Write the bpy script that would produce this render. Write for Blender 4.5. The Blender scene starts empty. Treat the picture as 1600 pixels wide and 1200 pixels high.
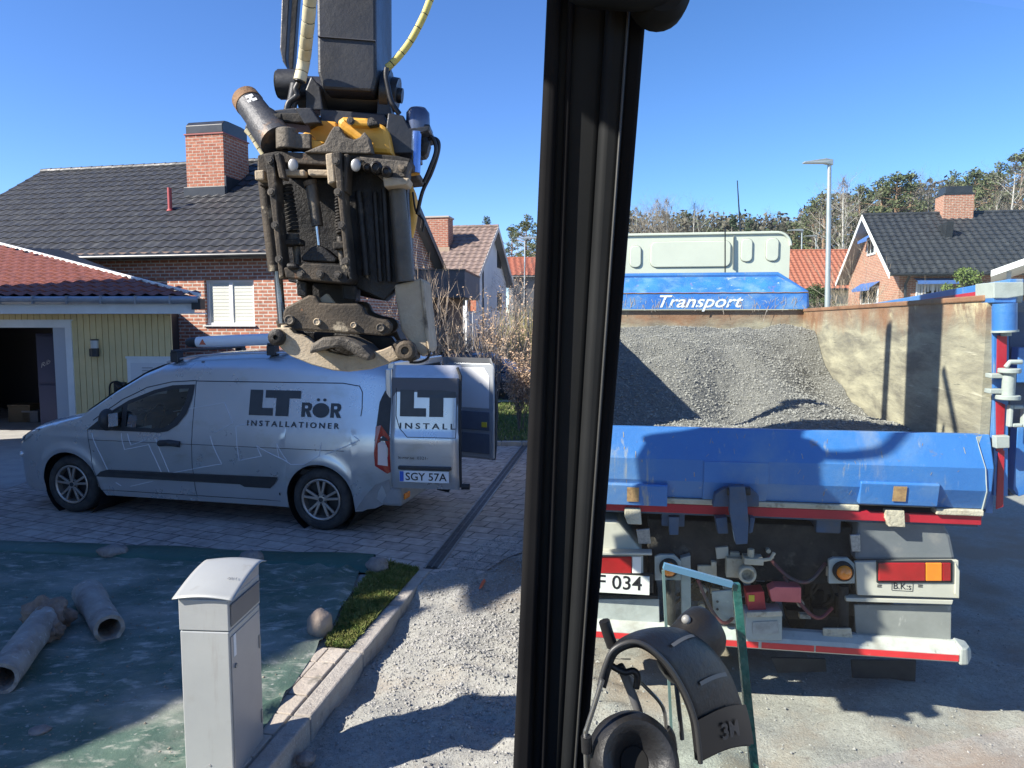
import bpy, math, random
from mathutils import Vector, Matrix, noise
import bmesh
random.seed(7)
R = math.radians
sc = bpy.context.scene
col = sc.collection

# ------------------------------------------------------------------ camera
FPX = 1150.0
CAM = Vector((0, 0, 2.4))
PITCH = math.atan(103 / FPX)
cd = bpy.data.cameras.new('camera'); cam = bpy.data.objects.new('camera', cd); col.objects.link(cam)
cam.location = CAM; cam.rotation_euler = (math.pi / 2 - PITCH, 0, 0)
cd.sensor_width = 36; cd.lens = 36 * FPX / 1600; cd.clip_start = 0.05; cd.clip_end = 1500
sc.camera = cam
sc.render.resolution_x = 1024; sc.render.resolution_y = 768
# ------------------------------------------------------------------ light
SUN_AZ = R(67)          # the way the light travels, clockwise from +Y
SUN_EL = R(35)
w = bpy.data.worlds.new('World'); sc.world = w; w.use_nodes = True
nt = w.node_tree; bg = nt.nodes['Background']
sky = nt.nodes.new('ShaderNodeTexSky'); sky.sky_type = 'NISHITA'; sky.sun_disc = False
sky.sun_elevation = SUN_EL; sky.sun_rotation = SUN_AZ + math.pi
sky.air_density = 0.85; sky.dust_density = 0.0; sky.ozone_density = 5.0; sky.altitude = 1200
hs_ = nt.nodes.new('ShaderNodeHueSaturation'); hs_.inputs['Saturation'].default_value = 1.12; hs_.inputs['Hue'].default_value = .507
nt.links.new(sky.outputs[0], hs_.inputs['Color']); nt.links.new(hs_.outputs[0], bg.inputs[0]); bg.inputs[1].default_value = 0.112
ld = bpy.data.lights.new('sun', 'SUN'); ld.energy = 5.0; ld.angle = R(0.5); ld.color = (1.0, 0.94, 0.84)
sun = bpy.data.objects.new('sun', ld); col.objects.link(sun)
_L = Vector((math.sin(SUN_AZ) * math.cos(SUN_EL), math.cos(SUN_AZ) * math.cos(SUN_EL), -math.sin(SUN_EL)))
sun.rotation_euler = _L.to_track_quat('-Z', 'Y').to_euler()
sun.location = (-20, -5, 20)
sc.view_settings.view_transform = 'Standard'; sc.view_settings.look = 'None'
sc.view_settings.gamma = 1; sc.view_settings.exposure = 1.14
sc.render.engine = 'CYCLES'
sc.cycles.max_bounces = 8; sc.cycles.transparent_max_bounces = 12

# ------------------------------------------------------------------ pixel helpers (a pixel of the 1600x1200 photo -> a ray)
def ray(u, v):
    t = (600 - v) / FPX
    return Vector(((u - 800) / FPX, math.cos(PITCH) + t * math.sin(PITCH), -math.sin(PITCH) + t * math.cos(PITCH)))
def P(u, v, Y):
    d = ray(u, v); return CAM + d * (Y / d.y)
def G(u, v, z=0.0):
    d = ray(u, v); return CAM + d * ((z - CAM.z) / d.z)
class Fr:
    def __init__(s, x, y, z, deg):
        s.o = Vector((x, y, z)); s.a = R(deg); c, n = math.cos(s.a), math.sin(s.a)
        s.ex = Vector((c, n, 0)); s.ey = Vector((-n, c, 0))
    def loc(s, p):
        d = Vector(p) - s.o; return Vector((d.dot(s.ex), d.dot(s.ey), d.z))
    def w(s, p): return s.o + s.ex * p[0] + s.ey * p[1] + Vector((0, 0, p[2]))
    def hit(s, u, v, x=None, y=None, z=None):
        d = ray(u, v); D = Vector((d.dot(s.ex), d.dot(s.ey), d.z)); C = s.loc(CAM)
        if x is not None: t = (x - C.x) / D.x
        elif y is not None: t = (y - C.y) / D.y
        else: t = (z - C.z) / D.z
        return C + D * t

# ------------------------------------------------------------------ objects
def tag(o, label=None, cat=None, group=None, kind=None):
    if label: o['label'] = label
    if cat: o['category'] = cat
    if group: o['group'] = group
    if kind: o['kind'] = kind
    return o
def thing(name, label, cat, loc=(0, 0, 0), rz=0, group=None):
    o = bpy.data.objects.new(name, None); col.objects.link(o); o.empty_display_size = .2
    o.location = loc; o.rotation_euler = (0, 0, rz)
    return tag(o, label, cat, group)
def fthing(name, label, cat, fr, group=None): return thing(name, label, cat, fr.o, fr.a, group)
def copy_tree(o, parent=None):
    c = o.copy(); col.objects.link(c); c.parent = parent
    for ch in [k for k in bpy.data.objects if k.parent == o]: copy_tree(ch, c)
    return c

class MB:
    def __init__(s): s.v = []; s.f = []; s.mi = []; s.m = 0
    def add(s, vs, fs):
        n = len(s.v); s.v += [tuple(v) for v in vs]
        for f in fs: s.f.append([i + n for i in f]); s.mi.append(s.m)
        return s
    def bx(s, x0, x1, y0, y1, z0, z1):
        return s.add([(x0,y0,z0),(x1,y0,z0),(x1,y1,z0),(x0,y1,z0),(x0,y0,z1),(x1,y0,z1),(x1,y1,z1),(x0,y1,z1)],
            [(0,3,2,1),(4,5,6,7),(0,1,5,4),(1,2,6,5),(2,3,7,6),(3,0,4,7)])
    def bar(s, p, q, a, b, up=(0, 0, 1)):          # box beam from p to q, width a, height b
        p = Vector(p); q = Vector(q); d = (q - p).normalized(); up = Vector(up)
        if abs(d.dot(up)) > .98: up = Vector((0, 1, 0))
        r = d.cross(up).normalized(); u = r.cross(d).normalized()
        vs = []
        for c in (p, q):
            for i, j in ((-1,-1),(1,-1),(1,1),(-1,1)): vs.append(c + r * (a/2*i) + u * (b/2*j))
        return s.add(vs, [(0,1,2,3),(7,6,5,4),(0,4,5,1),(1,5,6,2),(2,6,7,3),(3,7,4,0)])
    def cyl(s, p, q, r, r2=None, seg=16, cap=True):
        return s.tube([p, q], r, seg, [r, r if r2 is None else r2], cap)
    def tube(s, pts, r, seg=8, radii=None, cap=True):
        pts = [Vector(p) for p in pts]; n = len(pts); radii = radii or [r] * n
        d0 = (pts[1] - pts[0]).normalized()
        ref = Vector((0, 0, 1)) if abs(d0.z) < .9 else Vector((0, 1, 0))
        vs = []; 
        for i, p in enumerate(pts):
            d = (pts[min(i+1, n-1)] - pts[max(i-1, 0)]).normalized()
            a = d.cross(ref)
            a = a.normalized() if a.length > 1e-4 else Vector((1, 0, 0))
            b = a.cross(d).normalized(); ref = b
            for k in range(seg):
                t = 2*math.pi*k/seg; vs.append(p + (a*math.cos(t) + b*math.sin(t)) * radii[i])
        fs = [(i*seg+k, i*seg+(k+1) % seg, (i+1)*seg+(k+1) % seg, (i+1)*seg+k) for i in range(n-1) for k in range(seg)]
        if cap: fs += [tuple(range(seg))[::-1], tuple(range((n-1)*seg, n*seg))]
        return s.add(vs, fs)
    def prism(s, pts, ext):
        pts = [Vector(p) for p in pts]; ext = Vector(ext); n = len(pts)
        return s.add(pts + [p + ext for p in pts], [tuple(range(n))[::-1], tuple(range(n, 2*n))] +
            [(i, (i+1) % n, n+(i+1) % n, n+i) for i in range(n)])
    def poly(s, pts): return s.add(pts, [tuple(range(len(pts)))])
    def sph(s, c, r, seg=12, rings=8, sc_=(1, 1, 1), nz=0, sd=0):
        vs = []; c = Vector(c)
        for i in range(rings+1):
            th = math.pi*i/rings
            for k in range(seg):
                ph = 2*math.pi*k/seg
                d = Vector((math.sin(th)*math.cos(ph), math.sin(th)*math.sin(ph), math.cos(th)))
                rr = r * (1 + nz * noise.noise(d*1.7 + Vector((sd, sd*2, 0))) + nz*.4*noise.noise(d*4 + Vector((sd, 0, 3))))
                vs.append(c + Vector((d.x*sc_[0], d.y*sc_[1], d.z*sc_[2])) * rr)
        return s.add(vs, [(i*seg+k, (i+1)*seg+k, (i+1)*seg+(k+1) % seg, i*seg+(k+1) % seg) for i in range(rings) for k in range(seg)])
    def grid(s, fn, nu, nv, keep=None):
        vs = [fn(i/nu, j/nv) for j in range(nv+1) for i in range(nu+1)]
        fs = [(j*(nu+1)+i, j*(nu+1)+i+1, (j+1)*(nu+1)+i+1, (j+1)*(nu+1)+i) for j in range(nv) for i in range(nu) if keep is None or keep((i+.5)/nu, (j+.5)/nv)]
        return s.add(vs, fs)
    def lathe(s, c, ax, prof, seg=32):            # prof: (radius, along)
        c = Vector(c); ax = Vector(ax).normalized(); ref = Vector((0, 0, 1)) if abs(ax.z) < .9 else Vector((1, 0, 0))
        a = ax.cross(ref).normalized(); b = ax.cross(a); n = len(prof)
        vs = [c + ax*h + (a*math.cos(2*math.pi*k/seg) + b*math.sin(2*math.pi*k/seg))*r for r, h in prof for k in range(seg)]
        return s.add(vs, [(i*seg+k, i*seg+(k+1) % seg, (i+1)*seg+(k+1) % seg, (i+1)*seg+k) for i in range(n-1) for k in range(seg)])
    def build(s, name, mat, parent=None, bevel=0, smooth=None, uv=False, fix=True):
        me = bpy.data.meshes.new(name); me.from_pydata(s.v, [], s.f)
        for m in (mat if isinstance(mat, (list, tuple)) else [mat]): me.materials.append(m)
        me.polygons.foreach_set('material_index', s.mi)
        me.update()
        if fix and len(s.f) < 40000:
            bm = bmesh.new(); bm.from_mesh(me); bmesh.ops.recalc_face_normals(bm, faces=bm.faces); bm.to_mesh(me); bm.free()
        if smooth:
            me.polygons.foreach_set('use_smooth', [True]*len(me.polygons)); me.set_sharp_from_angle(angle=R(smooth))
        if uv:
            L = me.uv_layers.new(name='UVMap').data
            for pl in me.polygons:
                n = pl.normal
                if abs(n.z) > .995: t = Vector((1, 0, 0)); b = Vector((0, 1, 0))
                else:
                    t = Vector((0, 0, 1)).cross(n).normalized(); b = n.cross(t).normalized()
                for li in pl.loop_indices:
                    p = me.vertices[me.loops[li].vertex_index].co
                    L[li].uv = (p.dot(t), p.dot(b))
        o = bpy.data.objects.new(name, me); col.objects.link(o); o.parent = parent
        if bevel:
            b = o.modifiers.new('b', 'BEVEL'); b.width = bevel; b.segments = 2; b.limit_method = 'ANGLE'; b.angle_limit = R(40)
        return o

def smooth_pts(pts, n=6):
    pts = [Vector(p) for p in pts]; out = []
    for i in range(len(pts)-1):
        p0 = pts[max(i-1, 0)]; p1 = pts[i]; p2 = pts[i+1]; p3 = pts[min(i+2, len(pts)-1)]
        for k in range(n):
            t = k/n
            out.append(.5*((2*p1) + (p2-p0)*t + (2*p0-5*p1+4*p2-p3)*t*t + (3*p1-p0-3*p2+p3)*t**3))
    out.append(pts[-1]); return out

def text_geo(s, size=1, bold=0, shear=0, spacing=1):
    cu = bpy.data.curves.new('t', 'FONT'); cu.body = s; cu.size = size; cu.offset = bold; cu.shear = shear; cu.space_character = spacing
    cu.resolution_u = 3
    ob = bpy.data.objects.new('t', cu); col.objects.link(ob)
    me = bpy.data.meshes.new_from_object(ob.evaluated_get(bpy.context.evaluated_depsgraph_get()))
    vs = [v.co.copy() for v in me.vertices]; fs = [tuple(p.vertices) for p in me.polygons]
    bpy.data.objects.remove(ob); bpy.data.curves.remove(cu); bpy.data.meshes.remove(me)
    return vs, fs
def fit_text(s, w_, h_, **k):
    vs, fs = text_geo(s, 1, **k)
    x0 = min(v.x for v in vs); x1 = max(v.x for v in vs); y0 = min(v.y for v in vs); y1 = max(v.y for v in vs)
    return [Vector(((v.x-x0)/(x1-x0)*w_, (v.y-y0)/(y1-y0)*h_, 0)) for v in vs], fs

# ------------------------------------------------------------------ materials
MATS = {}
def M(name, c1, c2=None, scale=6, rough=.6, metal=0, bump=0, bscale=None, lo=.35, hi=.65, layers=(), coat=0, stretch=None, rvar=0, spec=.5, bdist=.02):
    if name in MATS: return MATS[name]
    m = bpy.data.materials.new(name); m.use_nodes = True; MATS[name] = m
    t = m.node_tree; N = t.nodes; Lk = t.links; b = N['Principled BSDF']
    b.inputs['Roughness'].default_value = rough; b.inputs['Metallic'].default_value = metal
    b.inputs['Coat Weight'].default_value = coat; b.inputs['Specular IOR Level'].default_value = spec
    tc = N.new('ShaderNodeTexCoord')
    def nz(sc_, st=None, det=6, off=0):
        mp = N.new('ShaderNodeMapping'); Lk.new(tc.outputs['Object'], mp.inputs[0]); mp.inputs['Location'].default_value = (off, off*.7, off*.3)
        if st: mp.inputs['Scale'].default_value = st[:3]; 
        if st and len(st) > 3: mp.inputs['Rotation'].default_value = st[3:]
        n = N.new('ShaderNodeTexNoise'); n.inputs['Scale'].default_value = sc_; n.inputs['Detail'].default_value = det; n.inputs['Roughness'].default_value = .62
        Lk.new(mp.outputs[0], n.inputs[0]); return n
    def ramp(src, lo_, hi_):
        r = N.new('ShaderNodeMapRange'); r.inputs[1].default_value = lo_; r.inputs[2].default_value = hi_
        Lk.new(src, r.inputs[0]); return r.outputs[0]
    def rgb(c):
        n = N.new('ShaderNodeRGB'); n.outputs[0].default_value = (*c, 1); return n.outputs[0]
    cur = rgb(c1)
    if c2:
        mx = N.new('ShaderNodeMix'); mx.data_type = 'RGBA'; Lk.new(ramp(nz(scale, stretch).outputs[0], lo, hi), mx.inputs[0])
        Lk.new(cur, mx.inputs[6]); Lk.new(rgb(c2), mx.inputs[7]); cur = mx.outputs[2]
    for i, ly in enumerate(layers):                # (colour, scale, lo, hi, stretch)
        c, s_, l_, h_ = ly[:4]; st = ly[4] if len(ly) > 4 else None
        mx = N.new('ShaderNodeMix'); mx.data_type = 'RGBA'; Lk.new(ramp(nz(s_, st, 8, 3.1*i+1.7).outputs[0], l_, h_), mx.inputs[0])
        Lk.new(cur, mx.inputs[6]); Lk.new(rgb(c), mx.inputs[7]); cur = mx.outputs[2]
    Lk.new(cur, b.inputs['Base Color'])
    if rvar:
        r = N.new('ShaderNodeMapRange'); r.inputs[3].default_value = max(.02, rough-rvar); r.inputs[4].default_value = min(1, rough+rvar)
        r.inputs[1].default_value = .3; r.inputs[2].default_value = .7
        Lk.new(nz(scale*1.3, None, 6, 9).outputs[0], r.inputs[0]); Lk.new(r.outputs[0], b.inputs['Roughness'])
    if bump:
        bn = N.new('ShaderNodeBump'); bn.inputs['Strength'].default_value = bump; bn.inputs['Distance'].default_value = bdist
        Lk.new(nz(bscale or scale*4, stretch, 8).outputs[0], bn.inputs['Height']); Lk.new(bn.outputs[0], b.inputs['Normal'])
    return m
def brick_mat(name, c1, c2, mortar, bw=.25, bh=.075, ms=.012, rough=.85, bumpd=.012, off=.5, var=.5, dirt=None):
    m = bpy.data.materials.new(name); m.use_nodes = True
    t = m.node_tree; N = t.nodes; Lk = t.links; b = N['Principled BSDF']; b.inputs['Roughness'].default_value = rough
    uv = N.new('ShaderNodeTexCoord'); br = N.new('ShaderNodeTexBrick'); Lk.new(uv.outputs['UV'], br.inputs[0])
    br.inputs['Scale'].default_value = 1; br.inputs['Brick Width'].default_value = bw; br.inputs['Row Height'].default_value = bh
    br.inputs['Mortar Size'].default_value = ms; br.inputs['Mortar Smooth'].default_value = .2; br.offset = off
    br.inputs['Color1'].default_value = (*c1, 1); br.inputs['Color2'].default_value = (*c2, 1); br.inputs['Mortar'].default_value = (*mortar, 1)
    n = N.new('ShaderNodeTexNoise'); n.inputs['Scale'].default_value = 9; n.inputs['Detail'].default_value = 8
    Lk.new(uv.outputs['UV'], n.inputs[0])
    mr = N.new('ShaderNodeMapRange'); mr.inputs[1].default_value = .3; mr.inputs[2].default_value = .7; mr.inputs[3].default_value = 1-var*.6; mr.inputs[4].default_value = 1+var*.4
    Lk.new(n.outputs[0], mr.inputs[0])
    mul = N.new('ShaderNodeVectorMath'); mul.operation = 'SCALE'; Lk.new(br.outputs[0], mul.inputs[0]); Lk.new(mr.outputs[0], mul.inputs[3])
    cur = mul.outputs[0]
    if dirt:
        n2 = N.new('ShaderNodeTexNoise'); n2.inputs['Scale'].default_value = 1.1; n2.inputs['Detail'].default_value = 9; n2.inputs['Roughness'].default_value = .7
        Lk.new(uv.outputs['UV'], n2.inputs[0])
        r2 = N.new('ShaderNodeMapRange'); r2.inputs[1].default_value = .48; r2.inputs[2].default_value = .72; r2.inputs[4].default_value = .75; Lk.new(n2.outputs[0], r2.inputs[0])
        mx = N.new('ShaderNodeMix'); mx.data_type = 'RGBA'; Lk.new(r2.outputs[0], mx.inputs[0]); Lk.new(cur, mx.inputs[6]); mx.inputs[7].default_value = (*dirt, 1); cur = mx.outputs[2]
    Lk.new(cur, b.inputs['Base Color'])
    bp = N.new('ShaderNodeBump'); bp.inputs['Strength'].default_value = .8; bp.inputs['Distance'].default_value = bumpd; bp.invert = True
    ad = N.new('ShaderNodeMath'); ad.operation = 'MULTIPLY_ADD'; Lk.new(n.outputs[0], ad.inputs[0]); ad.inputs[1].default_value = -.5; Lk.new(br.outputs['Fac'], ad.inputs[2])
    Lk.new(ad.outputs[0], bp.inputs['Height']); Lk.new(bp.outputs[0], b.inputs['Normal'])
    return m
def glass_mat(name, tint=(1, 1, 1), dirt=.0, rough=.0, dirtcol=(.6, .6, .55), ior=1.45):
    m = bpy.data.materials.new(name); m.use_nodes = True; t = m.node_tree; N = t.nodes; Lk = t.links
    N.remove(N['Principled BSDF']); out = N['Material Output']
    tr = N.new('ShaderNodeBsdfTransparent'); tr.inputs[0].default_value = (*tint, 1)
    gl = N.new('ShaderNodeBsdfGlossy'); gl.inputs['Roughness'].default_value = rough
    fr = N.new('ShaderNodeFresnel'); fr.inputs[0].default_value = ior
    mx = N.new('ShaderNodeMixShader'); Lk.new(fr.outputs[0], mx.inputs[0]); Lk.new(tr.outputs[0], mx.inputs[1]); Lk.new(gl.outputs[0], mx.inputs[2])
    cur = mx.outputs[0]
    if dirt:
        df = N.new('ShaderNodeBsdfDiffuse'); df.inputs[0].default_value = (*dirtcol, 1)
        tc = N.new('ShaderNodeTexCoord'); n = N.new('ShaderNodeTexNoise'); n.inputs['Scale'].default_value = 9; n.inputs['Detail'].default_value = 7; n.inputs['Distortion'].default_value = 1.5
        Lk.new(tc.outputs['Object'], n.inputs[0])
        r = N.new('ShaderNodeMapRange'); r.inputs[1].default_value = .4; r.inputs[2].default_value = .8; r.inputs[3].default_value = dirt*.35; r.inputs[4].default_value = dirt
        Lk.new(n.outputs[0], r.inputs[0])
        m2 = N.new('ShaderNodeMixShader'); Lk.new(r.outputs[0], m2.inputs[0]); Lk.new(cur, m2.inputs[1]); Lk.new(df.outputs[0], m2.inputs[2]); cur = m2.outputs[0]
    Lk.new(cur, out.inputs[0]); return m

black_metal = M('black_metal', (.012,.012,.014), (.03,.03,.032), 8, .45, .3, .1)
dark_rubber = M('dark_rubber', (.012,.012,.013), (.022,.022,.024), 12, .7)
tyre_mat = M('tyre', (.018,.018,.02), (.05,.047,.044), 9, .85, 0, .3)
white_paint = M('white_paint', (.74,.75,.74), (.66,.67,.66), 3, .5)
window_glass = M('window_glass', (.02,.025,.03), None, rough=.05, spec=.8)
chrome = M('chrome', (.55,.56,.58), None, rough=.18, metal=1)
# ================================================================== THE GROUND
YZ = .14                                         # the yard and driveway lie a little above the street
def sm(x, a, b):
    t = max(0, min(1, (x-a)/(b-a))); return t*t*(3-2*t)
K0 = G(672, 893, YZ); K1 = G(482, 1127, YZ)      # outer top edge of the kerb
kd = Vector(((K1-K0).x, (K1-K0).y, 0)).normalized(); kn = Vector((kd.y, -kd.x, 0))   # kn: towards the street?
if kn.x < 0: kn = -kn
def kside(x, y): return (Vector((x, y, 0)) - Vector((K0.x, K0.y, 0))).dot(kn)       # >0 on the street side
def gh(x, y):
    k = kside(x, y)
    street = YZ*sm(y, 5.2, 6.35)*(1-sm(x, .5, 1.5))
    if y > K0.y-.04 and x < K0.x+.06: h = YZ
    elif y <= K0.y-.04: h = max(YZ*(1-sm(k, -.12, -.03)), street)
    else: h = street
    if y < 8 and k > 0:
        hp = math.exp(-((x+.25)/.55)**2 - ((y-4.95)/.75)**2)
        h += .13*hp + .05*(noise.noise(Vector((x*3, y*3, 0))))*(1-sm(y, 6, 7)) + .012*noise.noise(Vector((x*14, y*14, 2)))*(1-sm(y, 6.2, 7))
        h += .026*math.sin((y*1.0+x*.35)*24+2*noise.noise(Vector((x*2, y*2, 7))))*sm(x, -.65, -.2)*(1-sm(y, 4.7, 5.2))*(1-sm(x, .6, 1))
    h += 1.2*sm(y, 24, 34)*sm(x, 3, 12) + 3*sm(y, 55, 110)
    return h
def axis(segs):
    out = []
    for a, b, n in segs: out += [a+(b-a)*i/n for i in range(n)]
    out.append(segs[-1][1]); return out
xs = axis([(-400,-60,8),(-60,-12,14),(-12,-3,26),(-3,1.5,110),(1.5,6,40),(6,20,20),(20,60,16),(60,400,8)])
ys = axis([(-60,-2,10),(-2,2.5,14),(2.5,7.5,110),(7.5,14,40),(14,40,36),(40,120,24),(120,600,10)])
mb = MB(); nx = len(xs)
mb.v = [(x, y, gh(x, y)-.010*(1 if (x < 1.6 and y > K0.y) else 0)) for y in ys for x in xs]
for j in range(len(ys)-1):
    for i in range(nx-1): mb.f.append([j*nx+i, j*nx+i+1, (j+1)*nx+i+1, (j+1)*nx+i]); mb.mi.append(0)
gravel_mat = M('street_gravel', (.25,.245,.22), (.34,.335,.30), 26, .95, 0, .55, 75, layers=[((.13,.12,.11), 90, .55, .66), ((.26,.205,.155), .9, .47, .62), ((.52,.51,.49), 130, .62, .72)], bdist=.018)
gr = mb.build('ground', gravel_mat, smooth=60, fix=False); tag(gr, 'grey gravel and dirt ground along the street', kind='structure')

# loose stones
def stones(name, n, region, rmin, rmax, mat, label, zf):
    m = MB(); rnd = random.Random(hash(name) % 1000 if False else len(name)*7)
    for i in range(n):
        p = region(rnd)
        if p is None: continue
        x, y = p; r = rmin*(rmax/rmin)**(rnd.random()**2.2); z = zf(x, y)+r*.25
        a = rnd.random()*6.28; vs = []
        for k in range(4):
            t = a+k*1.57; rr = r*(.7+.6*rnd.random()); vs.append((x+rr*math.cos(t), y+rr*math.sin(t), z+(rnd.random()-.5)*r*.5))
        vs.append((x+(rnd.random()-.5)*r*.8, y+(rnd.random()-.5)*r*.8, z+r*(.5+.4*rnd.random()))); vs.append((x, y, z-r*.6))
        m.add(vs, [(0,1,4),(1,2,4),(2,3,4),(3,0,4),(1,0,5),(2,1,5),(3,2,5),(0,3,5)])
    o = m.build(name, mat, fix=False); return tag(o, label, 'gravel', kind='stuff')
def reg_heap(rnd):
    x = rnd.gauss(-.3, .38); y = rnd.gauss(4.95, .75)
    if kside(x, y) < .03 or y > 7: return None
    return x, y
def reg_street(rnd):
    x = rnd.uniform(-2.2, 4.2); y = rnd.uniform(2.6, 7.0)
    if kside(x, y) < .02: return None
    if x < -.5 and y > 6: return None
    return x, y
stone_mat = M('crushed_stone', (.22,.215,.20), (.37,.36,.34), 30, .9, layers=[((.15,.145,.135), 14, .58, .66)])
stones('gravel_heap', 11000, reg_heap, .0035, .015, stone_mat, 'spread heap of pale crushed stone beside the kerb', gh)
stones('loose_gravel', 6500, reg_street, .003, .012, stone_mat, 'loose crushed gravel scattered on the street', gh)

def reg_edge(rnd):
    y = 5.9+1.7*rnd.random()**1.4; x = -.75+1.5*rnd.random()
    if x < -.68+(y-6.5)*.55 or rnd.random() < (y-6)*.4: return None
    return x, y
stones('gravel_on_pavers', 11000, reg_edge, .003, .013, stone_mat, 'crushed gravel spilled over the driveway edge', lambda x, y: max(gh(x, y), YZ if y > 6.55 else 0))
# driveway of concrete pavers
paver = brick_mat('pavers', (.32,.275,.245), (.40,.345,.31), (.11,.10,.09), .28, .21, .009, .9, .01, var=.6, dirt=(.42,.385,.34))
pv = [Vector((-14, 15.5)), Vector((-14, 2)), ]
a = G(-300, 872, YZ); dwy0 = G(600, 872, YZ)
m = MB()
pts = [Vector((-16, 19, 0)), Vector((-16, a.y-6, 0)), Vector((-7, a.y-6, 0)), Vector((-7, dwy0.y-.45, 0)), Vector((dwy0.x, dwy0.y-.45, 0)), Vector((K0.x-.02, K0.y, 0)),
       G(700, 912, .13), G(755, 896, .13), G(790, 872, YZ), Vector((.45, 7.35, 0)), Vector((1.1, 9.5, 0)), G(860, 697, YZ), G(752, 697, YZ), G(600, 690, YZ), Vector((-6, 19, 0))]
m.poly([(p.x, p.y, YZ) for p in pts][::-1])
o = m.build('driveway', paver, uv=True, fix=False)
bm_ = o.data
for pl in bm_.polygons:
    for li in pl.loop_indices:
        p = bm_.vertices[bm_.loops[li].vertex_index].co
        ca, sa = math.cos(R(22)), math.sin(R(22))
        bm_.uv_layers[0].data[li].uv = (p.x*ca-p.y*sa, p.x*sa+p.y*ca)
if o.data.polygons[0].normal.z < 0: o.data.flip_normals()
tag(o, 'driveway of grey concrete pavers', kind='structure')
# concrete apron at the garage
m = MB(); q = [G(0, 764, YZ), G(52, 748, YZ)]
m.bx(-14, q[0].x+.1, q[0].y, 16.5, YZ+.001, YZ+.006)
tag(m.build('garage_apron', M('concrete', (.30,.29,.28), (.38,.37,.35), 4, .85, bump=.2)), 'pale concrete floor in front of the garage', kind='structure')

# drain channel across the driveway
d0 = G(676, 886, YZ); d1 = G(806, 716, YZ); dd = (d1-d0).normalized(); dn = Vector((dd.y, -dd.x, 0)); LN = (d1-d0).length+1.2
root = thing('drain_channel', 'long narrow steel grated drain channel crossing the paved driveway', 'drain', d0, math.atan2(dd.y, dd.x)-math.pi/2)
m = MB(); m.bx(-.075, -.055, -.05, LN, .003, .012); m.bx(.055, .075, -.05, LN, .003, .012); m.build('edge_rail', M('rail_steel', (.33,.34,.34), (.24,.24,.24), 9, .5, .6), root)
m = MB()
k = 0.0
while k < LN: m.bx(-.052, .052, k, k+.016, .003, .009); k += .028
m.bx(-.008, .008, -.04, LN, .0092, .0115)
m.build('grate', M('grate_steel', (.12,.13,.14), (.2,.2,.2), 15, .5, .7), root)
m = MB(); m.bx(-.056, .056, -.05, LN, .0005, .0022); m.build('channel_bottom', black_metal, root)

# kerb stones
kerb_mat = M('kerb_concrete', (.30,.27,.24), (.38,.35,.31), 7, .92, 0, .6, 40, layers=[((.14,.13,.12), 6, .56, .7), ((.45,.43,.40), 40, .6, .7)])
L = (K1-K0).length+2.0; pos = 0.0; k = 0
def kp(s_, off, z): p = K0+kd*s_-kn*off; return Vector((p.x, p.y, z))
kl = ['far end concrete kerb stone beside the drain channel', 'concrete kerb stone beside the shaded part of the grass strip', 'concrete kerb stone beside the sunlit end of the grass strip',
      'concrete kerb stone beside the small paving slabs', 'concrete kerb stone nearest the grey letterbox', 'tilted dark concrete kerb stone at the bottom edge']
root_ang = math.atan2(kd.y, kd.x)
for k in range(6):
    ln = .82 if k < 5 else 1.2
    rt = MB(); 
    tl = .0 if k < 4 else (.02 if k == 4 else .03)
    p = kp(pos+.006, 0, 0)
    for (yy0, yy1) in ((0, .11),):
        rt.bx(0, ln-.012, -yy1, -yy0, -.12, YZ+.012-tl)
    o = rt.build('kerb_stone', kerb_mat, bevel=.012)
    o.location = (p.x, p.y, 0); o.rotation_euler = (0, 0, root_ang + (R(1.2) if k == 4 else 0))
    # kerb local +x runs along kd; the body must lie on the yard side
    yax = Vector((-math.sin(root_ang), math.cos(root_ang), 0))
    if yax.dot(kn) < 0:
        for v in o.data.vertices: v.co.y = -v.co.y
        o.data.flip_normals()
    tag(o, kl[k], 'kerb stone', 'concrete kerb stones between yard and street'); pos += ln
# grass strip and small slabs behind the kerb
gbase = M('grass_soil', (.055,.06,.02), (.09,.075,.04), 20, .95, 0, .5)
gp = [G(590, 880, YZ), kp(0.0, .10, YZ), kp(1.6, .12, YZ), G(508, 1012, YZ), G(548, 940, YZ)]
m = MB(); m.poly([(p.x, p.y, YZ+.012) for p in gp]); o = m.build('lawn_strip', gbase); tag(o, 'soil under the narrow grass strip', kind='structure')
def inpoly(x, y, pts):
    c = False; n = len(pts)
    for i in range(n):
        a, b = pts[i], pts[(i+1) % n]
        if (a[1] > y) != (b[1] > y) and x < (b[0]-a[0])*(y-a[1])/(b[1]-a[1])+a[0]: c = not c
    return c
def grass(name, poly, n, hmin, hmax, z, mat, label, seed=1):
    rnd = random.Random(seed); x0 = min(p[0] for p in poly); x1 = max(p[0] for p in poly); y0 = min(p[1] for p in poly); y1 = max(p[1] for p in poly)
    m = MB(); k = 0
    while k < n:
        x = rnd.uniform(x0, x1); y = rnd.uniform(y0, y1)
        if not inpoly(x, y, poly): continue
        k += 1; h = rnd.uniform(hmin, hmax)*(1+.5*noise.noise(Vector((x*5, y*5, 0)))); a = rnd.random()*6.28; wd = h*.07+.002
        lx, ly = rnd.gauss(0, h*.45), rnd.gauss(0, h*.45); dx, dy = math.cos(a)*wd, math.sin(a)*wd
        m.add([(x-dx, y-dy, z), (x+dx, y+dy, z), (x+dx*.6+lx*.5, y+dy*.6+ly*.5, z+h*.65), (x+lx, y+ly, z+h)], [(0, 1, 2), (0, 2, 3)])
    return tag(m.build(name, mat, fix=False), label, 'grass', kind='stuff')
grass_mat = M('grass_blades', (.07,.12,.015), (.19,.19,.05), 12, .75, layers=[((.26,.22,.09), 30, .56, .66)])
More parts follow.
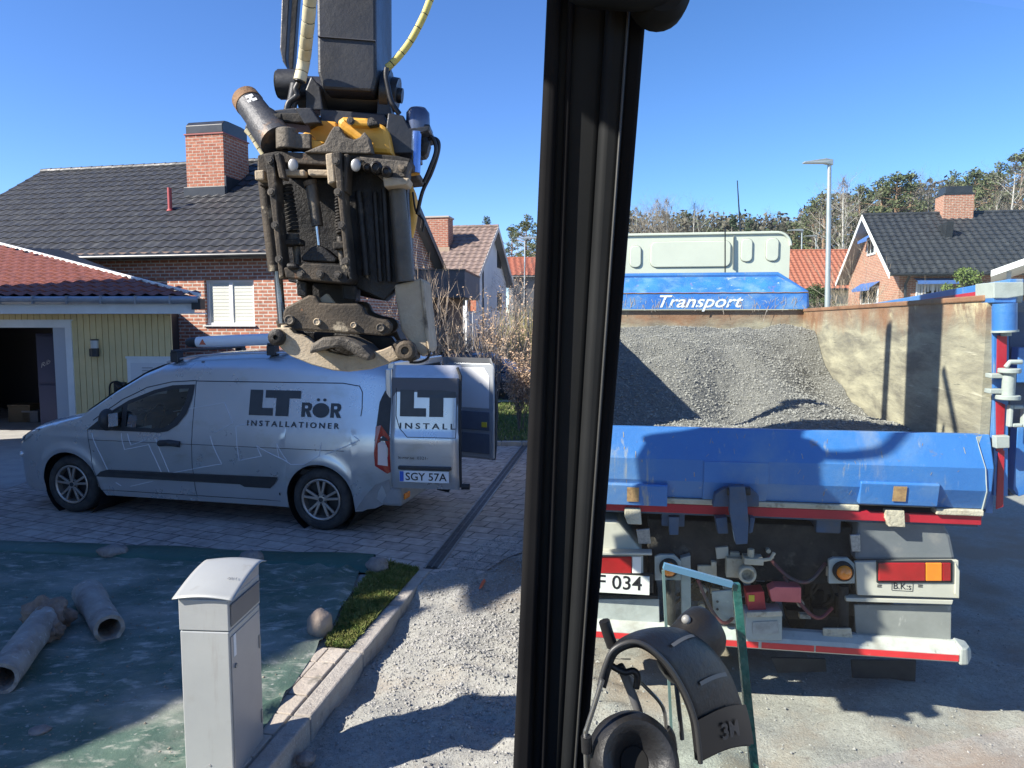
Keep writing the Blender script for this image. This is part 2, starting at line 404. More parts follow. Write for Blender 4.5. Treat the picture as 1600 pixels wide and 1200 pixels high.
grass('grass', [(p.x, p.y) for p in gp], 24000, .015, .05, YZ+.01, grass_mat, 'short green grass on the strip beside the kerb')
# slabs
sl = M('small_slabs', (.36,.31,.26), (.44,.39,.33), 5, .9, 0, .4, 40, layers=[((.2,.18,.15), 8, .56, .66)])
s0 = 1.62; n = 0
lab = ['pair of small paving slabs at the end of the grass', 'second row of small paving slabs behind the kerb', 'third row of small paving slabs behind the kerb', 'row of small paving slabs right of the letterbox top', 'row of small paving slabs beside the letterbox', 'last row of small paving slabs at the letterbox foot']
for k in range(8):
    for (o0, o1) in ((.125, .25), (.258, .385)):
        m = MB(); a_ = kp(s0, o0, 0); b_ = kp(s0+.20, o0, 0); c_ = kp(s0+.20, o1, 0); d_ = kp(s0, o1, 0)
        j = random.uniform(-.004, .004)
        m.prism([(p.x, p.y, YZ-.02) for p in (a_, b_, c_, d_)], (0, 0, .035+j))
        o = m.build('paving_slab', sl, bevel=.006)
        tag(o, 'small tan paving slab laid between kerb and green tarpaulin', 'paving slab', 'small paving slabs behind the kerb')
    s0 += .21

# ------------------------------------------------------------------ green tarpaulin
tarp_mat = M('tarp', (.045,.088,.062), (.07,.115,.09), 2.5, .65, 0, .35, 30, layers=[((.27,.27,.235), 1.3, .44, .76, (1, 1.6, 1)), ((.42,.41,.36), 5, .54, .74, (1, 2.2, 1)), ((.42,.41,.38), 22, .62, .74), ((.40,.38,.33), 60, .66, .72)], rvar=.12)
tarp_fold = M('tarp_fold', (.02,.07,.05), (.03,.09,.065), 3, .5, 0, .2, 20, layers=[((.22,.23,.2), 6, .62, .8)])
right = [G(u, v, YZ) for u, v in ((562, 893), (550, 932), (514, 990), (462, 1068), (405, 1155), (362, 1220), (310, 1300))]
def rx(y):
    for a_, b_ in zip(right, right[1:]):
        if b_.y <= y <= a_.y: return a_.x+(b_.x-a_.x)*(y-a_.y)/(b_.y-a_.y)
    return right[-1].x if y < right[-1].y else right[0].x
def yt(x):                                       # far edge of the main sheet
    a_, b_ = G(0, 866, YZ), G(562, 893, YZ); return a_.y+(b_.y-a_.y)*(x-a_.x)/(b_.x-a_.x)
def tz(x, y, e):
    wv = noise.noise(Vector((x*1.3, y*2.2, 0)))*.012+noise.noise(Vector((x*3+y*5, y*2-x*2, 5)))*.010
    rg = abs(noise.noise(Vector(((x-y*.6)*2.4, (y+x*.6)*.7, 8))))
    wv += .010*abs(noise.noise(Vector((x*6+y*2, y*4, 2))))+.022*(max(0, .25-rg)*4)**2*e
    return YZ+.024+max(-.006, wv)
def tf(u, v):
    xl = -8.0; x = xl; 
    y0 = 2.3; 
    xr = None
    # v runs from near (0) to far (1)
    X = xl+(right[0].x-xl)*u
    y = y0+(yt(X)-y0)*v
    X = xl+(rx(y)-xl)*u; y = y0+(yt(X)-y0)*v
    e = sm(1.6-abs(X-rx(y)), 0, 1.6)
    return (X, y, tz(X, y, .4+1.4*e)-.010*sm(u, .985, 1))
m = MB(); m.grid(tf, 220, 110); o = m.build('tarpaulin', tarp_mat, smooth=80, fix=False)
tag(o, 'large green tarpaulin dusted with cement on the yard', 'tarpaulin')
def tf2(u, v):
    a_ = G(-700, 836, YZ); b_ = G(588, 871, YZ); c_ = G(585, 897, YZ)
    X = a_.x+(b_.x-a_.x)*u; yf = G(0, 848, YZ).y+(b_.y-G(0, 848, YZ).y)*(X-G(0, 848, YZ).x)/(b_.x-G(0, 848, YZ).x)
    yn = yt(X)-.04; yy = yn+(yf-yn)*v
    return (X, yy, YZ+.03+.028*math.sin(v*math.pi)**.6+.012*noise.noise(Vector((X*2, yy*3, 3)))+.006*math.sin(X*3) - (.03 if v in (0., 1.) else 0) - .02*sm(v, .9, 1))
m = MB(); m.grid(tf2, 160, 10); o = m.build('folded_tarpaulin_edge', tarp_fold, smooth=70, fix=False)
tag(o, 'rolled back edge of green tarpaulin held down by stones', 'tarpaulin')

# crumbs of soil and mortar on the sheet, and a sprayed mark on the pavers
def reg_tarp(rnd):
    y = rnd.uniform(2.6, 6.2); x = rnd.uniform(-4.5, -.9)
    if x > rx(y)-.02 or rnd.random() < .5 and noise.noise(Vector((x*1.5, y*1.5, 3))) < .05: return None
    return x, y
stones('soil_crumbs', 5200, reg_tarp, .0018, .010, M('crumbs', (.30,.27,.22), (.17,.13,.10), 20, .95), 'crumbs of soil and mortar scattered on the tarpaulin', lambda x, y: YZ+.030)
m = MB(); mk = [G(u, v, YZ+.004) for u, v in ((757, 904), (759, 908), (756, 913), (752, 919), (748, 921), (750, 914), (753, 908))]; m.poly(mk[::-1])
tag(m.build('paint_mark', M('spray_orange', (.75,.13,.03), (.6,.12,.05), 60, .8), fix=True), 'small orange sprayed mark on the ground', kind='structure')
# ================================================================== stones, pipes, letterbox
boulder = M('boulder', (.17,.145,.13), (.26,.23,.21), 9, .85, 0, .5, 40, layers=[((.15,.13,.12), 30, .55, .7)])
boulder_l = M('boulder_tan', (.27,.20,.15), (.35,.28,.22), 5, .8, 0, .4, 40)
for (u, v, r, sc3, mt, lb) in ((178, 868, .115, (1.25,.8,.55), boulder, 'flat dark stone at the left on the folded tarpaulin edge'),
        (393, 880, .095, (1.15,.9,.8), boulder, 'round grey stone behind the letterbox top on the folded tarpaulin'),
        (590, 893, .085, (1.2,.9,.95), boulder, 'grey stone on the tarpaulin corner beside the grass strip'),
        (500, 990, .105, (.85,.9,1.05), boulder_l, 'upright tan boulder on the tarpaulin edge beside the grass'),
        (478, 1192, .05, (1.1,.9,.7), boulder, 'small grey stone at the foot of the kerb'),
        (62, 1144, .05, (1.1,.9,.35), boulder, 'small flat brown stone on the dusty tarpaulin')):
    g = G(u, v, YZ+.02 if v < 1180 else .02); m = MB(); m.sph((0, 0, 0), r, 26, 18, sc3, (.10 if u == 500 else .2), u*.13)
    o = m.build('boulder', mt, smooth=50); o.location = g+Vector((0, 0, r*sc3[2]*.62)); tag(o, lb, 'stone')

pipe_mat = M('old_concrete_pipe', (.25,.225,.20), (.36,.335,.30), 7, .92, 0, 1.0, 28, layers=[((.17,.14,.12), 4, .55, .7), ((.50,.49,.47), 14, .6, .72)])
clay = M('root_clay', (.17,.12,.09), (.27,.21,.165), 10, .95, 0, .9, 30)
def pipe(name, A, B, r, ri, label, bell=None, mat=pipe_mat):
    A = Vector(A); B = Vector(B); ax = (B-A).normalized(); Ln = (B-A).length; seg = 40
    ref = Vector((0, 0, 1)); a = ax.cross(ref).normalized(); b = a.cross(ax)
    rt = thing(name, label, 'pipe', A)
    n = 18; vs = []
    prof = [(ri, .0)]+[(r*(1.0 if not bell else (1+bell*sm(i/n, .62, .72))), Ln*i/n) for i in range(n+1)]+[(ri, Ln)]+[(ri, Ln*.5), (ri, 0)]
    m = MB()
    for (rr, h) in prof:
        for k in range(seg):
            t = 2*math.pi*k/seg; jag = 1+(.05*noise.noise(Vector((math.cos(t)*3, math.sin(t)*3, h*9)))+.012*math.sin(h*160) if rr > ri else 0)
            e = .018*noise.noise(Vector((math.cos(t)*2, math.sin(t)*2, 9))) if h < .01 or h > Ln-.01 else 0
            vs.append(ax*(h+e)+(a*math.cos(t)+b*math.sin(t))*rr*jag)
    np_ = len(prof)
    m.add(vs, [(i*seg+k, i*seg+(k+1) % seg, (i+1)*seg+(k+1) % seg, (i+1)*seg+k) for i in range(np_-1) for k in range(seg)])
    m.build('pipe_shell', mat, rt, smooth=45, fix=False); return rt, ax, a, b, Ln
A = G(172, 1004, YZ)+Vector((0, 0, .10)); B = G(128, 955, YZ)+Vector((-.02, .12, .10))
pipe('concrete_pipe', A, B, .098, .072, 'short grey concrete pipe with a broken far end on the green tarpaulin', .12)
A = G(10, 1090, YZ)+Vector((-.03, 0, .115)); B = G(70, 985, YZ)+Vector((0.02, .05, .12))
rt, ax, a, b, Ln = pipe('concrete_pipe', A, B, .098, .075, 'longer concrete pipe with a clump of old mortar at its socket, at the left edge')
m = MB(); m.sph(ax*Ln*.92+Vector((0,0,.01)), .14, 30, 22, (1.15, .75, .85), .5, 3); m.sph(ax*Ln*.70+a*.07+Vector((0,0,-.03)), .08, 20, 14, (.9, 1.1, .8), .6, 8); m.build('mortar_clump', clay, rt, smooth=50)

# letterbox
FM = Fr(*G(366, 1222, .13).to_2d(), .10, -4)
lb_c = FM.hit(360, 930, y=0)
W_, D_ = .245, .36
rt = fthing('letterbox', 'tall grey steel letterbox with a curved lid standing on the yard edge', 'letterbox', FM)
lm = M('letterbox_paint', (.36,.37,.36), (.32,.33,.325), 2, .38, .15, .06, 120, layers=[((.30,.30,.28), 5, .60, .8), ((.24,.22,.19), 1.6, .62, .85, (6, 6, .8)), ((.20,.18,.15), 45, .72, .78)])
lmd = M('letterbox_side', (.36,.35,.345), (.31,.30,.30), 2, .4, .2, .06, 120)
xr = .0; xl = -W_; H1 = lb_c.z-.015
m = MB(); m.bx(xl, xr, .0, D_, 0.0, H1-.17); m.build('body', lm, rt, .006)
m = MB(); m.bx(xl-.002, xr+.002, -.002, D_+.002, H1-.166, H1-.01); m.build('head', lm, rt, .005)
m = MB(); m.bx(xr+.0005, xr+.004, .012, D_-.012, .01, H1-.20); m.build('side_door', lmd, rt, .002)
m = MB(); m.bx(xr+.003, xr+.007, .015, D_-.015, H1-.15, H1-.045); m.bx(xr+.003, xr+.012, .015, D_-.015, H1-.05, H1-.038); m.build('mail_flap', M('flap', (.16,.16,.165), None, rough=.5, metal=.3), rt, .002)
m = MB(); m.bx(xr+.004, xr+.006, .035, .062, H1-.31, H1-.20); m.build('name_plate', white_paint, rt, .002)
m = MB(); m.cyl((xr+.003, .05, H1-.36), (xr+.012, .05, H1-.36), .012, seg=16); m.bx(xr+.0045, xr+.008, D_-.035, D_-.02, .15, .22); m.bx(xr+.0045, xr+.008, D_-.035, D_-.02, H1-.40, H1-.33); m.build('lock', MATS['rail_steel'], rt)
m = MB(); m.cyl((-.12, -.003, H1-.85), (-.12, .0, H1-.85), .006, seg=10); m.build('rivet', lmd, rt)
def lid(u, v):
    y = -.028+(D_+.045)*v; z = H1+.0+.078*math.sin(min(1, v*1.12)*math.pi*.5)-.03*max(0, v-.85)/.15*.6
    x = xl-.018+(W_+.055)*u
    return (x, y, z+.014*math.sin(u*math.pi))
m = MB(); m.grid(lid, 14, 16); o = m.build('lid', lm, rt, smooth=60, fix=False)
so = o.modifiers.new('s', 'SOLIDIFY'); so.thickness = .005
m = MB(); m.prism([(xr-.001, -.002, H1-.02)]+[(xr-.001, -.028+(D_+.045)*v, lid(1, v)[2]-.006) for v in (.1, .25, .4, .55, .7, .85, .98)]+[(xr-.001, D_, H1-.02)], (-W_+.002, 0, 0)); m.build('head_top', lmd, rt)
vs, fs = fit_text('2015', .05, .016); m = MB()
m.add([Vector((-.05+p.x, .1+p.y*1.2, lid(.75, .35)[2]+.004+.02*p.y)) for p in vs], fs); m.build('lid_digits', M('grey_ink', (.1,.1,.1), None), rt)

# ================================================================== the van
def roofz(X):
    T = [(0,.62),(.04,.80),(.15,.93),(.4,1.02),(.8,1.10),(1.05,1.15),(1.2,1.25),(1.5,1.46),(1.8,1.64),(2.05,1.74),(2.4,1.80),(3.0,1.835),(3.6,1.84),(4.3,1.82),(4.65,1.79),(4.82,1.74)]
    for a_, b_ in zip(T, T[1:]):
        if a_[0] <= X <= b_[0]: return a_[1]+(b_[1]-a_[1])*(X-a_[0])/(b_[0]-a_[0])
    return T[-1][1] if X > 1 else T[0][1]
def lin(T, x):
    if x <= T[0][0]: return T[0][1]
    for a_, b_ in zip(T, T[1:]):
        if x <= b_[0]: return a_[1]+(b_[1]-a_[1])*(x-a_[0])/(b_[0]-a_[0])
    return T[-1][1]
prof = [(.15,.80),(.25,.85),(.38,.880),(.55,.895),(.60,.905),(.72,.910),(.88,.912),(.93,.902),(.99,.900),(1.62,.775),(1.9,.70)]
planf = [(0,.66),(.05,.76),(.15,.85),(.35,.94),(.6,.985),(.85,1),(4.45,1),(4.7,.985),(4.82,.955)]
WF, WR, AR = .90, 3.96, .375; WZ = .325
def capr(X): return lin([(0,.2),(1.0,.10),(1.2,.10),(2.2,.20),(4.82,.20)], X)
def S(X, z, dz=0):
    w_ = lin(prof, z)*lin(planf, X)
    fl = 0
    for wx in (WF, WR):                          # arch flares
        d = math.hypot(X-wx, z-WZ)
        if z > .15: fl = max(fl, .022*math.exp(-((d-AR-.035)/.05)**2)) 
    w_ += fl
    d = roofz(X)-z; r = capr(X)
    if d < r: w_ *= (max(0, 1-(1-max(d, 0)/r)**2.6))**(1/2.6)
    return w_
def ZR(z): return z-.055*sm(z, .6, .9)-.085*sm(z, 1.0, 1.6)
def zb(X):
    z = lin([(0,.28),(.2,.22),(4.4,.22),(4.6,.30),(4.82,.36)], X)
    for wx in (WF, WR):
        dx = abs(X-wx)
        if dx < AR: z = max(z, WZ+math.sqrt(AR*AR-dx*dx))
    return z
ga = G(115, 801, YZ); gb = G(503, 829, YZ); dv = (gb-ga); VS = dv.length/3.06; print('van scale', VS)
vang = math.atan2(dv.y, dv.x)
exv = Vector((math.cos(vang), math.sin(vang), 0)); eyv = Vector((-math.sin(vang), math.cos(vang), 0))
vo = ga - exv*WF*VS + eyv*.86*VS
FV = Fr(vo.x, vo.y, YZ, math.degrees(vang))
van = fthing('van', 'silver panel van with lettering on its side and its rear doors open on the driveway', 'van', FV)
van.scale = (VS, VS, VS)
silver = M('silver_paint', (.50,.51,.525), (.46,.47,.485), 2, .30, .55, 0, layers=[((.36,.34,.30), 2.2, .58, .85, (1, 1, 2)), ((.38,.37,.35), 50, .68, .82)], coat=.6, rvar=.05)
trim_black = M('trim_black', (.02,.021,.024), (.03,.03,.032), 9, .55)
decal_dark = M('decal_dark', (.03,.035,.04), (.04,.045,.05), 9, .45)
decal_light = M('decal_light', (.56,.58,.62), None, rough=.4)
Xs = sorted(set([0,.02,.05,.1,.15,.22,.3,.4]+[WF+AR*math.sin(R(t)) for t in range(-90, 91, 9)]+[WR+AR*math.sin(R(t)) for t in range(-90, 91, 9)]+[WF-.45,WF+.45,WR-.45,WR+.45,1.34,1.40,1.45,1.5,1.55,1.6,1.65,1.7,1.75,1.8,1.85,1.9,1.95,2.0,2.05,2.1,2.15,2.2,2.25,2.3,2.35,2.4,2.45,2.5,2.8,3.1,3.35,4.5,4.6,4.7,4.76,4.82]))
def sect(X, sgn):
    z0 = zb(X); zt = roofz(X); r = capr(X); out = []
    zs_ = [z0]+[z0+(zt-r-z0)*t for t in (.05,.1,.16,.22,.28,.34,.4,.45,.5,.54,.58,.62,.66,.7,.74,.78,.82,.86,.9,.95,1)]
    zs_ += [zt-r*(1-math.sin(R(t))) for t in (12,24,36,48,60,72,82,90)]
    return [(X, sgn*S(X, min(z, zt-1e-5 if z < zt else zt)) if z < zt-1e-6 else 0.0, z) for z in zs_]
m = MB(); rows = [sect(X, -1)+sect(X, 1)[::-1][1:] for X in Xs]; nr = len(rows[0])
for rw in rows: m.v += [(p[0] if p[0] < 4.4 else 4.4+(p[0]-4.4)*.8, p[1], p[2]) for p in rw]
for i in range(len(rows)-1):
    for j in range(nr-1): m.f.append([i*nr+j, (i+1)*nr+j, (i+1)*nr+j+1, i*nr+j+1]); m.mi.append(0)
m.f.append(list(range(nr))); m.mi.append(0)
win = [(1.22,1.035),(1.42,1.20),(1.70,1.395),(2.0,1.53),(2.22,1.585),(2.47,1.60),(2.45,1.45),(2.40,1.28),(2.30,1.13),(2.20,1.055),(2.1,1.035)]
winM = [(x, ZR(z)) for x, z in win]
gl1 = [(1.68,1.065),(1.68,1.355),(1.85,1.44),(2.05,1.52),(2.25,1.565),(2.42,1.575),(2.40,1.44),(2.35,1.29),(2.26,1.15),(2.17,1.08),(2.08,1.06)]
gl2_ = [(1.34,1.06),(1.62,1.06),(1.62,1.325),(1.5,1.245)]
nf, nm = [], []
for f_ in m.f:
    if len(f_) == 4:
        cs = [m.v[i] for i in f_]
        if all(abs(c[1]) > .5 for c in cs):
            ins = [inpoly(c[0], c[2], winM) for c in cs]
            if all(ins): continue
    nf.append(f_); nm.append(0)
m.f = nf; m.mi = nm
m.build('body', silver, van, smooth=35)
def ZR(z): return z-.055*sm(z, .6, .9)-.085*sm(z, 1.0, 1.6)
def XR(X): return X if X < 4.4 else 4.4+(X-4.4)*.8
def ZR(z): return z-.055*sm(z, .6, .9)-.085*sm(z, 1.0, 1.6)
def SP(X, z, e=.006, sgn=-1):
    z = ZR(z); return Vector((XR(X), sgn*(S(X, z)+e), z))
def sheetpoly(pts, e, mat, name, parent=van, sgn=-1, sub=0):
    m = MB(); m.poly([SP(x, z, e, sgn) for x, z in pts]); o = m.build(name, mat, parent, fix=False)
    return o
def vline(m, pts, r=.0035, e=.001, n=5, sgn=-1):
    pp = []
    for (a_, b_) in zip(pts, pts[1:]):
        for k in range(n): pp.append((a_[0]+(b_[0]-a_[0])*k/n, a_[1]+(b_[1]-a_[1])*k/n))
    pp.append(pts[-1]); m.tube([SP(x, z, e, sgn) for x, z in pp], r, 4)
# dark inside: wheel wells, floor and front bulk
m = MB(); m.bx(.25, 4.2, -.72, .72, .24, .62); m.bx(.05, .5, -.55, .55, .3, .6)
for wx in (WF, WR): m.cyl((wx, -.84, WZ), (wx, .84, WZ), AR+.012, seg=32, cap=False)
m.build('underbody', black_metal, van)
m = MB(); m.bx(2.5, 2.53, -.70, .70, .5, 1.72); m.bx(2.53, 4.78, -.74, .74, .55, .60); m.build('bulkhead', M('van_inside', (.10,.10,.11), None), van)
# seats and wheel inside
m = MB()
for yy in (-.38, .38):
    m.bx(1.75, 2.25, yy-.25, yy+.25, .75, .92); m.bar((2.2, yy, .9), (2.38, yy, 1.45), .48, .12, (1, 0, 0)); m.bx(2.36, 2.44, yy-.12, yy+.12, 1.42, 1.60)
m.build('seat', M('seat_cloth', (.03,.03,.035), None), van, .03)
m = MB(); m.bx(1.15, 1.5, -.75, .75, .85, 1.02); m.tube([Vector((1.62+.06*math.sin(t), -.38+.17*math.cos(t), 1.03+.16*math.sin(t))) for t in [k*.5236 for k in range(13)]], .014, 6); m.build('dashboard', black_metal, van, .02)
# cut window: outer frame black, glass pane
def vh(u, v):                                    # pixel -> van (X, z) on the side plane
    h = FV.hit(u, v, y=-.90*VS); return h.x/VS, h.z/VS
def VZ(px): return [vh(*p) for p in px]
def ringpoly(outer, inners, e, mat, name, sgn):
    # cover plate with holes, laid on the body side
    bm = bmesh.new(); 
    def loop(pts): 
        vs = [bm.verts.new((x, 0, z)) for x, z in pts]; return [bm.edges.new((vs[i], vs[(i+1) % len(vs)])) for i in range(len(vs))]
    es = loop(outer)
    for q in inners: es += loop(q)
    bmesh.ops.triangle_fill(bm, edges=es, use_beauty=True)
    for v in bm.verts: p = SP(v.co.x, v.co.z, e, sgn); v.co = p
    me = bpy.data.meshes.new(name); bm.to_mesh(me); bm.free(); me.materials.append(mat)
    o = bpy.data.objects.new(name, me); col.objects.link(o); o.parent = van; return o
def inset(pts, d):
    cx = sum(p[0] for p in pts)/len(pts); cz = sum(p[1] for p in pts)/len(pts)
    return [(x+(cx-x)*d, z+(cz-z)*d*1.6) for x, z in pts]
van_glass = M('van_glass', (.012,.018,.024), (.03,.04,.05), 3, .04, spec=.9)
see = glass_mat('tinted_glass', (.42,.47,.46), .02)
win2 = [(1.19,1.02),(1.41,1.215),(1.69,1.415),(2.0,1.55),(2.22,1.605),(2.49,1.62),(2.47,1.45),(2.42,1.26),(2.32,1.11),(2.21,1.035),(2.1,1.015)]
for sg_ in (-1, 1):
    ringpoly(win2, [gl1, gl2_], .008, trim_black, 'window_surround', sg_)
    sheetpoly(gl1, .010, see, 'side_window', sgn=sg_); sheetpoly(gl2_, .010, see, 'quarter_window', sgn=sg_)
m = MB()                                          # windscreen
def ws(u, v):
    X = 1.10+.82*v; zt = roofz(X); a_ = (u-.5)*2; wd = S(X, zt-.055)*.985
    return (X-.006, a_*wd, zt+.009-.045*abs(a_)**3)
m.grid(ws, 16, 10); m.build('windscreen', van_glass, van, smooth=40)
# seams
m = MB()
vline(m, [(1.18,1.02),(1.20,.9),(1.24,.55),(1.30,.30)]); vline(m, [(2.50,1.66),(2.50,1.0),(2.49,.6),(2.50,.28)], n=12); vline(m, [(1.30,.285),(3.5,.285)], n=20)
vline(m, [(2.50,1.655),(4.2,1.665),(4.38,1.64),(4.42,1.58),(4.43,1.40),(4.42,1.3)], n=8, r=.005)
vline(m, [(1.25,1.13),(1.6,1.42),(1.9,1.575),(2.2,1.64),(2.50,1.66)], n=6, r=.005)
vline(m, [(1.2,.905),(4.25,.905)], n=30, r=.003)
m.build('door_seam', trim_black, van)
m = MB()
for yy in (-.62, .62):
    m.tube([Vector((X, yy*lin([(2.0,.98),(2.6,1),(4.7,.98)], X), roofz(X)-.022)) for X in [2.0+.14*k for k in range(20)]], .012, 6)
m.build('roof_rail', silver, van, smooth=40)
# black side moulding
sheetpoly([(1.27,.445),(1.33,.50),(1.42,.525),(3.50,.545),(3.46,.475),(3.40,.42),(3.10,.42),(3.05,.445)], .012, trim_black, 'side_moulding')
# handle and mirror
m = MB(); m.bar(SP(2.12, .90, .03), SP(2.34, .90, .03), .03, .035); m.tube([SP(2.10, .90, .002), SP(2.23, .915, .018), SP(2.36, .90, .002)], .035, 8); m.build('door_handle', trim_black, van, .006)
m = MB(); m.sph((1.56, -1.03, 1.10), .12, 16, 10, (.55, .85, 1.0)); m.bar((1.56, -.88, 1.06), (1.56, -.98, 1.07), .07, .05); o = m.build('wing_mirror', trim_black, van, smooth=50)
m = MB(); m.prism([(1.635, -1.10, 1.03), (1.635, -.97, 1.03), (1.630, -.96, 1.17), (1.630, -1.09, 1.17)], (.006, 0, 0)); m.build('mirror_glass', chrome, van)
# headlight, grille, fog lamp, badge
hl = M('lamp_clear', (.55,.58,.62), None, rough=.1, metal=.4)
sheetpoly([(.10,.80),(.14,.90),(.40,.985),(.52,1.0),(.36,.90),(.22,.82)], .010, M('lamp_housing', (.05,.05,.06), None, rough=.12), 'headlight')
sheetpoly([(.13,.82),(.15,.88),(.22,.91),(.22,.85)], .014, hl, 'headlight_lens')
m = MB(); m.sph(SP(.13, .62, .0), .035, 10, 8); m.build('fog_lamp', hl, van, smooth=50)
m = MB(); m.bx(-.012, .01, -.45, .45, .50, .78); m.bx(-.02, .02, -.5, .5, .3, .42); m.build('grille', trim_black, van, .01)
# wheels
rim_mat = M('alloy_rim', (.42,.37,.33), (.32,.29,.27), 6, .4, .7)
def wheel(parent, X, Y, Z, r, wd, side=-1, name='wheel', rimr=.205, spokes=5):
    wroot = MB(); wroot.lathe((X, Y, Z), (0, side, 0), [(.02, -wd*.6), (rimr+.01, -wd*.6), (rimr+.012, -.01), (rimr+.035, .012), (r-.05, .016), (r-.02, .0), (r, -.03), (r, -wd+.03), (r-.03, -wd), (.03, -wd)], 48)
    t = wroot.build(name, tyre_mat, parent, smooth=35)
    m = MB(); m.lathe((X, Y, Z), (0, side, 0), [(rimr+.014, .004), (rimr+.004, .010), (rimr-.012, .002), (rimr-.018, -.05), (rimr-.02, -.12)], 48)
    for k in range(spokes):
        for s_ in (-.15, .15):
            t0 = 2*math.pi*k/spokes+.3; a0 = Vector((X+.04*math.cos(t0+s_), Y+side*-.012, Z+.04*math.sin(t0+s_)))
            t1 = t0+s_*1.35; a1 = Vector((X+(rimr-.012)*math.cos(t1), Y+side*-.008, Z+(rimr-.012)*math.sin(t1)))
            m.bar(a0, a1, .026, .024, (0, 1, 0))
    m.lathe((X, Y, Z), (0, side, 0), [(.062, -.03), (.060, -.006), (.035, .0), (.0, .001)], 20)
    m.build('rim', rim_mat, t, .003, smooth=35)
    m = MB()
    for k in range(5):
        a0 = 2*math.pi*k/5+.9; m.cyl((X+.048*math.cos(a0), Y-side*.006, Z+.048*math.sin(a0)), (X+.048*math.cos(a0), Y+side*.005, Z+.048*math.sin(a0)), .009, seg=6)
    m.cyl((X, Y-side*.004, Z), (X, Y+side*.005, Z), .024, seg=16); m.build('wheel_nut', trim_black, t)
    m = MB(); m.cyl((X, Y-side*.07, Z), (X, Y-side*.06, Z), .19, seg=30); m.build('brake_disc', black_metal, t)
wheel(van, WF, -.865, WZ, .325, .20); wheel(van, WR, -.865, WZ, .325, .20); wheel(van, WF, .865, WZ, .325, .20, 1); wheel(van, WR, .865, WZ, .325, .20, 1)
# rear: lamp, bumper, inside wall
red_l = M('lamp_red', (.35,.012,.015), (.25,.01,.012), 5, .15, spec=.7)
sheetpoly([(4.62,1.02),(4.66,1.48),(4.72,1.60),(4.80,1.60),(4.80,1.02)], .010, trim_black, 'lamp_surround')
sheetpoly([(4.63,.74),(4.62,.90),(4.63,1.18),(4.70,1.20),(4.81,1.06),(4.82,.66),(4.78,.64)], .014, red_l, 'tail_lamp')
sheetpoly([(4.67,.76),(4.67,1.0),(4.72,1.02),(4.78,.98),(4.79,.74)], .018, M('lamp_white', (.55,.5,.5), None, rough=.15), 'tail_lamp_lens')
m = MB(); m.bx(4.62, 4.84, -.86, .86, .30, .50); m.bx(4.64, 4.82, -.84, .84, .50, .58); m.build('rear_bumper', M('bumper_grey', (.20,.20,.21), (.26,.26,.26), 6, .6), van, .03)
sheetpoly([(4.34,.235),(4.48,.40),(4.62,.52),(4.80,.58),(4.82,.36),(4.6,.27)], .010, MATS['bumper_grey'], 'bumper_corner')
m = MB(); m.bx(4.78, 4.855, -.80, -.66, .36, .42); m.build('reflector', M('lamp_orange', (.75,.22,.02), None, rough=.2), van, .005)
m = MB(); m.bx(4.66, 4.72, -.80, -.76, .6, 1.68); m.bx(4.66, 4.72, .76, .80, .6, 1.68); m.bx(4.66, 4.735, -.74, .74, 1.66, 1.74); m.build('door_frame', silver, van, .01)
m = MB(); m.bx(3.2, 4.6, .30, .70, .6, 1.2); m.bx(3.4, 4.5, -.66, -.2, .6, .95); m.build('cargo_shelf', M('cargo', (.05,.06,.10), (.12,.09,.05), 6, .7), van)
m = MB(); m.tube([(4.92, 0, .30), (5.05, 0, .28), (5.07, 0, .34)], .022, 8); m.sph((5.07, 0, .37), .027); m.build('tow_ball', black_metal, van, smooth=40)
# rear doors: hinge frames; door local x along the leaf
def vdoor(hy, ang, sgn, name, label):
    d = bpy.data.objects.new(name, None); col.objects.link(d); d.parent = van; d.location = (4.745, hy, 0); d.rotation_euler = (0, 0, ang); d['label'] = label
    return d
def door_leaf(d, sgn, width, ztop, wall=-1):
    # leaf in its x-z plane, outer skin on local y = sgn*0 side (sgn=-1: outer face at -y)
    z0, z1 = .50, 1.72
    def sk(u, v):
        x = width*u; z = z0+(z1-z0)*v
        bul = lin([(0,.0),(.1,.03),(.3,.045),(.42,.05),(.46,.028),(.9,-.03),(1,-.10)], v)
        e = .03*(min(1, u/.06, (1-u)/.06))**.5
        return (x, sgn*(bul+e), z)
    m = MB(); m.grid(sk, 24, 30); o = m.build('door_skin', silver, d, smooth=40, fix=False)
    if sgn > 0: o.data.flip_normals()
    return sk
ld_ = vdoor(-.86, R(5), -1, 'rear_door', 'left rear door standing open with its outer side and number plate showing')
WD = .69
sk = door_leaf(ld_, -1, WD, 1.7)
m = MB(); m.bx(.01, WD-.01, -.015, .03, .51, 1.60); m.build('inner_panel', MATS['van_inside'], ld_, .01)
m = MB(); m.tube([Vector((WD+.008, .0, .52)), Vector((WD+.012, -.035, .9)), Vector((WD+.012, -.03, 1.2)), Vector((WD+.008, .03, 1.62)), Vector((WD-.03, .05, 1.70))], .014, 6); m.build('door_seal', dark_rubber, ld_, smooth=40)
m = MB(); m.cyl((WD+.02, -.01, .53), (WD+.10, -.01, .53), .03, seg=12); m.build('door_stop', dark_rubber, ld_)
def sko(u, v, e): p = sk(u, v); return Vector((p[0], p[1]-e, p[2]))
def onskin(x, z, e=.004): return sko(x/WD, (z-.50)/1.22, e)
m = MB()
pn = [(.06,1.56),(.63,1.57),(.665,1.5),(.665,1.02),(.18,1.02),(.10,1.10),(.06,1.22),(.06,1.56)]
pp = []
for a_, b_ in zip(pn, pn[1:]):
    for k in range(8): pp.append((a_[0]+(b_[0]-a_[0])*k/8, a_[1]+(b_[1]-a_[1])*k/8))
m.tube([onskin(x, z, .001) for x, z in pp], .0045, 4); m.build('door_seam', trim_black, ld_)
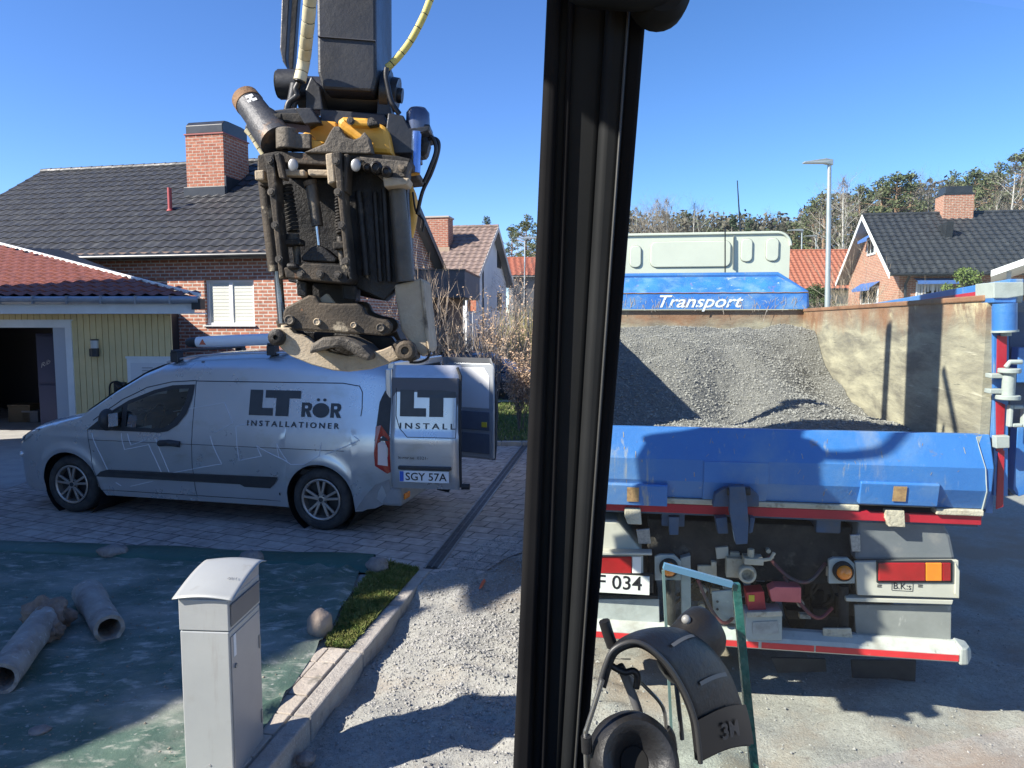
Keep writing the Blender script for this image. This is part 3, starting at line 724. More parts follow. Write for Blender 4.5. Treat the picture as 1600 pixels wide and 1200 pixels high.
m = MB(); m.bx(.09, .62, -.105, -.05, .70, .735); m.build('handle_bar', trim_black, ld_, .008)
m = MB(); m.bx(.10, .60, -.092, -.078, .575, .69); pl_ = m.build('number_plate', M('plate_white', (.70,.72,.74), None, rough=.4), ld_, .004)
m = MB(); m.bx(.105, .145, -.0945, -.0925, .582, .683); m.build('plate_band', M('plate_blue', (.03,.10,.45), None), pl_)
m = MB(); vs, fs = fit_text('SGY 57A', .415, .078, bold=.012); m.add([Vector((.165+p.x, -.0945, .594+p.y)) for p in vs], fs); m.build('plate_text', M('ink_black', (.012,.012,.015), None, rough=.5), pl_)
# logo
Lp = [(0,0),(0,1),(.30,1),(.30,.30),(.60,.30),(.60,.0)]
Tp = [(.38,1),(1.28,1),(1.28,.70),(1.0,.70),(1.0,0),(.70,0),(.70,.40),(.38,.40)] 
Lp = [(0,0),(0,1),(.34,1),(.34,.32),(.64,.32),(.64,0)]
Tp = [(.42,1),(1.36,1),(1.36,.72),(1.06,.72),(1.06,0),(.72,0),(.72,.72),(.42,.72)]
def block(m, poly, f):
    m.poly([f(x, y) for x, y in poly])
def ring_poly(n, r, cx, cy): return [(cx+r*math.cos(2*math.pi*k/n), cy+r*math.sin(2*math.pi*k/n)) for k in range(n)]
m = MB()
lx0, lz0, lw, lh = 3.16, 1.27, .58, .31
f = lambda x, y: SP(lx0+x/1.36*lw, lz0+y*lh, .007)
block(m, Lp, f); block(m, Tp, f)
def Rl(ox): return [(ox,0),(ox,.6),(ox+.28,.6),(ox+.36,.54),(ox+.38,.42),(ox+.34,.30),(ox+.28,.26),(ox+.40,0),(ox+.25,0),(ox+.16,.22),(ox+.13,.22),(ox+.13,0)]
f2 = lambda x, y: SP(lx0+x*.30, lz0+y*.30, .007)
block(m, Rl(2.0), f2); block(m, ring_poly(24, .31, 2.72, .29), f2); block(m, Rl(3.08), f2)
block(m, ring_poly(12, .06, 2.6, .72), f2); block(m, ring_poly(12, .06, 2.84, .72), f2)
vs, fs = fit_text('INSTALLATIONER', 1.04, .07, bold=.02, spacing=1.5); m.add([SP(lx0-.01+p.x, lz0-.135+p.y, .007) for p in vs], fs)
m.build('side_lettering', decal_dark, van, fix=False)
m = MB(); 
for ox in (2.13, 3.21): m.poly([f2(x, y)+Vector((0, -.002, 0)) for x, y in ((ox,.36),(ox,.48),(ox+.10,.48),(ox+.12,.42),(ox+.10,.36))])
m.build('lettering_gap', silver, van, fix=False)
m = MB(); g2 = lambda x, y: onskin((.10+x/1.36*.56), 1.22+y*.26, .005); block(m, Lp, g2); block(m, Tp, g2)
vs, fs = fit_text('INSTALL', .56, .058, bold=.02, spacing=1.5); m.add([onskin(.10+p.x, 1.10+p.y, .005) for p in vs], fs)
vs, fs = fit_text('TRANSIT CONNECT' if 0 else 'lt-ror.se  0321-', .30, .03); m.add([onskin(.09+p.x, .80+p.y, .005) for p in vs], fs)
m.build('door_lettering', decal_dark, ld_, fix=False)
# pale outline decal
m = MB(); lines_px = [[(170,680),(186,752)],[(205,682),(232,722),(268,705)],[(218,680),(236,742),(270,708),(283,748)],[(276,700),(292,748)],
    [(303,720),(332,748)],[(302,745),(350,735),(332,683)],[(345,670),(375,660),(362,616),(305,634)],[(377,665),(397,718),(415,712),(408,692),(445,705),(415,716)],
    [(440,682),(452,697),(475,697),(500,680),(507,665)],[(515,680),(562,662),(556,652)],[(205,775),(210,772),(247,765)]]
for L_ in [] : pass
ol = [[(1.24,.98),(1.42,.50)],[(1.62,.99),(1.66,.80),(1.97,.88)],[(1.70,.99),(1.745,.865),(1.93,.93)],[(1.97,.88),(2.10,.52)],[(2.06,.95),(2.2,.52)],
      [(2.25,.30+.23),(2.85,.66),(2.72,1.0)],[(2.78,1.04),(2.98,1.16),(2.86,1.42),(2.25,1.28)],[(3.02,1.12),(3.06,.72),(3.32,.80),(3.27,.92),(3.62,.74),(3.50,.95)],
      [(3.5,.95),(3.52,.80),(3.66,.70),(3.82,.72),(3.98,.84),(4.0,.98)],[(4.05,.86),(4.42,1.02),(4.36,1.06)],[(1.5,.38),(1.56,.345)],[(1.68,.345),(1.98,.42)],[(3.02,1.12),(3.2,1.17)]]
for L_ in ol: vline(m, L_, r=.0045, e=.002, n=6)
m.build('outline_decal', decal_light, van)
sheetpoly([(3.50,.352),(3.52,.352),(3.52,.382),(3.50,.382)], .008, decal_dark, 'small_sticker')
# right rear door, seen from its inner side
rd_ = vdoor(.86, R(-15), 1, 'rear_door', 'right rear door standing open and showing its inner side')
sk2 = door_leaf(rd_, 1, WD, 1.7)
inner = M('door_inner', (.42,.45,.48), (.38,.41,.44), 3, .4, .4)
m = MB(); m.bx(.02, WD-.005, -.03, .0, .52, 1.66); m.build('inner_frame', inner, rd_, .015)
m = MB(); m.prism([(.10,-.036,1.12),(.62,-.036,1.12),(.63,-.036,1.50),(.56,-.036,1.60),(.14,-.036,1.60)], (0, .004, 0)); m.build('window_recess', M('recess', (.62,.63,.64), None, rough=.5), rd_, .01)
m = MB(); m.bx(.10, .63, -.045, -.034, .86, 1.08); m.bx(.10, .63, -.045, -.034, .58, .82); m.build('trim_board', M('board_blue', (.09,.11,.15), (.12,.14,.18), 5, .6), rd_, .012)
m = MB(); m.bx(.53, .60, -.058, -.044, .90, .96); m.build('latch', M('yellow_tag', (.65,.5,.04), None), rd_, .004)

# roof bars and tube carried on the roof
for X in (2.12, 3.3):
    z = roofz(X); m = MB(); m.bar((X, -.66, z+.07), (X, .66, z+.07), .07, .028, (0, 0, 1))
    for yy in (-.60, .60): m.bx(X-.05, X+.05, yy-.05, yy+.05, z-.05, z+.06)
    m.build('roof_bar', trim_black, van, .01)
m = MB(); m.bx(4.15, 4.6, .0, .5, roofz(4.4)+.01, roofz(4.4)+.05); m.bx(4.2, 4.7, .12, .3, roofz(4.4)+.05, roofz(4.4)+.08); m.build('folded_ladder', M('alu', (.5,.51,.52), (.4,.41,.42), 10, .4, .7), van, .008)
FT_ = Fr(0, 0, 0, 0)
pa = FV.w((2.02*VS, -.25*VS, (roofz(2.1)+.155)*VS)); pb = FV.w((3.75*VS, -.1*VS, (roofz(3.4)+.14)*VS))
rt = thing('carrier_tube', 'white storage tube with a black end cap lying on the van roof', 'tube', pa)
m = MB(); d = pb-pa; m.tube([d*.06, d*.2, d], .062, 20, [.062, .068, .068]); m.build('tube_shell', M('tube_white', (.72,.73,.74), None, rough=.35), rt, smooth=40)
m = MB(); m.tube([d*-.02, d*.0, d*.06], .06, 20, [.03, .055, .064]); m.build('end_cap', trim_black, rt, smooth=40)
m = MB(); m.poly([d*.10+Vector((-.02, -.069, -.03)), d*.10+Vector((.06, -.07, -.03)), d*.10+Vector((.02, -.072, .04))]); m.build('red_mark', red_l, rt)
# ================================================================== HOUSES
def tiles(name, mat, parent, O, U, V, w_=.30, rh=.34, amp=.035, step=.03, keep=None, seg=6):
    """pantile sheet: O corner at the eave, U along the eave, V up the slope (vectors of full length)"""
    O = Vector(O); U = Vector(U); V = Vector(V); n = U.cross(V).normalized()
    if n.z < 0: n = -n
    nc = max(2, round(U.length/w_)); nrw = max(2, round(V.length/rh)); m = MB(); W = nc*seg
    for j in range(nrw):
        for e, hs in ((0, step), (1, .004)):
            for i in range(W+1):
                t = (i % seg)/seg; h = amp*(.5+.5*math.cos(2*math.pi*t))**1.3
                m.v.append(tuple(O+U*(i/W)+V*((j+e)/nrw)+n*(h+hs)))
    nr_ = 2*nrw
    for j in range(nr_-1):
        for i in range(W):
            if keep and not keep((i+.5)/W, (j+.5)/(nr_-1)): continue
            m.f.append([j*(W+1)+i, j*(W+1)+i+1, (j+1)*(W+1)+i+1, (j+1)*(W+1)+i]); m.mi.append(0)
    return m.build(name, mat, parent, smooth=50)
brick_red = brick_mat('brick_red', (.34,.125,.075), (.42,.17,.105), (.52,.46,.40), .25, .083, .014)
brick_orange = brick_mat('brick_orange', (.34,.125,.072), (.40,.16,.095), (.46,.38,.30), .25, .08, .012)
brick_dk = brick_mat('brick_chimney', (.31,.095,.055), (.40,.15,.085), (.42,.34,.27), .25, .083, .011)
tile_black = M('tile_black', (.022,.023,.026), (.038,.040,.044), 3.3, .58, 0, .15, 30, layers=[((.06,.063,.064), 2.2, .55, .75), ((.12,.125,.11), 9, .66, .78)], rvar=.12)
tile_red = M('tile_red', (.20,.065,.048), (.29,.10,.07), 6, .7, 0, .2, 30, layers=[((.16,.06,.045), 3, .55, .7)])
tile_brown = M('tile_brown', (.17,.12,.10), (.25,.185,.155), 4, .8, 0, .2, 30, layers=[((.08,.06,.05), 2, .55, .7)])
tile_orange = M('tile_orange', (.30,.095,.055), (.38,.135,.08), 5, .7, 0, .2)
sheet_black = M('sheet_black', (.03,.032,.036), (.045,.047,.05), 3, .35, .3)
def window(parent, x0, x1, z0, z1, y=0, name='window', mull=1, blinds=False, fw=.06, frame=None, sill=True, split=None, curtains=False):
    frame = frame or white_paint
    m = MB(); e = .05
    m.bx(x0-.01, x1+.01, y-e, y+.03, z1-fw, z1); m.bx(x0-.01, x1+.01, y-e, y+.03, z0, z0+fw)
    m.bx(x0, x0+fw, y-e+.002, y+.03, z0+fw, z1-fw); m.bx(x1-fw, x1, y-e+.002, y+.03, z0+fw, z1-fw)
    for k in range(mull):
        xm = x0+(x1-x0)*(k+1)/(mull+1); m.bx(xm-.045, xm+.045, y-e+.004, y+.03, z0+fw, z1-fw)
    w_ = m.build(name, frame, parent)
    m = MB(); m.bx(x0+fw, x1-fw, y-.02, y-.012, z0+fw, z1-fw)
    m.build('pane', window_glass if not blinds else M('blind', (.62,.63,.56), (.56,.57,.51), 2, .5), w_)
    if blinds:
        m = MB(); z = z0+fw+.06
        while z < z1-fw-.02: m.bx(x0+fw+.02, x1-fw-.02, y-.026, y-.021, z, z+.012); z += .085
        m.build('blind_fold', M('blind_fold', (.50,.51,.46), None), w_)
    if curtains:
        m = MB(); zt = z1-fw
        for k in range(10):
            a_ = x0+fw+(x1-x0-2*fw)*k/10; b_ = a_+(x1-x0-2*fw)/10
            hh = .25+.25*abs(k-4.5)/4.5
            m.poly([(a_, y-.023, zt), (b_, y-.023, zt), (b_-.02, y-.023, zt-hh*(z1-z0)), (a_+.02, y-.023, zt-hh*(z1-z0))])
        m.build('curtain', M('curtain', (.5,.5,.5), None), w_)
    if sill:
        m = MB(); m.bx(x0-.05, x1+.05, y-.11, y-.052, z0-.05, z0-.003); m.build('sill', frame, w_)
    return w_
def gable(root, x0, x1, D, zb_, ze, zr, wall, roof, ov=.45, gov=.35, tw=.30, barge=white_paint, gut=None, amp=.035, uvwall=True, rh=.36):
    hy = D/2; sl = (zr-ze)/hy
    m = MB(); m.prism([(x0, 0, zb_), (x0, D, zb_), (x0, D, ze), (x0, hy, zr-.02), (x0, 0, ze)], (x1-x0, 0, 0)); m.build('wall', wall, root, uv=uvwall)
    a_ = -ov; za = ze-ov*sl+.10; zt = zr+.12
    rf = tiles('roof', roof, root, (x0-gov, a_, za), (x1-x0+2*gov, 0, 0), (0, hy+ov, zt-za), tw, rh, amp)
    m = MB(); m.prism([(x0-gov+.01, a_, za-.02), (x0-gov+.01, hy, zt-.02), (x0-gov+.01, D+ov, za-.02), (x0-gov+.01, D+ov, za-.10), (x0-gov+.01, hy, zt-.12), (x0-gov+.01, a_, za-.10)], (x1-x0+2*gov-.02, 0, 0)); m.build('roof_deck', M('eave_wood', (.25,.24,.22), None), rf)
    tiles('back_slope', roof, rf, (x1+gov, D+ov, za), (-(x1-x0+2*gov), 0, 0), (0, -(hy+ov), zt-za), tw*2, rh*2, amp, seg=4)
    m = MB(); L_ = x1-x0+2*gov; n = int(L_/.38)
    for k in range(n):
        xa = x0-gov+L_*k/n; m.tube([(xa, hy, zt+.03), (xa+L_/n*1.05, hy, zt+.045)], .09, 10)
    m.build('ridge', roof, rf)
    if barge:
        for xx in (x0-gov-.03, x1+gov):
            m = MB(); m.prism([(xx, a_-.02, za+.03), (xx, hy, zt+.05), (xx, hy, zt-.19), (xx, a_-.02, za-.21)], (.03, 0, 0)); m.prism([(xx, D-a_+.02, za+.03), (xx, hy+.001, zt+.05), (xx, hy+.001, zt-.19), (xx, D-a_+.02, za-.21)], (.03, 0, 0))
            m.build('barge_board', barge, rf)
    if gut:
        m = MB(); m.tube([(x0-gov, a_-.06, za-.03), (x1+gov, a_-.06, za-.03)], .065, 10); m.build('gutter', gut, rf, smooth=50)
    return rf
def chimney(root_roof, x0, x1, y0, y1, z0, z1, mat, cap='box', capmat=None):
    m = MB(); m.bx(x0, x1, y0, y1, z0, z1); c = m.build('chimney', mat, root_roof, uv=True)
    return c

# ---- brick house on the left
o_ = P(461, 497, 17.6)
FB = Fr(o_.x, o_.y, 0, -12)
h1 = fthing('brick_house', 'brick house with a black pantiled roof and brick chimney behind the yellow garage', 'house', FB)
el = FB.hit(200, 401, y=-.45); eave_z = el.z; ze = eave_z+.45*.66-.10
zr = ze+4.6*.68
xr_ = FB.hit(492, 400, y=0).x
D1 = 9.2
rgl = FB.hit(65, 263, y=D1/2).x
print('brick ze', ze, 'ridge px z', FB.hit(65, 263, y=D1/2).z, FB.hit(400, 248, y=D1/2).z, 'zr', zr)
zr = FB.hit(250, 256, y=D1/2).z-.22
rf1 = gable(h1, rgl+.35, xr_, D1, -.2, ze, zr, brick_red, tile_black, tw=.30, barge=sheet_black, gut=sheet_black, rh=.37)
def on_plane(F, u, v, p0, n):
    d = ray(u, v); C = F.loc(CAM); Dl = Vector((d.dot(F.ex), d.dot(F.ey), d.z)); return C+Dl*((Vector(p0)-C).dot(n)/Dl.dot(n))
sl1 = (zr-ze)/(D1/2); nrm1 = Vector((0, -sl1, 1)).normalized()
c0 = on_plane(FB, 293, 306, (0, 0, ze+.12), nrm1); c1 = on_plane(FB, 351, 304, (0, 0, ze+.12), nrm1)
ct = FB.hit(320, 210, y=c0.y).z
m = MB(); m.bx(c0.x, c1.x, c0.y, c0.y+1.25, c0.z-.3, ct); ch = m.build('chimney', brick_dk, rf1, uv=True)
m = MB(); m.bx(c0.x-.03, c1.x+.03, c0.y-.03, c0.y+1.28, ct, ct+.035); m.build('red_rim', M('rim_red', (.25,.05,.04), None, rough=.5), ch)
ctop = FB.hit(320, 187, y=c0.y).z; cw = c1.x-c0.x
m = MB(); m.prism([(c0.x+.01, c0.y+.01, ct+.036), (c0.x+.01, c0.y+.01, ctop-.13), (c0.x+.01, c0.y+.13, ctop-.02), (c0.x+.01, c0.y+.3, ctop), (c0.x+.01, c0.y+.95, ctop), (c0.x+.01, c0.y+1.12, ctop-.02), (c0.x+.01, c0.y+1.24, ctop-.13), (c0.x+.01, c0.y+1.24, ct+.036)], (cw-.02, 0, 0)); m.build('chimney_hood', sheet_black, ch, .02)
m = MB(); m.bx(c0.x-.06, c1.x+.06, c0.y-.08, c0.y-.004, c0.z-.25, c0.z+.22); m.bx(c1.x+.004, c1.x+.07, c0.y-.02, c0.y+1.2, c0.z-.25, c0.z+.5); m.build('flashing', sheet_black, ch, .01)
vp = on_plane(FB, 266, 330, (0, 0, ze+.12), nrm1)
m = MB(); m.cyl((vp.x, vp.y, vp.z-.1), (vp.x, vp.y, vp.z+.62), .055, seg=12); m.cyl((vp.x, vp.y, vp.z+.0), (vp.x, vp.y, vp.z+.06), .10, .06, 12); m.build('vent_pipe', M('vent_red', (.33,.05,.05), None, rough=.5), rf1, smooth=40)
a_ = FB.hit(327, 508, y=0); b_ = FB.hit(400, 437, y=0)
window(h1, a_.x, b_.x, a_.z, b_.z, blinds=True, sill=False)
b2 = FB.hit(266, 437, y=0); a2 = FB.hit(215, 508, y=0); window(h1, a2.x, b2.x, a_.z, b_.z, blinds=False, sill=False)
m = MB(); yf = -.13; z9 = ze-.13
m.bx(rgl+.36, a2.x-.012, yf, -.002, -.19, z9); m.bx(b2.x+.012, a_.x-.012, yf, -.002, -.19, z9); m.bx(b_.x+.012, xr_-.01, yf, -.002, -.19, z9)
for q0, q1 in ((a2.x, b2.x), (a_.x, b_.x)): m.bx(q0-.012, q1+.012, yf, -.002, -.19, a_.z-.03); m.bx(q0-.012, q1+.012, yf, -.002, b_.z+.012, z9)
m.build('brick_cladding', brick_red, h1, uv=True)
for q0, q1 in ((a2.x, b2.x), (a_.x, b_.x)): m = MB(); m.bx(q0-.05, q1+.05, yf-.05, -.052, a_.z-.028, a_.z-.004); m.build('sill', white_paint, h1)
m = MB(); m.bx(rgl+.35, xr_, -.02, -.002, a_.z+1.24, a_.z+1.31) if 0 else m.bx(rgl+.4, xr_-.05, -.40, -.002, ze-.12, ze-.09); m.build('soffit', M('soffit', (.20,.13,.10), None), h1)

# ---- yellow garage
og = P(267, 497, 13.6)
FG = Fr(og.x, og.y, YZ, -3)
g = fthing('garage', 'yellow wooden garage with a red tiled roof and an open dark doorway', 'garage', FG)
yellow = M('yellow_paint', (.72,.56,.28), (.66,.51,.25), 3, .7, 0, .1, 60, layers=[((.42,.32,.12), 5, .62, .8, (1, 1, .15))])
gz = FG.hit(267, 490, y=0).z
xo = FG.hit(108, 560, y=0).x; zt_ = FG.hit(60, 512, y=0).z; xj = FG.hit(86, 560, y=0).x; xfar = -7.2
m = MB(); x = xfar; bw = .118
while x < 0:
    zl = 0 if x > xo else zt_
    m.bx(x+.004, min(x+bw-.008, 0), -.022, 0, zl, gz); x += bw
m.bx(xo, 0, .0, .02, 0, gz-.01); m.bx(xfar, xo, .0, .02, zt_, gz-.01); m.build('wall', yellow, g)
# side wall going back under the verge, roof plane
rs = math.tan(R(15)); e0 = FG.hit(312, 466, y=-.55)
nr1 = Vector((0, -rs, 1)).normalized()
def rp(u, v): return on_plane(FG, u, v, (0, -.55, e0.z+.02), nr1)
vtop = rp(-140, 347)
vb = (vtop-e0)
m = MB(); m.prism([(0, .02, 0), (0, .02, gz-.02), (vb.x*.97, vb.y*.97, gz+vb.z*.93), (vb.x*.97, vb.y*.97, 0)], (-.12, .06, 0)); m.build('side_wall', yellow, g)
UL = e0.x-(-10.5); VL = 7.0
kp_ = lambda a, b: (-10.5+UL*a-e0.x) < (vb.x/vb.y)*(VL*b)*1.0 and b*VL < vb.y
rfg = tiles('roof', tile_red, g, (-10.5, -.55, e0.z+.02), (UL, 0, 0), (0, VL, VL*rs), .24, .36, .04, .03, keep=kp_)
m = MB(); m.prism([(-10.5, -.55, e0.z-.0), (e0.x, -.55, e0.z), (e0.x+vb.x, -.55+vb.y, e0.z+vb.z), (-10.5, -.55+vb.y, e0.z+vb.z)], (0, 0, -.09)); m.build('roof_deck', sheet_black, rfg)
m = MB(); m.bar((e0.x+.02, -.58, e0.z+.055), (e0.x+vb.x+.02, -.55+vb.y, e0.z+vb.z+.055), .05, .05); m.build('verge_trim', white_paint, rfg)
m = MB(); m.tube([(-10.5, -.62, e0.z-.03), (e0.x+.02, -.62, e0.z-.03)], .065, 12); 
zinc = M('zinc', (.38,.40,.43), (.30,.32,.35), 4, .4, .6)
gt = m.build('gutter', zinc, rfg, smooth=50)
m = MB(); k = -10.2
while k < e0.x: m = MB(); m.bx(k, k+.025, -.70, -.55, e0.z-.10, e0.z+.045); m.build('gutter_bracket', zinc, gt); k += .62
m = MB(); m.bx(-10.5, e0.x-.12, -.53, -.505, e0.z-.27, e0.z-.06); m.bx(-10.5, e0.x-.14, -.504, -.0, e0.z-.27, e0.z-.25); m.build('fascia', white_paint, rfg)
m = MB(); m.bx(e0.x-.10, e0.x+.06, -.66, -.48, e0.z-.20, e0.z-.01); m.build('fascia_end', sheet_black, rfg)
m = MB(); m.bx(xo-.02, xo+.10, -.05, -.023, 0, zt_+.0); m.bx(xfar, xo+.10, -.05, -.0235, zt_+.001, zt_+.13); m.bx(xfar, xo+.13, -.06, -.024, zt_+.131, zt_+.15); m.build('door_trim', white_paint, g)
m = MB(); m.bx(xj, xo-.021, -.018, .03, 0, zt_-.0); m.build('door_panel', M('panel_grey', (.42,.44,.47), None, rough=.5), g)
m = MB(); m.prism([(-.5, .06, 0), (-.5, .06, gz-.1), (vb.x*.9-.4, vb.y*.9, gz-.1), (vb.x*.9-.4, vb.y*.9, 0)], (-.03, 0, 0)); m.build('inner_lining', M('interior_dark', (.03,.03,.035), None), g)
# interior shell
m = MB(); m.bx(xfar, xj, 4.6, 4.7, 0, 2.5); m.bx(xj+.05, xj+.12, .04, 4.6, 0, 2.4); m.bx(xfar, xj, .05, 4.6, 2.46, 2.5); m.bx(-10.4, xfar, .0, 4.6, 0, 2.5)
m.build('interior', M('interior_dark', (.03,.03,.035), None), g)
m = MB(); a = FG.hit(62, 640, y=1.2); b = FG.hit(86, 540, y=1.2); m.bx(a.x, b.x, 1.2, 1.24, .3, b.z+.1)
cb = thing('cabinet', 'dark blue cabinet just inside the garage doorway', 'cabinet', FG.w((a.x, 1.2, 0)), FG.a)
m = MB(); m.bx(0, .45, 0, .4, 0, 1.95); m.build('case', M('navy', (.015,.022,.07), None), cb, .01)
m = MB(); m.bx(.03, .42, -.02, -.002, .95, 1.9); m.bx(.03, .42, -.02, -.002, .05, .9); m.build('door', M('navy2', (.02,.03,.085), None), cb, .005)
vs, fs = fit_text('Rib', .2, .09, shear=.2); m = MB(); m.add([Vector((.10+p.x, -.024, 1.25+p.y+.5*p.x)) for p in vs], fs); m.build('door_text', M('text_grey', (.3,.32,.35), None), cb)
for i, (u, v, w2, h2, c, lb, nm) in enumerate(((12, 640, .5, .35, (.09,.06,.03), 'brown cardboard box on the garage floor', 'cardboard_box'), (35, 655, .35, .22, (.10,.10,.11), 'low grey tool box on the garage floor', 'tool_box'))):
    a = FG.hit(u, v, y=2.0); r_ = thing(nm, lb, 'box', FG.w((a.x, 2.0, 0)), FG.a)
    m = MB(); m.bx(0, w2, 0, .4, 0, h2); m.build('case', M('box%d' % i, c, None), r_, .01); m = MB(); m.bx(-.01, w2+.01, -.01, .41, h2+.001, h2+.04); m.build('lid', M('boxl%d' % i, tuple(x*1.3 for x in c), None), r_, .008)
# hatch, lamp, charger
a = FG.hit(207, 600, y=-.03); b = FG.hit(266, 562, y=-.03)
m = MB(); m.bx(a.x-.07, b.x+.02, -.06, -.023, .3, b.z+.02); m.bx(a.x-.09, b.x+.03, -.07, -.0235, b.z+.021, b.z+.06); hd = m.build('hatch_frame', white_paint, g)
m = MB(); m.bx(a.x, b.x-.07, -.068, -.061, .35, b.z-.06); m.build('hatch_door', M('hatch_white', (.60,.61,.62), None), hd)
m = MB()
for k in range(8): m.bx(a.x+.22, a.x+.42, -.074, -.0685, b.z-.16-.05*k, b.z-.14-.05*k)
m.build('louvre', M('louvre', (.35,.35,.36), None), hd)
a = FG.hit(147, 557, y=-.12); b = FG.hit(147, 530, y=-.12)
rt = thing('wall_lamp', 'black and grey cylindrical lamp on the yellow garage wall', 'lamp', FG.w((a.x, -.12, a.z)), FG.a); hh = b.z-a.z
m = MB(); m.bx(-.09, -.02, 0, .095, 0.0, hh*.45); m.cyl((0.02, 0, 0), (0.02, 0, hh*.48), .07, seg=20); m.build('base', trim_black, rt, smooth=40)
m = MB(); m.cyl((0.02, 0, hh*.48), (0.02, 0, hh*.93), .066, seg=20); m.build('lamp_shade', M('shade_grey', (.45,.46,.45), None, rough=.3), rt, smooth=40)
m = MB(); m.cyl((0.02, 0, hh*.93), (0.02, 0, hh), .07, seg=20); m.build('lamp_cap', trim_black, rt, smooth=40)
a = FG.hit(186, 606, y=-.12)
rt = thing('charging_point', 'black car charging point with a looped cable on the yellow garage wall', 'charger', FG.w((a.x, -.1, a.z)), FG.a)
m = MB(); m.bx(-.10, .10, -.04, .075, -.16, .10); m.build('case', trim_black, rt, .02)
m = MB(); m.tube(smooth_pts([(.02, -.06, -.1), (.12, -.08, .04), (.02, -.1, .12), (-.12, -.08, .08), (-.16, -.06, -.1), (-.17, -.05, -.5), (-.16, -.03, -1.0), (-.05, -.04, -1.1), (.02, -.04, -.6), (.0, -.05, -.2)]), .017, 8); m.build('cable', black_metal, rt, smooth=50)
m = MB(); m.tube([(.0, -.07, .06), (.08, -.10, .02), (.16, -.10, -.08)], .035, 10, [.03, .04, .028]); m.build('plug', black_metal, rt, smooth=50)

# ---- unseen tall house added left of the frame to shade the driveway
FS = Fr(-13.2, 2.0, YZ, 0)
hs = fthing('shade_house', 'unseen tall house added left of the driveway to cast shade', 'house', FS)
HX = 3.2
m = MB(); m.prism([(-2, 0, 0), (HX, 0, 0), (HX, 0, 7.4), (.6, 0, 10.5), (-2, 0, 7.4)], (0, 9.2, 0)); m.build('wall', M('plaster', (.45,.44,.40), (.5,.49,.45), 3, .9), hs)
m = MB(); m.prism([(-2.5, -.3, 6.9), (.6, -.3, 10.65), (HX+.5, -.3, 6.9), (HX+.5, -.3, 7.05), (.6, -.3, 10.82), (-2.5, -.3, 7.05)], (0, 9.8, 0)); m.build('roof', tile_brown, hs)
m = MB(); m.prism([(-2, 0, 0), (-2, 0, 6.7), (-2, -4.0, 3.5), (-2, -4.0, 0)], (HX+2.5, 0, 0)); m.build('shade_wing', MATS['plaster'], hs)  # lower mass added, its slope set by the shadow edge on the yard
m = MB()
for yy in (1.5, 4.5, 7.5):
    for zz in (1.0, 4.0): m.bx(HX+.003, HX+.05, yy, yy+1.1, zz, zz+1.3)
m.build('window', window_glass, hs)

# ---- white house in the middle distance
pc = P(758, 437, 32.0)
FM2 = Fr(pc.x-.2, pc.y, 0, -10)
h2 = fthing('white_house', 'white rendered house with a brown tiled roof and brick chimney in the middle distance', 'house', FM2)
render_w = M('render_white', (.60,.61,.62), (.55,.56,.57), 2, .9, 0, .1)
ze2 = pc.z+.22; xl2 = -14
zr2 = P(785, 355, 36.0).z-.12
rf2 = gable(h2, xl2, -.35, 8.0, -.5, ze2, zr2, render_w, tile_brown, ov=.4, gov=.35, tw=.30, barge=M('barge_grey', (.50,.47,.43), None), gut=sheet_black)
sl2 = (zr2-ze2)/4; n2 = Vector((0, -sl2, 1)).normalized()
c0 = on_plane(FM2, 661, 392, (0, 0, ze2+.12), n2); c1 = on_plane(FM2, 700, 392, (0, 0, ze2+.12), n2); ct = FM2.hit(680, 340, y=c0.y).z
m = MB(); m.bx(c0.x, c1.x, c0.y, c0.y+.9, c0.z-.5, ct); ch2 = m.build('chimney', brick_dk, rf2, uv=True)
m = MB(); m.bx(c0.x-.05, c1.x+.05, c0.y-.05, c0.y+.95, ct, ct+.07); m.build('chimney_cap', M('cap_pale', (.42,.36,.30), None), ch2)
m = MB(); m.bx(c0.x-.08, c1.x+.08, c0.y-.1, c0.y-.004, c0.z-.3, c0.z+.15); m.build('flashing', M('flash_tan', (.35,.26,.18), None), ch2)
a = FM2.hit(729, 486, y=0); b = FM2.hit(744, 455, y=0)
m = MB(); m.bx(a.x, b.x, -.04, -.003, a.z, b.z); m.build('shutter', M('shutter_brick', (.45,.16,.09), None), h2)
a = FM2.hit(722, 476, y=0); m = MB(); m.bx(a.x-.6, a.x+.3, -.04, -.0035, a.z, a.z+.7); m.build('window', window_glass, h2)
m = MB(); m.tube([(-.75, -.35, ze2-.15), (-.6, -.10, ze2-.5), (-.6, -.06, 0)], .05, 8); m.build('downpipe', white_paint, h2)
a = FM2.hit(779, 400, x=-.35)
for (u0, u1, v0, v1) in ((776.5, 782, 391, 420), (777, 783, 457, 485)):
    p = FM2.hit(u0, v0, x=-.35); q = FM2.hit(u1, v1, x=-.35)
    m = MB(); m.bx(-.347, -.31, p.y, q.y, q.z, p.z); m.build('window', window_glass, h2)
m = MB(); m.tube([(-.32, 2.0, 0), (-.32, 2.0, ze2+.9)], .04, 6); m.build('wall_cable', sheet_black, h2)
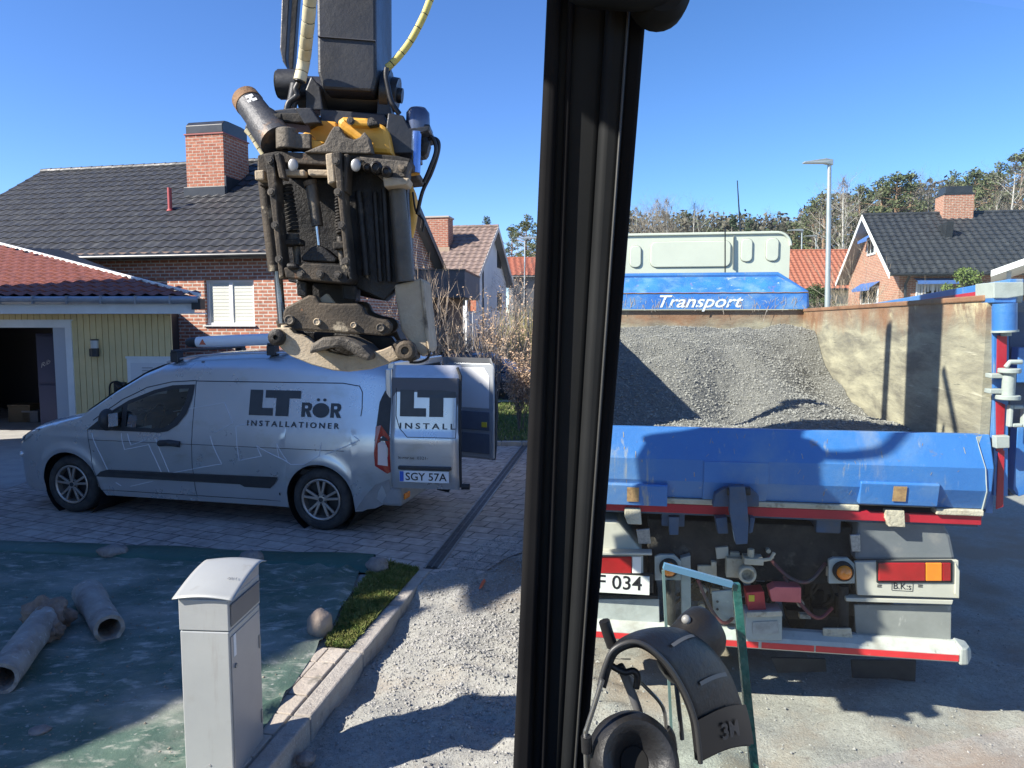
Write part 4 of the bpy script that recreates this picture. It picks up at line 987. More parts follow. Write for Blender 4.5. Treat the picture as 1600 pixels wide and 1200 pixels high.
# shed with dark fascia in front of it
ps = P(652, 560, 24.0); FSd = Fr(ps.x, 24.0, 0, -4)
sh = fthing('shed', 'dark brown flat roofed shed in front of the white house', 'shed', FSd)
a = FSd.hit(655, 465, y=0); b = FSd.hit(728, 424, y=0); c_ = FSd.hit(722, 500, y=0)
wood_d = M('shed_wood', (.085,.05,.035), (.13,.08,.055), 4, .85, stretch=(6, 6, .6))
m = MB(); m.bx(-1.6, c_.x-.45, 0, 3.5, 0, a.z); m.build('wall', wood_d, sh)
m = MB(); m.bx(-1.9, b.x, -.3, 3.9, a.z+.002, b.z); m.build('fascia', M('fascia_slate', (.075,.08,.095), (.10,.105,.12), 6, .7), sh)
m = MB(); m.bx(-1.9, b.x+.02, -.32, 3.95, b.z+.001, b.z+.05); m.build('roof', sheet_black, sh)
m = MB(); m.bx(.5, 1.05, -.03, -.003, 0, 1.95); m.build('door', M('door_brown', (.16,.09,.06), None), sh)

# ---- brick house on the right
p1_ = P(1394, 425, 33.0)
FR_ = Fr(p1_.x+.45, p1_.y+.25, 0, -10)
h3 = fthing('brick_house', 'brick house with a black roof, white gable boards and blue awnings beyond the truck', 'house', FR_)
ze3 = p1_.z+.15; zr3 = P(1355, 337, 37.2).z-.1
rf3 = gable(h3, 0, 16, 8.2, 0, ze3, zr3, brick_orange, tile_black, ov=.5, gov=.55, tw=.33, amp=.05, gut=sheet_black)
c0 = FR_.hit(1474, 330, y=3.6); c1 = FR_.hit(1521, 330, y=3.6); ct = FR_.hit(1497, 304, y=3.6).z
m = MB(); m.bx(c0.x, c1.x, 3.6, 4.7, zr3-.8, ct); ch3 = m.build('chimney', brick_orange, rf3, uv=True)
m = MB(); m.bx(c0.x-.03, c1.x+.03, 3.57, 4.73, ct, ct+.08); m.bx(c0.x+.08, c1.x-.05, 3.7, 4.6, ct+.081, ct+.42); m.build('chimney_hood', sheet_black, ch3, .02)
sl3 = (zr3-ze3)/4.1; n3 = Vector((0, -sl3, 1)).normalized()
v0 = on_plane(FR_, 1482, 372, (0, 0, ze3+.12), n3)
m = MB(); m.prism([(v0.x-.15, v0.y, v0.z-.05), (v0.x-.15, v0.y+1.0, v0.z+.65), (v0.x-.15, v0.y-.15, v0.z+.75)], (.3, 0, 0)); m.build('roof_vent', sheet_black, rf3)
blue_aw = M('awning_blue', (.05,.12,.32), (.06,.14,.38), 8, .7)
def awning(root, x0, x1, z, y0=-.02, out=.7, drop=.28, axis_='y'):
    m = MB(); th = .015
    if axis_ == 'y': m.prism([(x0, y0, z), (x0, y0-out, z-drop), (x0, y0-out, z-drop-.12), (x0, y0-out-.01, z-drop-.12), (x0, y0-out-.01, z-drop+.01), (x0, y0, z+th)], (x1-x0, 0, 0))
    else: m.prism([(y0, x0, z), (y0-out, x0, z-drop), (y0-out, x0, z-drop-.12), (y0-out-.01, x0, z-drop-.12), (y0-out-.01, x0, z-drop+.01), (y0, x0, z+th)], (0, x1-x0, 0))
    m.build('awning', blue_aw, root)
a = FR_.hit(1430, 468, y=0); b = FR_.hit(1484, 440, y=0)
w_ = window(h3, a.x, b.x, a.z-.4, b.z, mull=1, curtains=True); awning(h3, a.x-.1, b.x+.2, b.z+.15, out=.5, drop=.15)
a = FR_.hit(1515, 468, y=0); b = FR_.hit(1548, 442, y=0); window(h3, a.x, b.x, a.z-.4, b.z, mull=1, curtains=True)
def wx(u0, v0, u1, v1, name='window', aw=True):
    p = FR_.hit(u0, v0, x=0); q = FR_.hit(u1, v1, x=0); ya, yb = sorted((p.y, q.y))
    m = MB(); m.bx(-.05, .03, ya, yb, q.z, p.z); f_ = m.build('window', white_paint, h3)
    m = MB(); m.bx(-.06, -.052, ya+.12, (ya+yb)/2-.05, q.z+.1, p.z-.1); m.bx(-.06, -.052, (ya+yb)/2+.05, yb-.12, q.z+.1, p.z-.1); m.build('pane', window_glass, f_)
    if aw: awning(h3, ya-.15, yb+.15, p.z+.2, y0=-.02, out=.45, drop=.3, axis_='x')
wx(1357, 374, 1368, 397); wx(1347, 450, 1372, 476)
m = MB(); m.tube([(.3, -.55, ze3-.2), (.25, -.1, ze3-.7), (.25, -.08, 0)], .06, 8); m.build('downpipe', sheet_black, h3)
# ---- red roofed house
p2_ = P(1226, 440, 52.0); FO = Fr(p2_.x, 52.0, 0, -4)
h4 = fthing('red_roofed_house', 'low house with a red tiled roof behind the truck cab and the tall street lamp', 'house', FO)
ze4 = p2_.z-.3; zr4 = P(1300, 393, 56).z-.1
gable(h4, -.3, 13.5, 8, 0, ze4, zr4, M('wall_cream', (.45,.40,.28), None), tile_orange, ov=.5, gov=.4, tw=.36, amp=.06, gut=sheet_black, barge=None)
a = FO.hit(1262, 465, y=0); window(h4, a.x, a.x+1.6, ze4-1.7, ze4-.6); window(h4, a.x+4.0, a.x+5.2, ze4-1.7, ze4-.6); 
# ---- far roof in the middle
p3_ = P(802, 412, 60.0); FQ = Fr(p3_.x, 60.0, 0, 3)
h5 = fthing('distant_house', 'distant house with an orange roof edge right of the white house', 'house', FQ)
gable(h5, 0, 12, 8, 0, p3_.z-.9, P(810, 404, 64).z-.1, M('wall_grey', (.12,.12,.12), None), tile_orange, tw=.5, amp=.06, barge=None)
# ---- white carport at the right edge
pcx = P(1548, 432, 22.0); FC = Fr(pcx.x, 22.0, 0, -33)
cp = fthing('carport', 'white edged carport roof at the right edge of the photo', 'carport', FC)
b = FC.hit(1600, 408, y=0); zc = 0
m = MB(); m.prism([(0, 0, pcx.z), (0, 0, pcx.z+.18), (2.2, 0, pcx.z+1.05), (4.4, 0, pcx.z+.18), (4.4, 0, pcx.z), (2.2, 0, pcx.z+.85)], (0, 6, 0)); m.build('roof', white_paint, cp)
m = MB(); m.bx(.3, 4.1, 5.8, 5.9, 0, pcx.z+.1); m.build('back_wall', wood_d, cp)
for xx in (.45, 3.9):
    for yy in (.3, 5.5):
        m = MB(); m.bx(xx-.06, xx+.06, yy-.06, yy+.06, 0, pcx.z+.15); m.build('post', M('post_grey', (.4,.4,.38), None), cp)
# ================================================================== LAMPS, TREES, HEDGE
pole_m = M('galvanised', (.42,.45,.45), (.36,.39,.39), 3, .45, .5)
def street_lamp(u, vt, vb_, Y, label, w_px=3.5, arm=(-.9, .02)):
    t = P(u, vt, Y); b = P(u-3 if Y < 30 else u, vb_, Y); h = t.z
    r = thing('street_lamp', label, 'street lamp', (b.x, b.y, 0))
    rad = w_px/2/FPX*Y; dx = t.x-b.x
    m = MB(); m.tube([(0, 0, 0), (0, 0, h*.35), (dx, 0, h)], rad, 12, [rad*1.35, rad*1.2, rad*.85]); m.build('pole', pole_m, r, smooth=50)
    s_ = Y/26.0
    m = MB(); m.prism([(dx+.1, -.10, h-.10), (dx+.1, -.10, h+.09), (dx-.15, -.12, h+.13), (dx+arm[0]*s_, -.1, h+.02), (dx+arm[0]*s_, -.1, h-.03), (dx-.2, -.12, h-.04)], (0, .22, 0)); m.build('lamp_head', pole_m, r, .02)
    return r
street_lamp(1296, 254, 478, 26.0, 'tall grey street lamp with a flat head arm beyond the truck box', 7)
street_lamp(1253, 360, 440, 60.0, 'small distant street lamp above the red roof', 2.2, (-.5, 0))
street_lamp(1275, 369, 440, 75.0, 'second small distant lamp post right of the small street lamp', 1.6, (-.4, 0))
street_lamp(820, 372, 440, 50.0, 'distant street lamp right of the white house gable', 2.4, (.6, 0))

leafd = M('pine_needles', (.06,.085,.035), (.14,.15,.07), 1.2, .8, layers=[((.14,.12,.06), 2.2, .60, .75)])
leafs = M('spruce_needles', (.03,.05,.025), (.06,.085,.04), 1.2, .8)
twig_m = M('birch_twigs', (.17,.135,.11), (.25,.21,.17), 1.5, .9)
bark_p = M('pine_bark', (.20,.12,.075), (.30,.19,.12), 3, .9)
bark_b = M('birch_bark', (.55,.52,.47), (.40,.37,.33), 3, .8, layers=[((.06,.05,.05), 5, .60, .66)])
bark_g = M('grey_bark', (.14,.12,.105), (.22,.19,.165), 5, .9, bump=.3)
def clump(m, c, r, n, s_, rnd, flat=.7):
    c = Vector(c)
    for i in range(n):
        d = Vector((rnd.gauss(0, 1), rnd.gauss(0, 1), rnd.gauss(0, 1))).normalized()*r*rnd.random()**.4; d.z *= flat
        p = c+d; a = Vector((rnd.gauss(0, 1), rnd.gauss(0, 1), rnd.gauss(0, .7))).normalized(); b = a.cross(Vector((rnd.gauss(0, 1), rnd.gauss(0, 1), rnd.gauss(0, 1)))).normalized()
        k = s_*rnd.uniform(.6, 1.3); m.add([p-a*k, p+b*k*.5, p+a*k*.9, p-b*k*.45], [(0, 1, 2, 3)])
def pine(h, seed, label, group, sp=False):
    rnd = random.Random(seed); r = thing('pine_tree' if not sp else 'spruce_tree', label, 'tree', group=group)
    m = MB(); lean = rnd.uniform(-.03, .03)*h; m.tube([(0, 0, -1), (lean*.5, 0, h*.5), (lean, 0, h*.96)], .2, 7, [.22, .15, .03]); 
    cr = MB(); n = 85 if not sp else 90
    for i in range(n):
        t = rnd.random(); 
        if sp: z = h*(.12+.86*t); rad = (1-t)**.85*h*.19+.1
        else: z = h*(.30+.68*t); rad = h*.17*(math.sin(min(1, (1-t)*1.25+.08)*math.pi*.55))*rnd.uniform(.75, 1.25)+.15
        a = rnd.random()*6.28; q = rad*rnd.uniform(.35, 1)
        p = Vector((lean*z/h+q*math.cos(a), q*math.sin(a), z-(.12*q if sp else -.1*q)))
        m.tube([(lean*z/h, 0, z-.3), p], .03, 4, [.05, .015])
        clump(cr, p, (.46 if not sp else .42)*h/12, 46, .115*h/12, rnd, .55)
    clump(cr, (lean, 0, h*.97), .4*h/12, 40, .14*h/12, rnd, 1.3)
    m.build('trunk', bark_p if not sp else bark_g, r, fix=False); cr.build('crown', leafd if not sp else leafs, r, fix=False); return r
def branch(m, p, d, L, r, lv, rnd, tw, nmax=4, spread=.6):
    pts = [p]; dd = d.copy(); n = 3
    for i in range(n):
        dd = (dd+Vector((rnd.gauss(0, .12), rnd.gauss(0, .12), rnd.gauss(.03, .08)))).normalized(); pts.append(pts[-1]+dd*L/n)
    if lv <= 1:
        for a, b in zip(pts, pts[1:]):
            s_ = Vector((rnd.gauss(0, 1), rnd.gauss(0, 1), 0)).normalized()*r*1.2; tw.add([a-s_, a+s_, b+s_*.6, b-s_*.6], [(0, 1, 2, 3)])
    else: m.tube(pts, r, 5 if lv > 2 else 3, [r*(1-.5*i/n) for i in range(n+1)], False)
    if lv == 0: return
    for i in range(nmax+(2 if lv > 2 else 0)):
        t = rnd.uniform(.3, 1); k = min(n-1, int(t*n)); q = pts[k]+(pts[k+1]-pts[k])*(t*n-k)
        nd = (dd+Vector((rnd.gauss(0, spread), rnd.gauss(0, spread), rnd.gauss(.1, spread*.5)))).normalized()
        branch(m, q, nd, L*rnd.uniform(.5, .72), r*.5, lv-1, rnd, tw, nmax, spread)
def bare(h, seed, label, group, bark=bark_b, lv=4, name='birch_tree', tw_mat=None, haze=0, r0=.14, nb=16, twr=None):
    rnd = random.Random(seed); r = thing(name, label, 'tree', group=group); m = MB(); tw = MB()
    lean = rnd.uniform(-.04, .04)*h
    m.tube([(0, 0, -1), (lean*.4, 0, h*.4), (lean, 0, h*.93)], r0, 7, [r0, r0*.75, r0*.15])
    for i in range(nb):
        t = .28+.68*i/nb; a = rnd.random()*6.28; p = Vector((lean*t, 0, h*t)); ln = h*.30*(1-t)**.6+.5
        branch(m, p, Vector((math.cos(a)*.7, math.sin(a)*.7, .8)).normalized(), ln, r0*.32*(1.1-t), lv-1, rnd, tw, 4, .5)
    if haze:
        for v in range(haze):
            a = rnd.random()*6.28; t = rnd.random(); q = h*.22*math.sin(math.pi*min(1, .25+t*.75))*rnd.random()**.5
            p = Vector((lean*t+q*math.cos(a), q*math.sin(a), h*(.3+.68*t)))
            d = Vector((rnd.gauss(0, .5), rnd.gauss(0, .5), rnd.gauss(.2, .6)))*.6; s_ = Vector((.022, 0, .0)) 
            tw.add([p-s_, p+s_, p+d], [(0, 1, 2)])
    m.build('trunk', bark, r, fix=False); tw.build('twigs', tw_mat or twig_m, r, fix=False); return r
GF = 'trees of the wood behind the houses'
protos = {'p': [pine(13, 11, 'x', GF), pine(13, 12, 'x', GF), pine(13, 13, 'x', GF)], 's': [pine(12, 14, 'x', GF, True)],
          'b': [bare(13, 21, 'x', GF, haze=900), bare(13, 22, 'x', GF, haze=900), bare(13, 23, 'x', GF, haze=1100, bark=bark_g, name='bare_tree')]}
used = set(); rndT = random.Random(5)
def put(kind, i, u, vt, Y, label):
    pr = protos[kind][i]; o = pr if (kind, i) not in used else copy_tree(pr); used.add((kind, i))
    p = P(u, vt, Y); gz_ = gh(p.x, Y); s_ = (p.z-gz_)/(13.0 if kind != 's' else 12.0)
    o.location = (p.x, Y, gz_); o.scale = (s_*rndT.uniform(.95, 1.25),)*2+(s_,); o.rotation_euler = (0, 0, rndT.random()*6.28); o['label'] = label
trees = [ # kind, proto, u, v top, Y, wording
 ('b',2,960,345,92,'bare grey tree of the wood nearest the cab pillar, low on the horizon'),('b',0,1000,322,88,'bare birch of the wood just right of the pillar'),('b',2,1020,310,84,'tall rounded bare tree at the left end of the truck cab roof'),('b',1,1048,308,86,'tall bare tree, second of the pair above the truck cab roof'),
 ('b',0,1083,314,85,'bare tree right of the pair above the truck cab roof'),('p',0,1105,345,90,'low brownish pine right of the bare trees above the truck cab'),('p',1,1070,330,95,'pine half hidden among the bare trees above the truck cab'),
 ('s',0,1141,335,80,'small dark spruce left of the truck aerial'),('s',0,1171,340,84,'small dark spruce just right of the truck aerial'),('b',1,1128,350,96,'thin bare tree left of the small dark spruces'),
 ('b',2,1208,332,90,'bare round tree above the right end of the truck cab'),('b',0,1190,345,94,'thin bare tree between the dark spruce and the cab end'),('b',1,1228,342,92,'thin bare tree left of the leaning pine'),('p',2,1243,345,86,'pine behind the small distant street lamp'),
 ('p',0,1272,310,80,'dark pine directly left of the tall street lamp'),('p',1,1290,298,78,'tall pine right behind the tall street lamp pole'),('b',0,1325,275,74,'tall white stemmed birch right of the tall street lamp'),('p',2,1345,288,80,'pine right of the white stemmed birch'),
 ('b',1,1310,300,84,'bare tree between the street lamp and the white stemmed birch'),('p',0,1380,278,78,'dark wide pine above the gable peak of the brick house'),('p',1,1402,270,76,'dark pine, second of the row above the black roof'),('p',2,1425,268,80,'dark pine, third of the row above the black roof'),
 ('b',2,1448,275,76,'brown bare tree left of the far brick chimney'),('b',0,1470,280,82,'bare birch directly behind the far brick chimney'),('p',0,1490,268,84,'dark pine above the far brick chimney'),('p',1,1525,263,80,'pine just right of the far brick chimney'),('p',2,1545,270,88,'pine behind the roof right of the far chimney'),
 ('p',0,1560,255,76,'tall pine near the right edge above the black roof'),('b',1,1580,250,68,'pale spreading bare birch at the right edge'),('p',1,1600,235,72,'tallest pine at the right edge of the photo'),('b',2,1610,262,70,'bare tree cut by the right edge of the photo'),('p',2,1640,240,80,'pine beyond the right edge'),
 ('p',0,822,336,90,'tall pine right of the white house gable'),('p',1,800,352,96,'pine above the white house gable'),('p',2,842,345,88,'pine half hidden by the cab pillar, right of the white house'),('s',0,760,337,95,'small round conifer above the white house ridge'),
 ('p',1,860,340,90,'pine hidden mostly behind the cab pillar'),('b',0,812,360,100,'bare tree among the pines right of the white house')]
for t in trees: put(*t)
# lower undergrowth band of the wood
rnd = random.Random(3); m = MB()
for k in range(620):
    u = rnd.uniform(930, 1660); Y = rnd.uniform(88, 104); p = P(u, 400, Y); gz_ = gh(p.x, Y)
    top = lin([(930,350),(1230,362),(1290,325),(1400,300),(1660,275)], u); zt2 = P(u, top, Y).z*rnd.uniform(.7, 1.08)
    for z in range(3): clump(m, (p.x, Y, gz_+zt2*(.15+.3*z)), 1.3, 34, .35, rnd, 1.1)
tag(m.build('distant_wood', M('far_wood', (.09,.085,.06), (.16,.14,.11), .3, .9, layers=[((.05,.065,.035), .35, .5, .6)]), fix=False), 'distant mixed wood behind the houses', 'wood', kind='stuff')

# conifer and shrubs by the right brick house
rnd = random.Random(8)
def bush(name, u, v, Y, rx_, rz_, mat, label, n=40, s_=.07, nn=60):
    p = P(u, v, Y); r = thing(name, label, 'bush', (p.x, p.y, gh(p.x, p.y))); m = MB(); c = MB()
    zz = p.z-gh(p.x, p.y)
    for k in range(n):
        a = rnd.random()*6.28; t = rnd.random(); q = rx_*(1-t*.55)*rnd.random()**.4
        e = Vector((q*math.cos(a), q*math.sin(a), zz-rz_+2*rz_*t)); m.tube([(0, 0, 0), (0, 0, zz-rz_), e], .015, 4, [.03, .02, .008], False); clump(c, e, rx_*.28, nn, s_, rnd)
    m.build('stem', bark_g, r, fix=False); c.build('foliage', mat, r, fix=False); return r
bush('thuja_bush', 1504, 452, 31, .95, .8, M('thuja', (.07,.11,.02), (.15,.20,.05), 3, .8), 'round yellow green conifer beside the window of the far brick house')
bush('laurel_bush', 1276, 470, 40, 1.0, .8, M('evergreen', (.03,.055,.015), (.06,.09,.03), 3, .8), 'dark evergreen bush left of the tall street lamp')
def shrub(name, u, vt, Y, label, h=None, seed=1, dry=0, mat=None, n=7, sp=.35, leafmat=None, cat='shrub', group=None, lsz=.03, sp2=.32):
    rr = random.Random(seed); p = P(u, vt, Y); gz_ = gh(p.x, p.y); H_ = p.z-gz_; r = thing(name, label, cat, (p.x, p.y, gz_), group=group)
    m = MB(); tw = MB(); lf = MB()
    for k in range(n):
        a = rr.random()*6.28; q = rr.random()*sp*.4; d = Vector((rr.gauss(0, sp*.5), rr.gauss(0, sp*.5), 1)).normalized()
        branch(m, Vector((q*math.cos(a), q*math.sin(a), -.05)), d, H_*rr.uniform(.45, .80), .010+.003*H_, 3, rr, tw, 3, sp2)
    m.build('stem', mat or bark_g, r, fix=False); tw.build('twigs', M('pale_twigs', (.30,.22,.15), (.42,.33,.24), 6, .85), r, fix=False)
    if dry:
        tips = tw.v
        for k in range(dry):
            c = Vector(rr.choice(tips)); c += Vector((rr.gauss(0, .05), rr.gauss(0, .05), rr.gauss(0, .05)))
            if c.z < .12: continue
            a = Vector((rr.gauss(0, 1), rr.gauss(0, 1), rr.gauss(-.5, 1))).normalized(); b = a.orthogonal().normalized(); k2 = lsz*rr.uniform(.6, 1.3)
            lf.add([c-a*k2, c+b*k2*.6, c+a*k2, c-b*k2*.5], [(0, 1, 2, 3)])
        lf.build('dry_leaves', leafmat or M('dry_leaves', (.30,.19,.11), (.42,.30,.20), 8, .7), r, fix=False)
    return r
shrub('bare_shrub', 1330, 425, 30, 'bare thorny shrub in front of the far brick gable', seed=4, n=9, sp=.5)
shrub('bare_shrub', 1385, 452, 29, 'small bare shrub at the corner of the far brick house', seed=5, n=7, sp=.5)
G2 = 'young bare trees between the van and the white house'
for i, (u, vt, Y, dr, n, sp, lb) in enumerate((
    (668,430,16,50,3,.2,'slim bare sapling right behind the grab jaw'),(690,445,17,70,3,.3,'crooked bare sapling with a few dry leaves right of the grab'),
    (706,420,17,20,2,.08,'tall thin straight sapling rising behind the van doors'),(722,480,16,60,3,.4,'spreading leafless sapling directly above the open van door'),
    (748,510,18,40,4,.5,'low tangle of bare twigs left of the dry leaved column'),(757,430,18,30,2,.08,'straight leafless whip in front of the white gable'))):
    shrub('sapling', u, vt, Y, lb, seed=30+i, dry=dr, n=n, sp=sp, cat='sapling', group=G2)
shrub('beech_sapling', 778, 470, 15.6, 'narrow beech with hanging dry brown leaves left of the pillar', seed=41, dry=900, n=4, sp=.08, cat='sapling', lsz=.026)
shrub('beech_sapling', 812, 545, 14.6, 'wide brown leaved beech shrub touching the cab pillar', seed=42, dry=2000, n=8, sp=.16, cat='sapling', lsz=.026)
shrub('beech_sapling', 843, 560, 14.4, 'brown leaved beech shrub mostly behind the cab pillar', seed=43, dry=1500, n=6, sp=.3, cat='sapling', lsz=.026)
shrub('beech_sapling', 655, 520, 17, 'low brown leaved beech shrub behind the open van doors', seed=44, dry=160, n=5, sp=.4, cat='sapling', lsz=.026)
# pale scrub hedge in the distance
def hedge(name, u0, u1, vt, Y, mat, label, dn=300, dpt=1.0):
    a = P(u0, vt, Y); b = P(u1, vt, Y); rr = random.Random(int(u0)); r = thing(name, label, 'hedge', (a.x, Y, 0)); m = MB(); c = MB(); L_ = b.x-a.x
    for k in range(int(L_*dn)):
        x = rr.random()*L_; y = rr.random()*dpt; h = a.z*rr.uniform(.45, 1.05)*(1+.12*noise.noise(Vector((x*.8, Y, 0)))); d = Vector((rr.gauss(0, .15), rr.gauss(0, .15), 0)); s_ = Vector((.010+Y*.0002, 0, 0))
        z0 = rr.uniform(0, .7)*h; c.add([Vector((x, y, z0))-s_, Vector((x, y, z0))+s_, Vector((x, y, 0))+d+Vector((0, 0, h))], [(0, 1, 2)])
    for k in range(int(L_*2)+2):
        x = rr.random()*L_; m.tube([(x, dpt/2, 0), (x+rr.gauss(0, .1), dpt/2, a.z*.8)], .02, 4)
    m.build('stem', bark_g, r, fix=False); c.build('twigs', mat, r, fix=False)
hedge('bare_hedge', 648, 830, 497, 23, M('hedge_tan', (.30,.20,.12), (.42,.30,.19), 3, .9), 'pale brown leafless hedge in front of the white house', 260)
hedge('bare_hedge', 780, 870, 470, 30, M('hedge_yellow', (.30,.26,.10), (.38,.33,.15), 3, .9), 'yellowish shrubs beyond the hedge, beside the pillar', 160)
hedge('bare_hedge', 1240, 1420, 458, 44, M('hedge_grey', (.16,.14,.11), (.24,.21,.17), 3, .9), 'grey garden hedge in front of the red roofed house', 90)
p = P(808, 418, 36); o = copy_tree(protos['b'][2]); o.location = (p.x+.4, 36, 0); o.scale = (.55, .55, .40); o['label'] = 'round leafless garden tree right of the white gable'
del o['group']
# grass verge behind the driveway and its kerb
gv = [G(700, 691, YZ), G(900, 688, YZ), Vector((3.4, 24, 0)), Vector((-3.2, 24, 0))]
gv = [(p.x, p.y) for p in gv]
m = MB(); m.poly([(x, y, YZ+.004) for x, y in gv][::1]); tag(m.build('verge', gbase), 'soil of the grass verge beyond the driveway', kind='structure')
grass('verge_grass', gv, 26000, .04, .11, YZ, M('verge_blades', (.10,.17,.03), (.20,.24,.07), 5, .75, layers=[((.38,.31,.18), 9, .55, .66)]), 'patchy spring grass on the verge beyond the driveway', 2)
a = G(752, 697, YZ); b = G(880, 697, YZ)
for k in range(4):
    m = MB(); m.bx(0, (b.x-a.x)/4-.012, 0, .12, -.1, .075); o = m.build('kerb_stone', kerb_mat, bevel=.01); o.location = (a.x+(b.x-a.x)/4*k, a.y+.02, YZ)
    tag(o, ['kerb block of the grass verge nearest the open van door', 'second kerb block of the grass verge from the van door', 'kerb block of the grass verge touching the pillar', 'kerb block of the grass verge behind the pillar'][k], 'kerb stone', 'kerb blocks along the grass verge')
m = MB(); q0 = [G(u, v, YZ+.05) for u, v in ((700, 629), (900, 627), (900, 617), (700, 618))]; m.poly(q0); tag(m.build('path', M('path_pale', (.40,.36,.31), (.48,.44,.38), 8, .9)), 'pale path crossing the grass verge', kind='structure')
# litter pile by the hedge
p = G(764, 628, YZ); r = thing('garden_bag', 'crumpled white bag of garden waste under the saplings', 'bag', (p.x, p.y, YZ)); m = MB(); m.sph((0, 0, .16), .22, 18, 12, (.9, .8, 1.1), .7, 4); m.sph((-.22, .05, .10), .15, 14, 10, (1, .8, .8), .7, 9); m.build('sack', M('bag_white', (.62,.6,.56), (.5,.47,.42), 6, .7), r, smooth=30)
p = G(795, 600, YZ)
# parked dark car behind the hedge
FCr = Fr(*P(842, 552, 20.5).to_2d(), .0, -14)
cr_ = fthing('parked_car', 'dark blue parked car half hidden by twigs beside the pillar', 'car', FCr)
dk = M('car_dark', (.012,.018,.035), (.015,.022,.04), 3, .2, .3, coat=.8)
def carsec(x):
    top = lin([(0,.55),(.15,.72),(1.1,.90),(1.75,1.40),(2.3,1.47),(3.2,1.42),(4.0,1.02),(4.4,.95),(4.5,.6)], x)
    hw = .86*lin([(0,.75),(.4,.95),(.9,1),(4,1),(4.5,.8)], x)
    return [(x, -hw, .25), (x, -hw, .55), (x, -hw*.98, min(.85, top-.06)), (x, -hw*(.95 if top < 1.05 else .72), top-.05), (x, -hw*.5, top), (x, 0, top+.01)]
Xc = [0,.08,.15,.4,.8,1.1,1.4,1.75,2.0,2.3,2.8,3.2,3.6,4.0,4.2,4.4,4.5]
m = MB(); rows = [carsec(x)+[(a, -b, c) for a, b, c in carsec(x)[::-1][1:]] for x in Xc]; q = len(rows[0])
for rw in rows: m.v += [(x-4.5, y, z) for x, y, z in rw]
for i in range(len(rows)-1):
    for j in range(q-1): m.f.append([i*q+j, (i+1)*q+j, (i+1)*q+j+1, i*q+j+1]); m.mi.append(0)
m.f.append(list(range(q))); m.f.append(list(range((len(rows)-1)*q, len(rows)*q))); m.mi += [0, 0]
m.build('body', dk, cr_, smooth=40)
m = MB(); m.poly([(-3.3, -.872, .93), (-2.72, -.66, 1.33), (-1.4, -.655, 1.34), (-.75, -.87, .96)]); m.grid(lambda u, v: (-3.42+.62*v, (u-.5)*1.25*(1.05-.15*v), .915+.49*v+.02), 4, 4); m.build('window', van_glass, cr_)
for x in (-3.7, -.85):
    for s_ in (-1, 1):
        m = MB(); m.lathe((x, s_*.87, .32), (0, s_, 0), [(.0, -.02), (.2, .0), (.22, .01), (.31, .01), (.32, -.03), (.32, -.18), (.1, -.18)], 24); m.build('wheel', tyre_mat, cr_)
m = MB(); m.bx(-4.52, -4.44, -.75, -.45, .62, .74); m.bx(-4.52, -4.44, .45, .75, .62, .74); m.build('headlight', hl, cr_)
# ================================================================== THE TIPPER TRUCK
FT = Fr(1.42, 4.28, 0, -9)
tk = fthing('tipper_truck', 'blue and white tipper truck loaded with grey gravel, seen from behind', 'truck', FT)
def T(u, v, y=0.0): return FT.hit(u, v, y=y)
blue = M('blue_paint', (.030,.135,.40), (.042,.17,.45), 1.6, .45, 0, .12, 40, layers=[((.14,.24,.38), 2.4, .48, .80), ((.30,.31,.29), 1.7, .61, .72, (8, 8, .9)), ((.46,.42,.22), 38, .72, .77), ((.20,.16,.10), 7, .66, .76), ((.28,.30,.30), 3.2, .62, .85, (1, 1, .3)), ((.42,.36,.26), 22, .70, .76)], rvar=.12)
blue_w = M('blue_worn', (.025,.13,.46), (.04,.20,.55), 4, .5, 0, .12, 30, layers=[((.20,.33,.48), 3.2, .46, .76, (1.2, 1, 2.0)), ((.50,.52,.48), 9, .62, .74, (.5, 1, 2)), ((.24,.13,.07), 6, .63, .72), ((.65,.68,.68), 16, .66, .72, (1, 1, 2))])
bl_dk = M('blue_dirty', (.035,.075,.15), (.06,.10,.17), 6, .6, .2, .2, 40, layers=[((.10,.09,.08), 5, .5, .75)])
redp = M('red_reflective', (.40,.015,.03), (.32,.012,.025), 6, .4, layers=[((.35,.25,.22), 12, .66, .8)])
beige = M('beige_mud', (.40,.36,.27), (.50,.46,.36), 9, .85, 0, .4, 40, layers=[((.22,.19,.14), 16, .55, .68)])
rust = M('box_rust', (.20,.095,.05), (.30,.155,.085), 3, .7, .1, .2, 30, layers=[((.45,.36,.24), 4, .62, .78, (2, 2, 1)), ((.12,.08,.06), 9, .6, .75)])
cream = M('cream_paint', (.56,.58,.49), (.51,.53,.45), 2, .4, 0, 0, layers=[((.45,.46,.38), 9, .70, .82)])
chas = M('chassis', (.022,.022,.021), (.05,.046,.042), 7, .85, .0, .4, 40, layers=[((.13,.115,.095), 9, .60, .76)], spec=.25)
grey_p = M('truck_grey', (.30,.33,.31), (.38,.41,.39), 6, .6, 0, .15, 30, layers=[((.20,.20,.18), 4, .55, .8), ((.52,.52,.47), 18, .66, .74)])
cream_l = M('cream_dirty', (.40,.39,.33), (.47,.46,.395), 3, .6, layers=[((.34,.32,.26), 5, .60, .82)])
BL = 4.35; W = 1.27                                # box length, half width
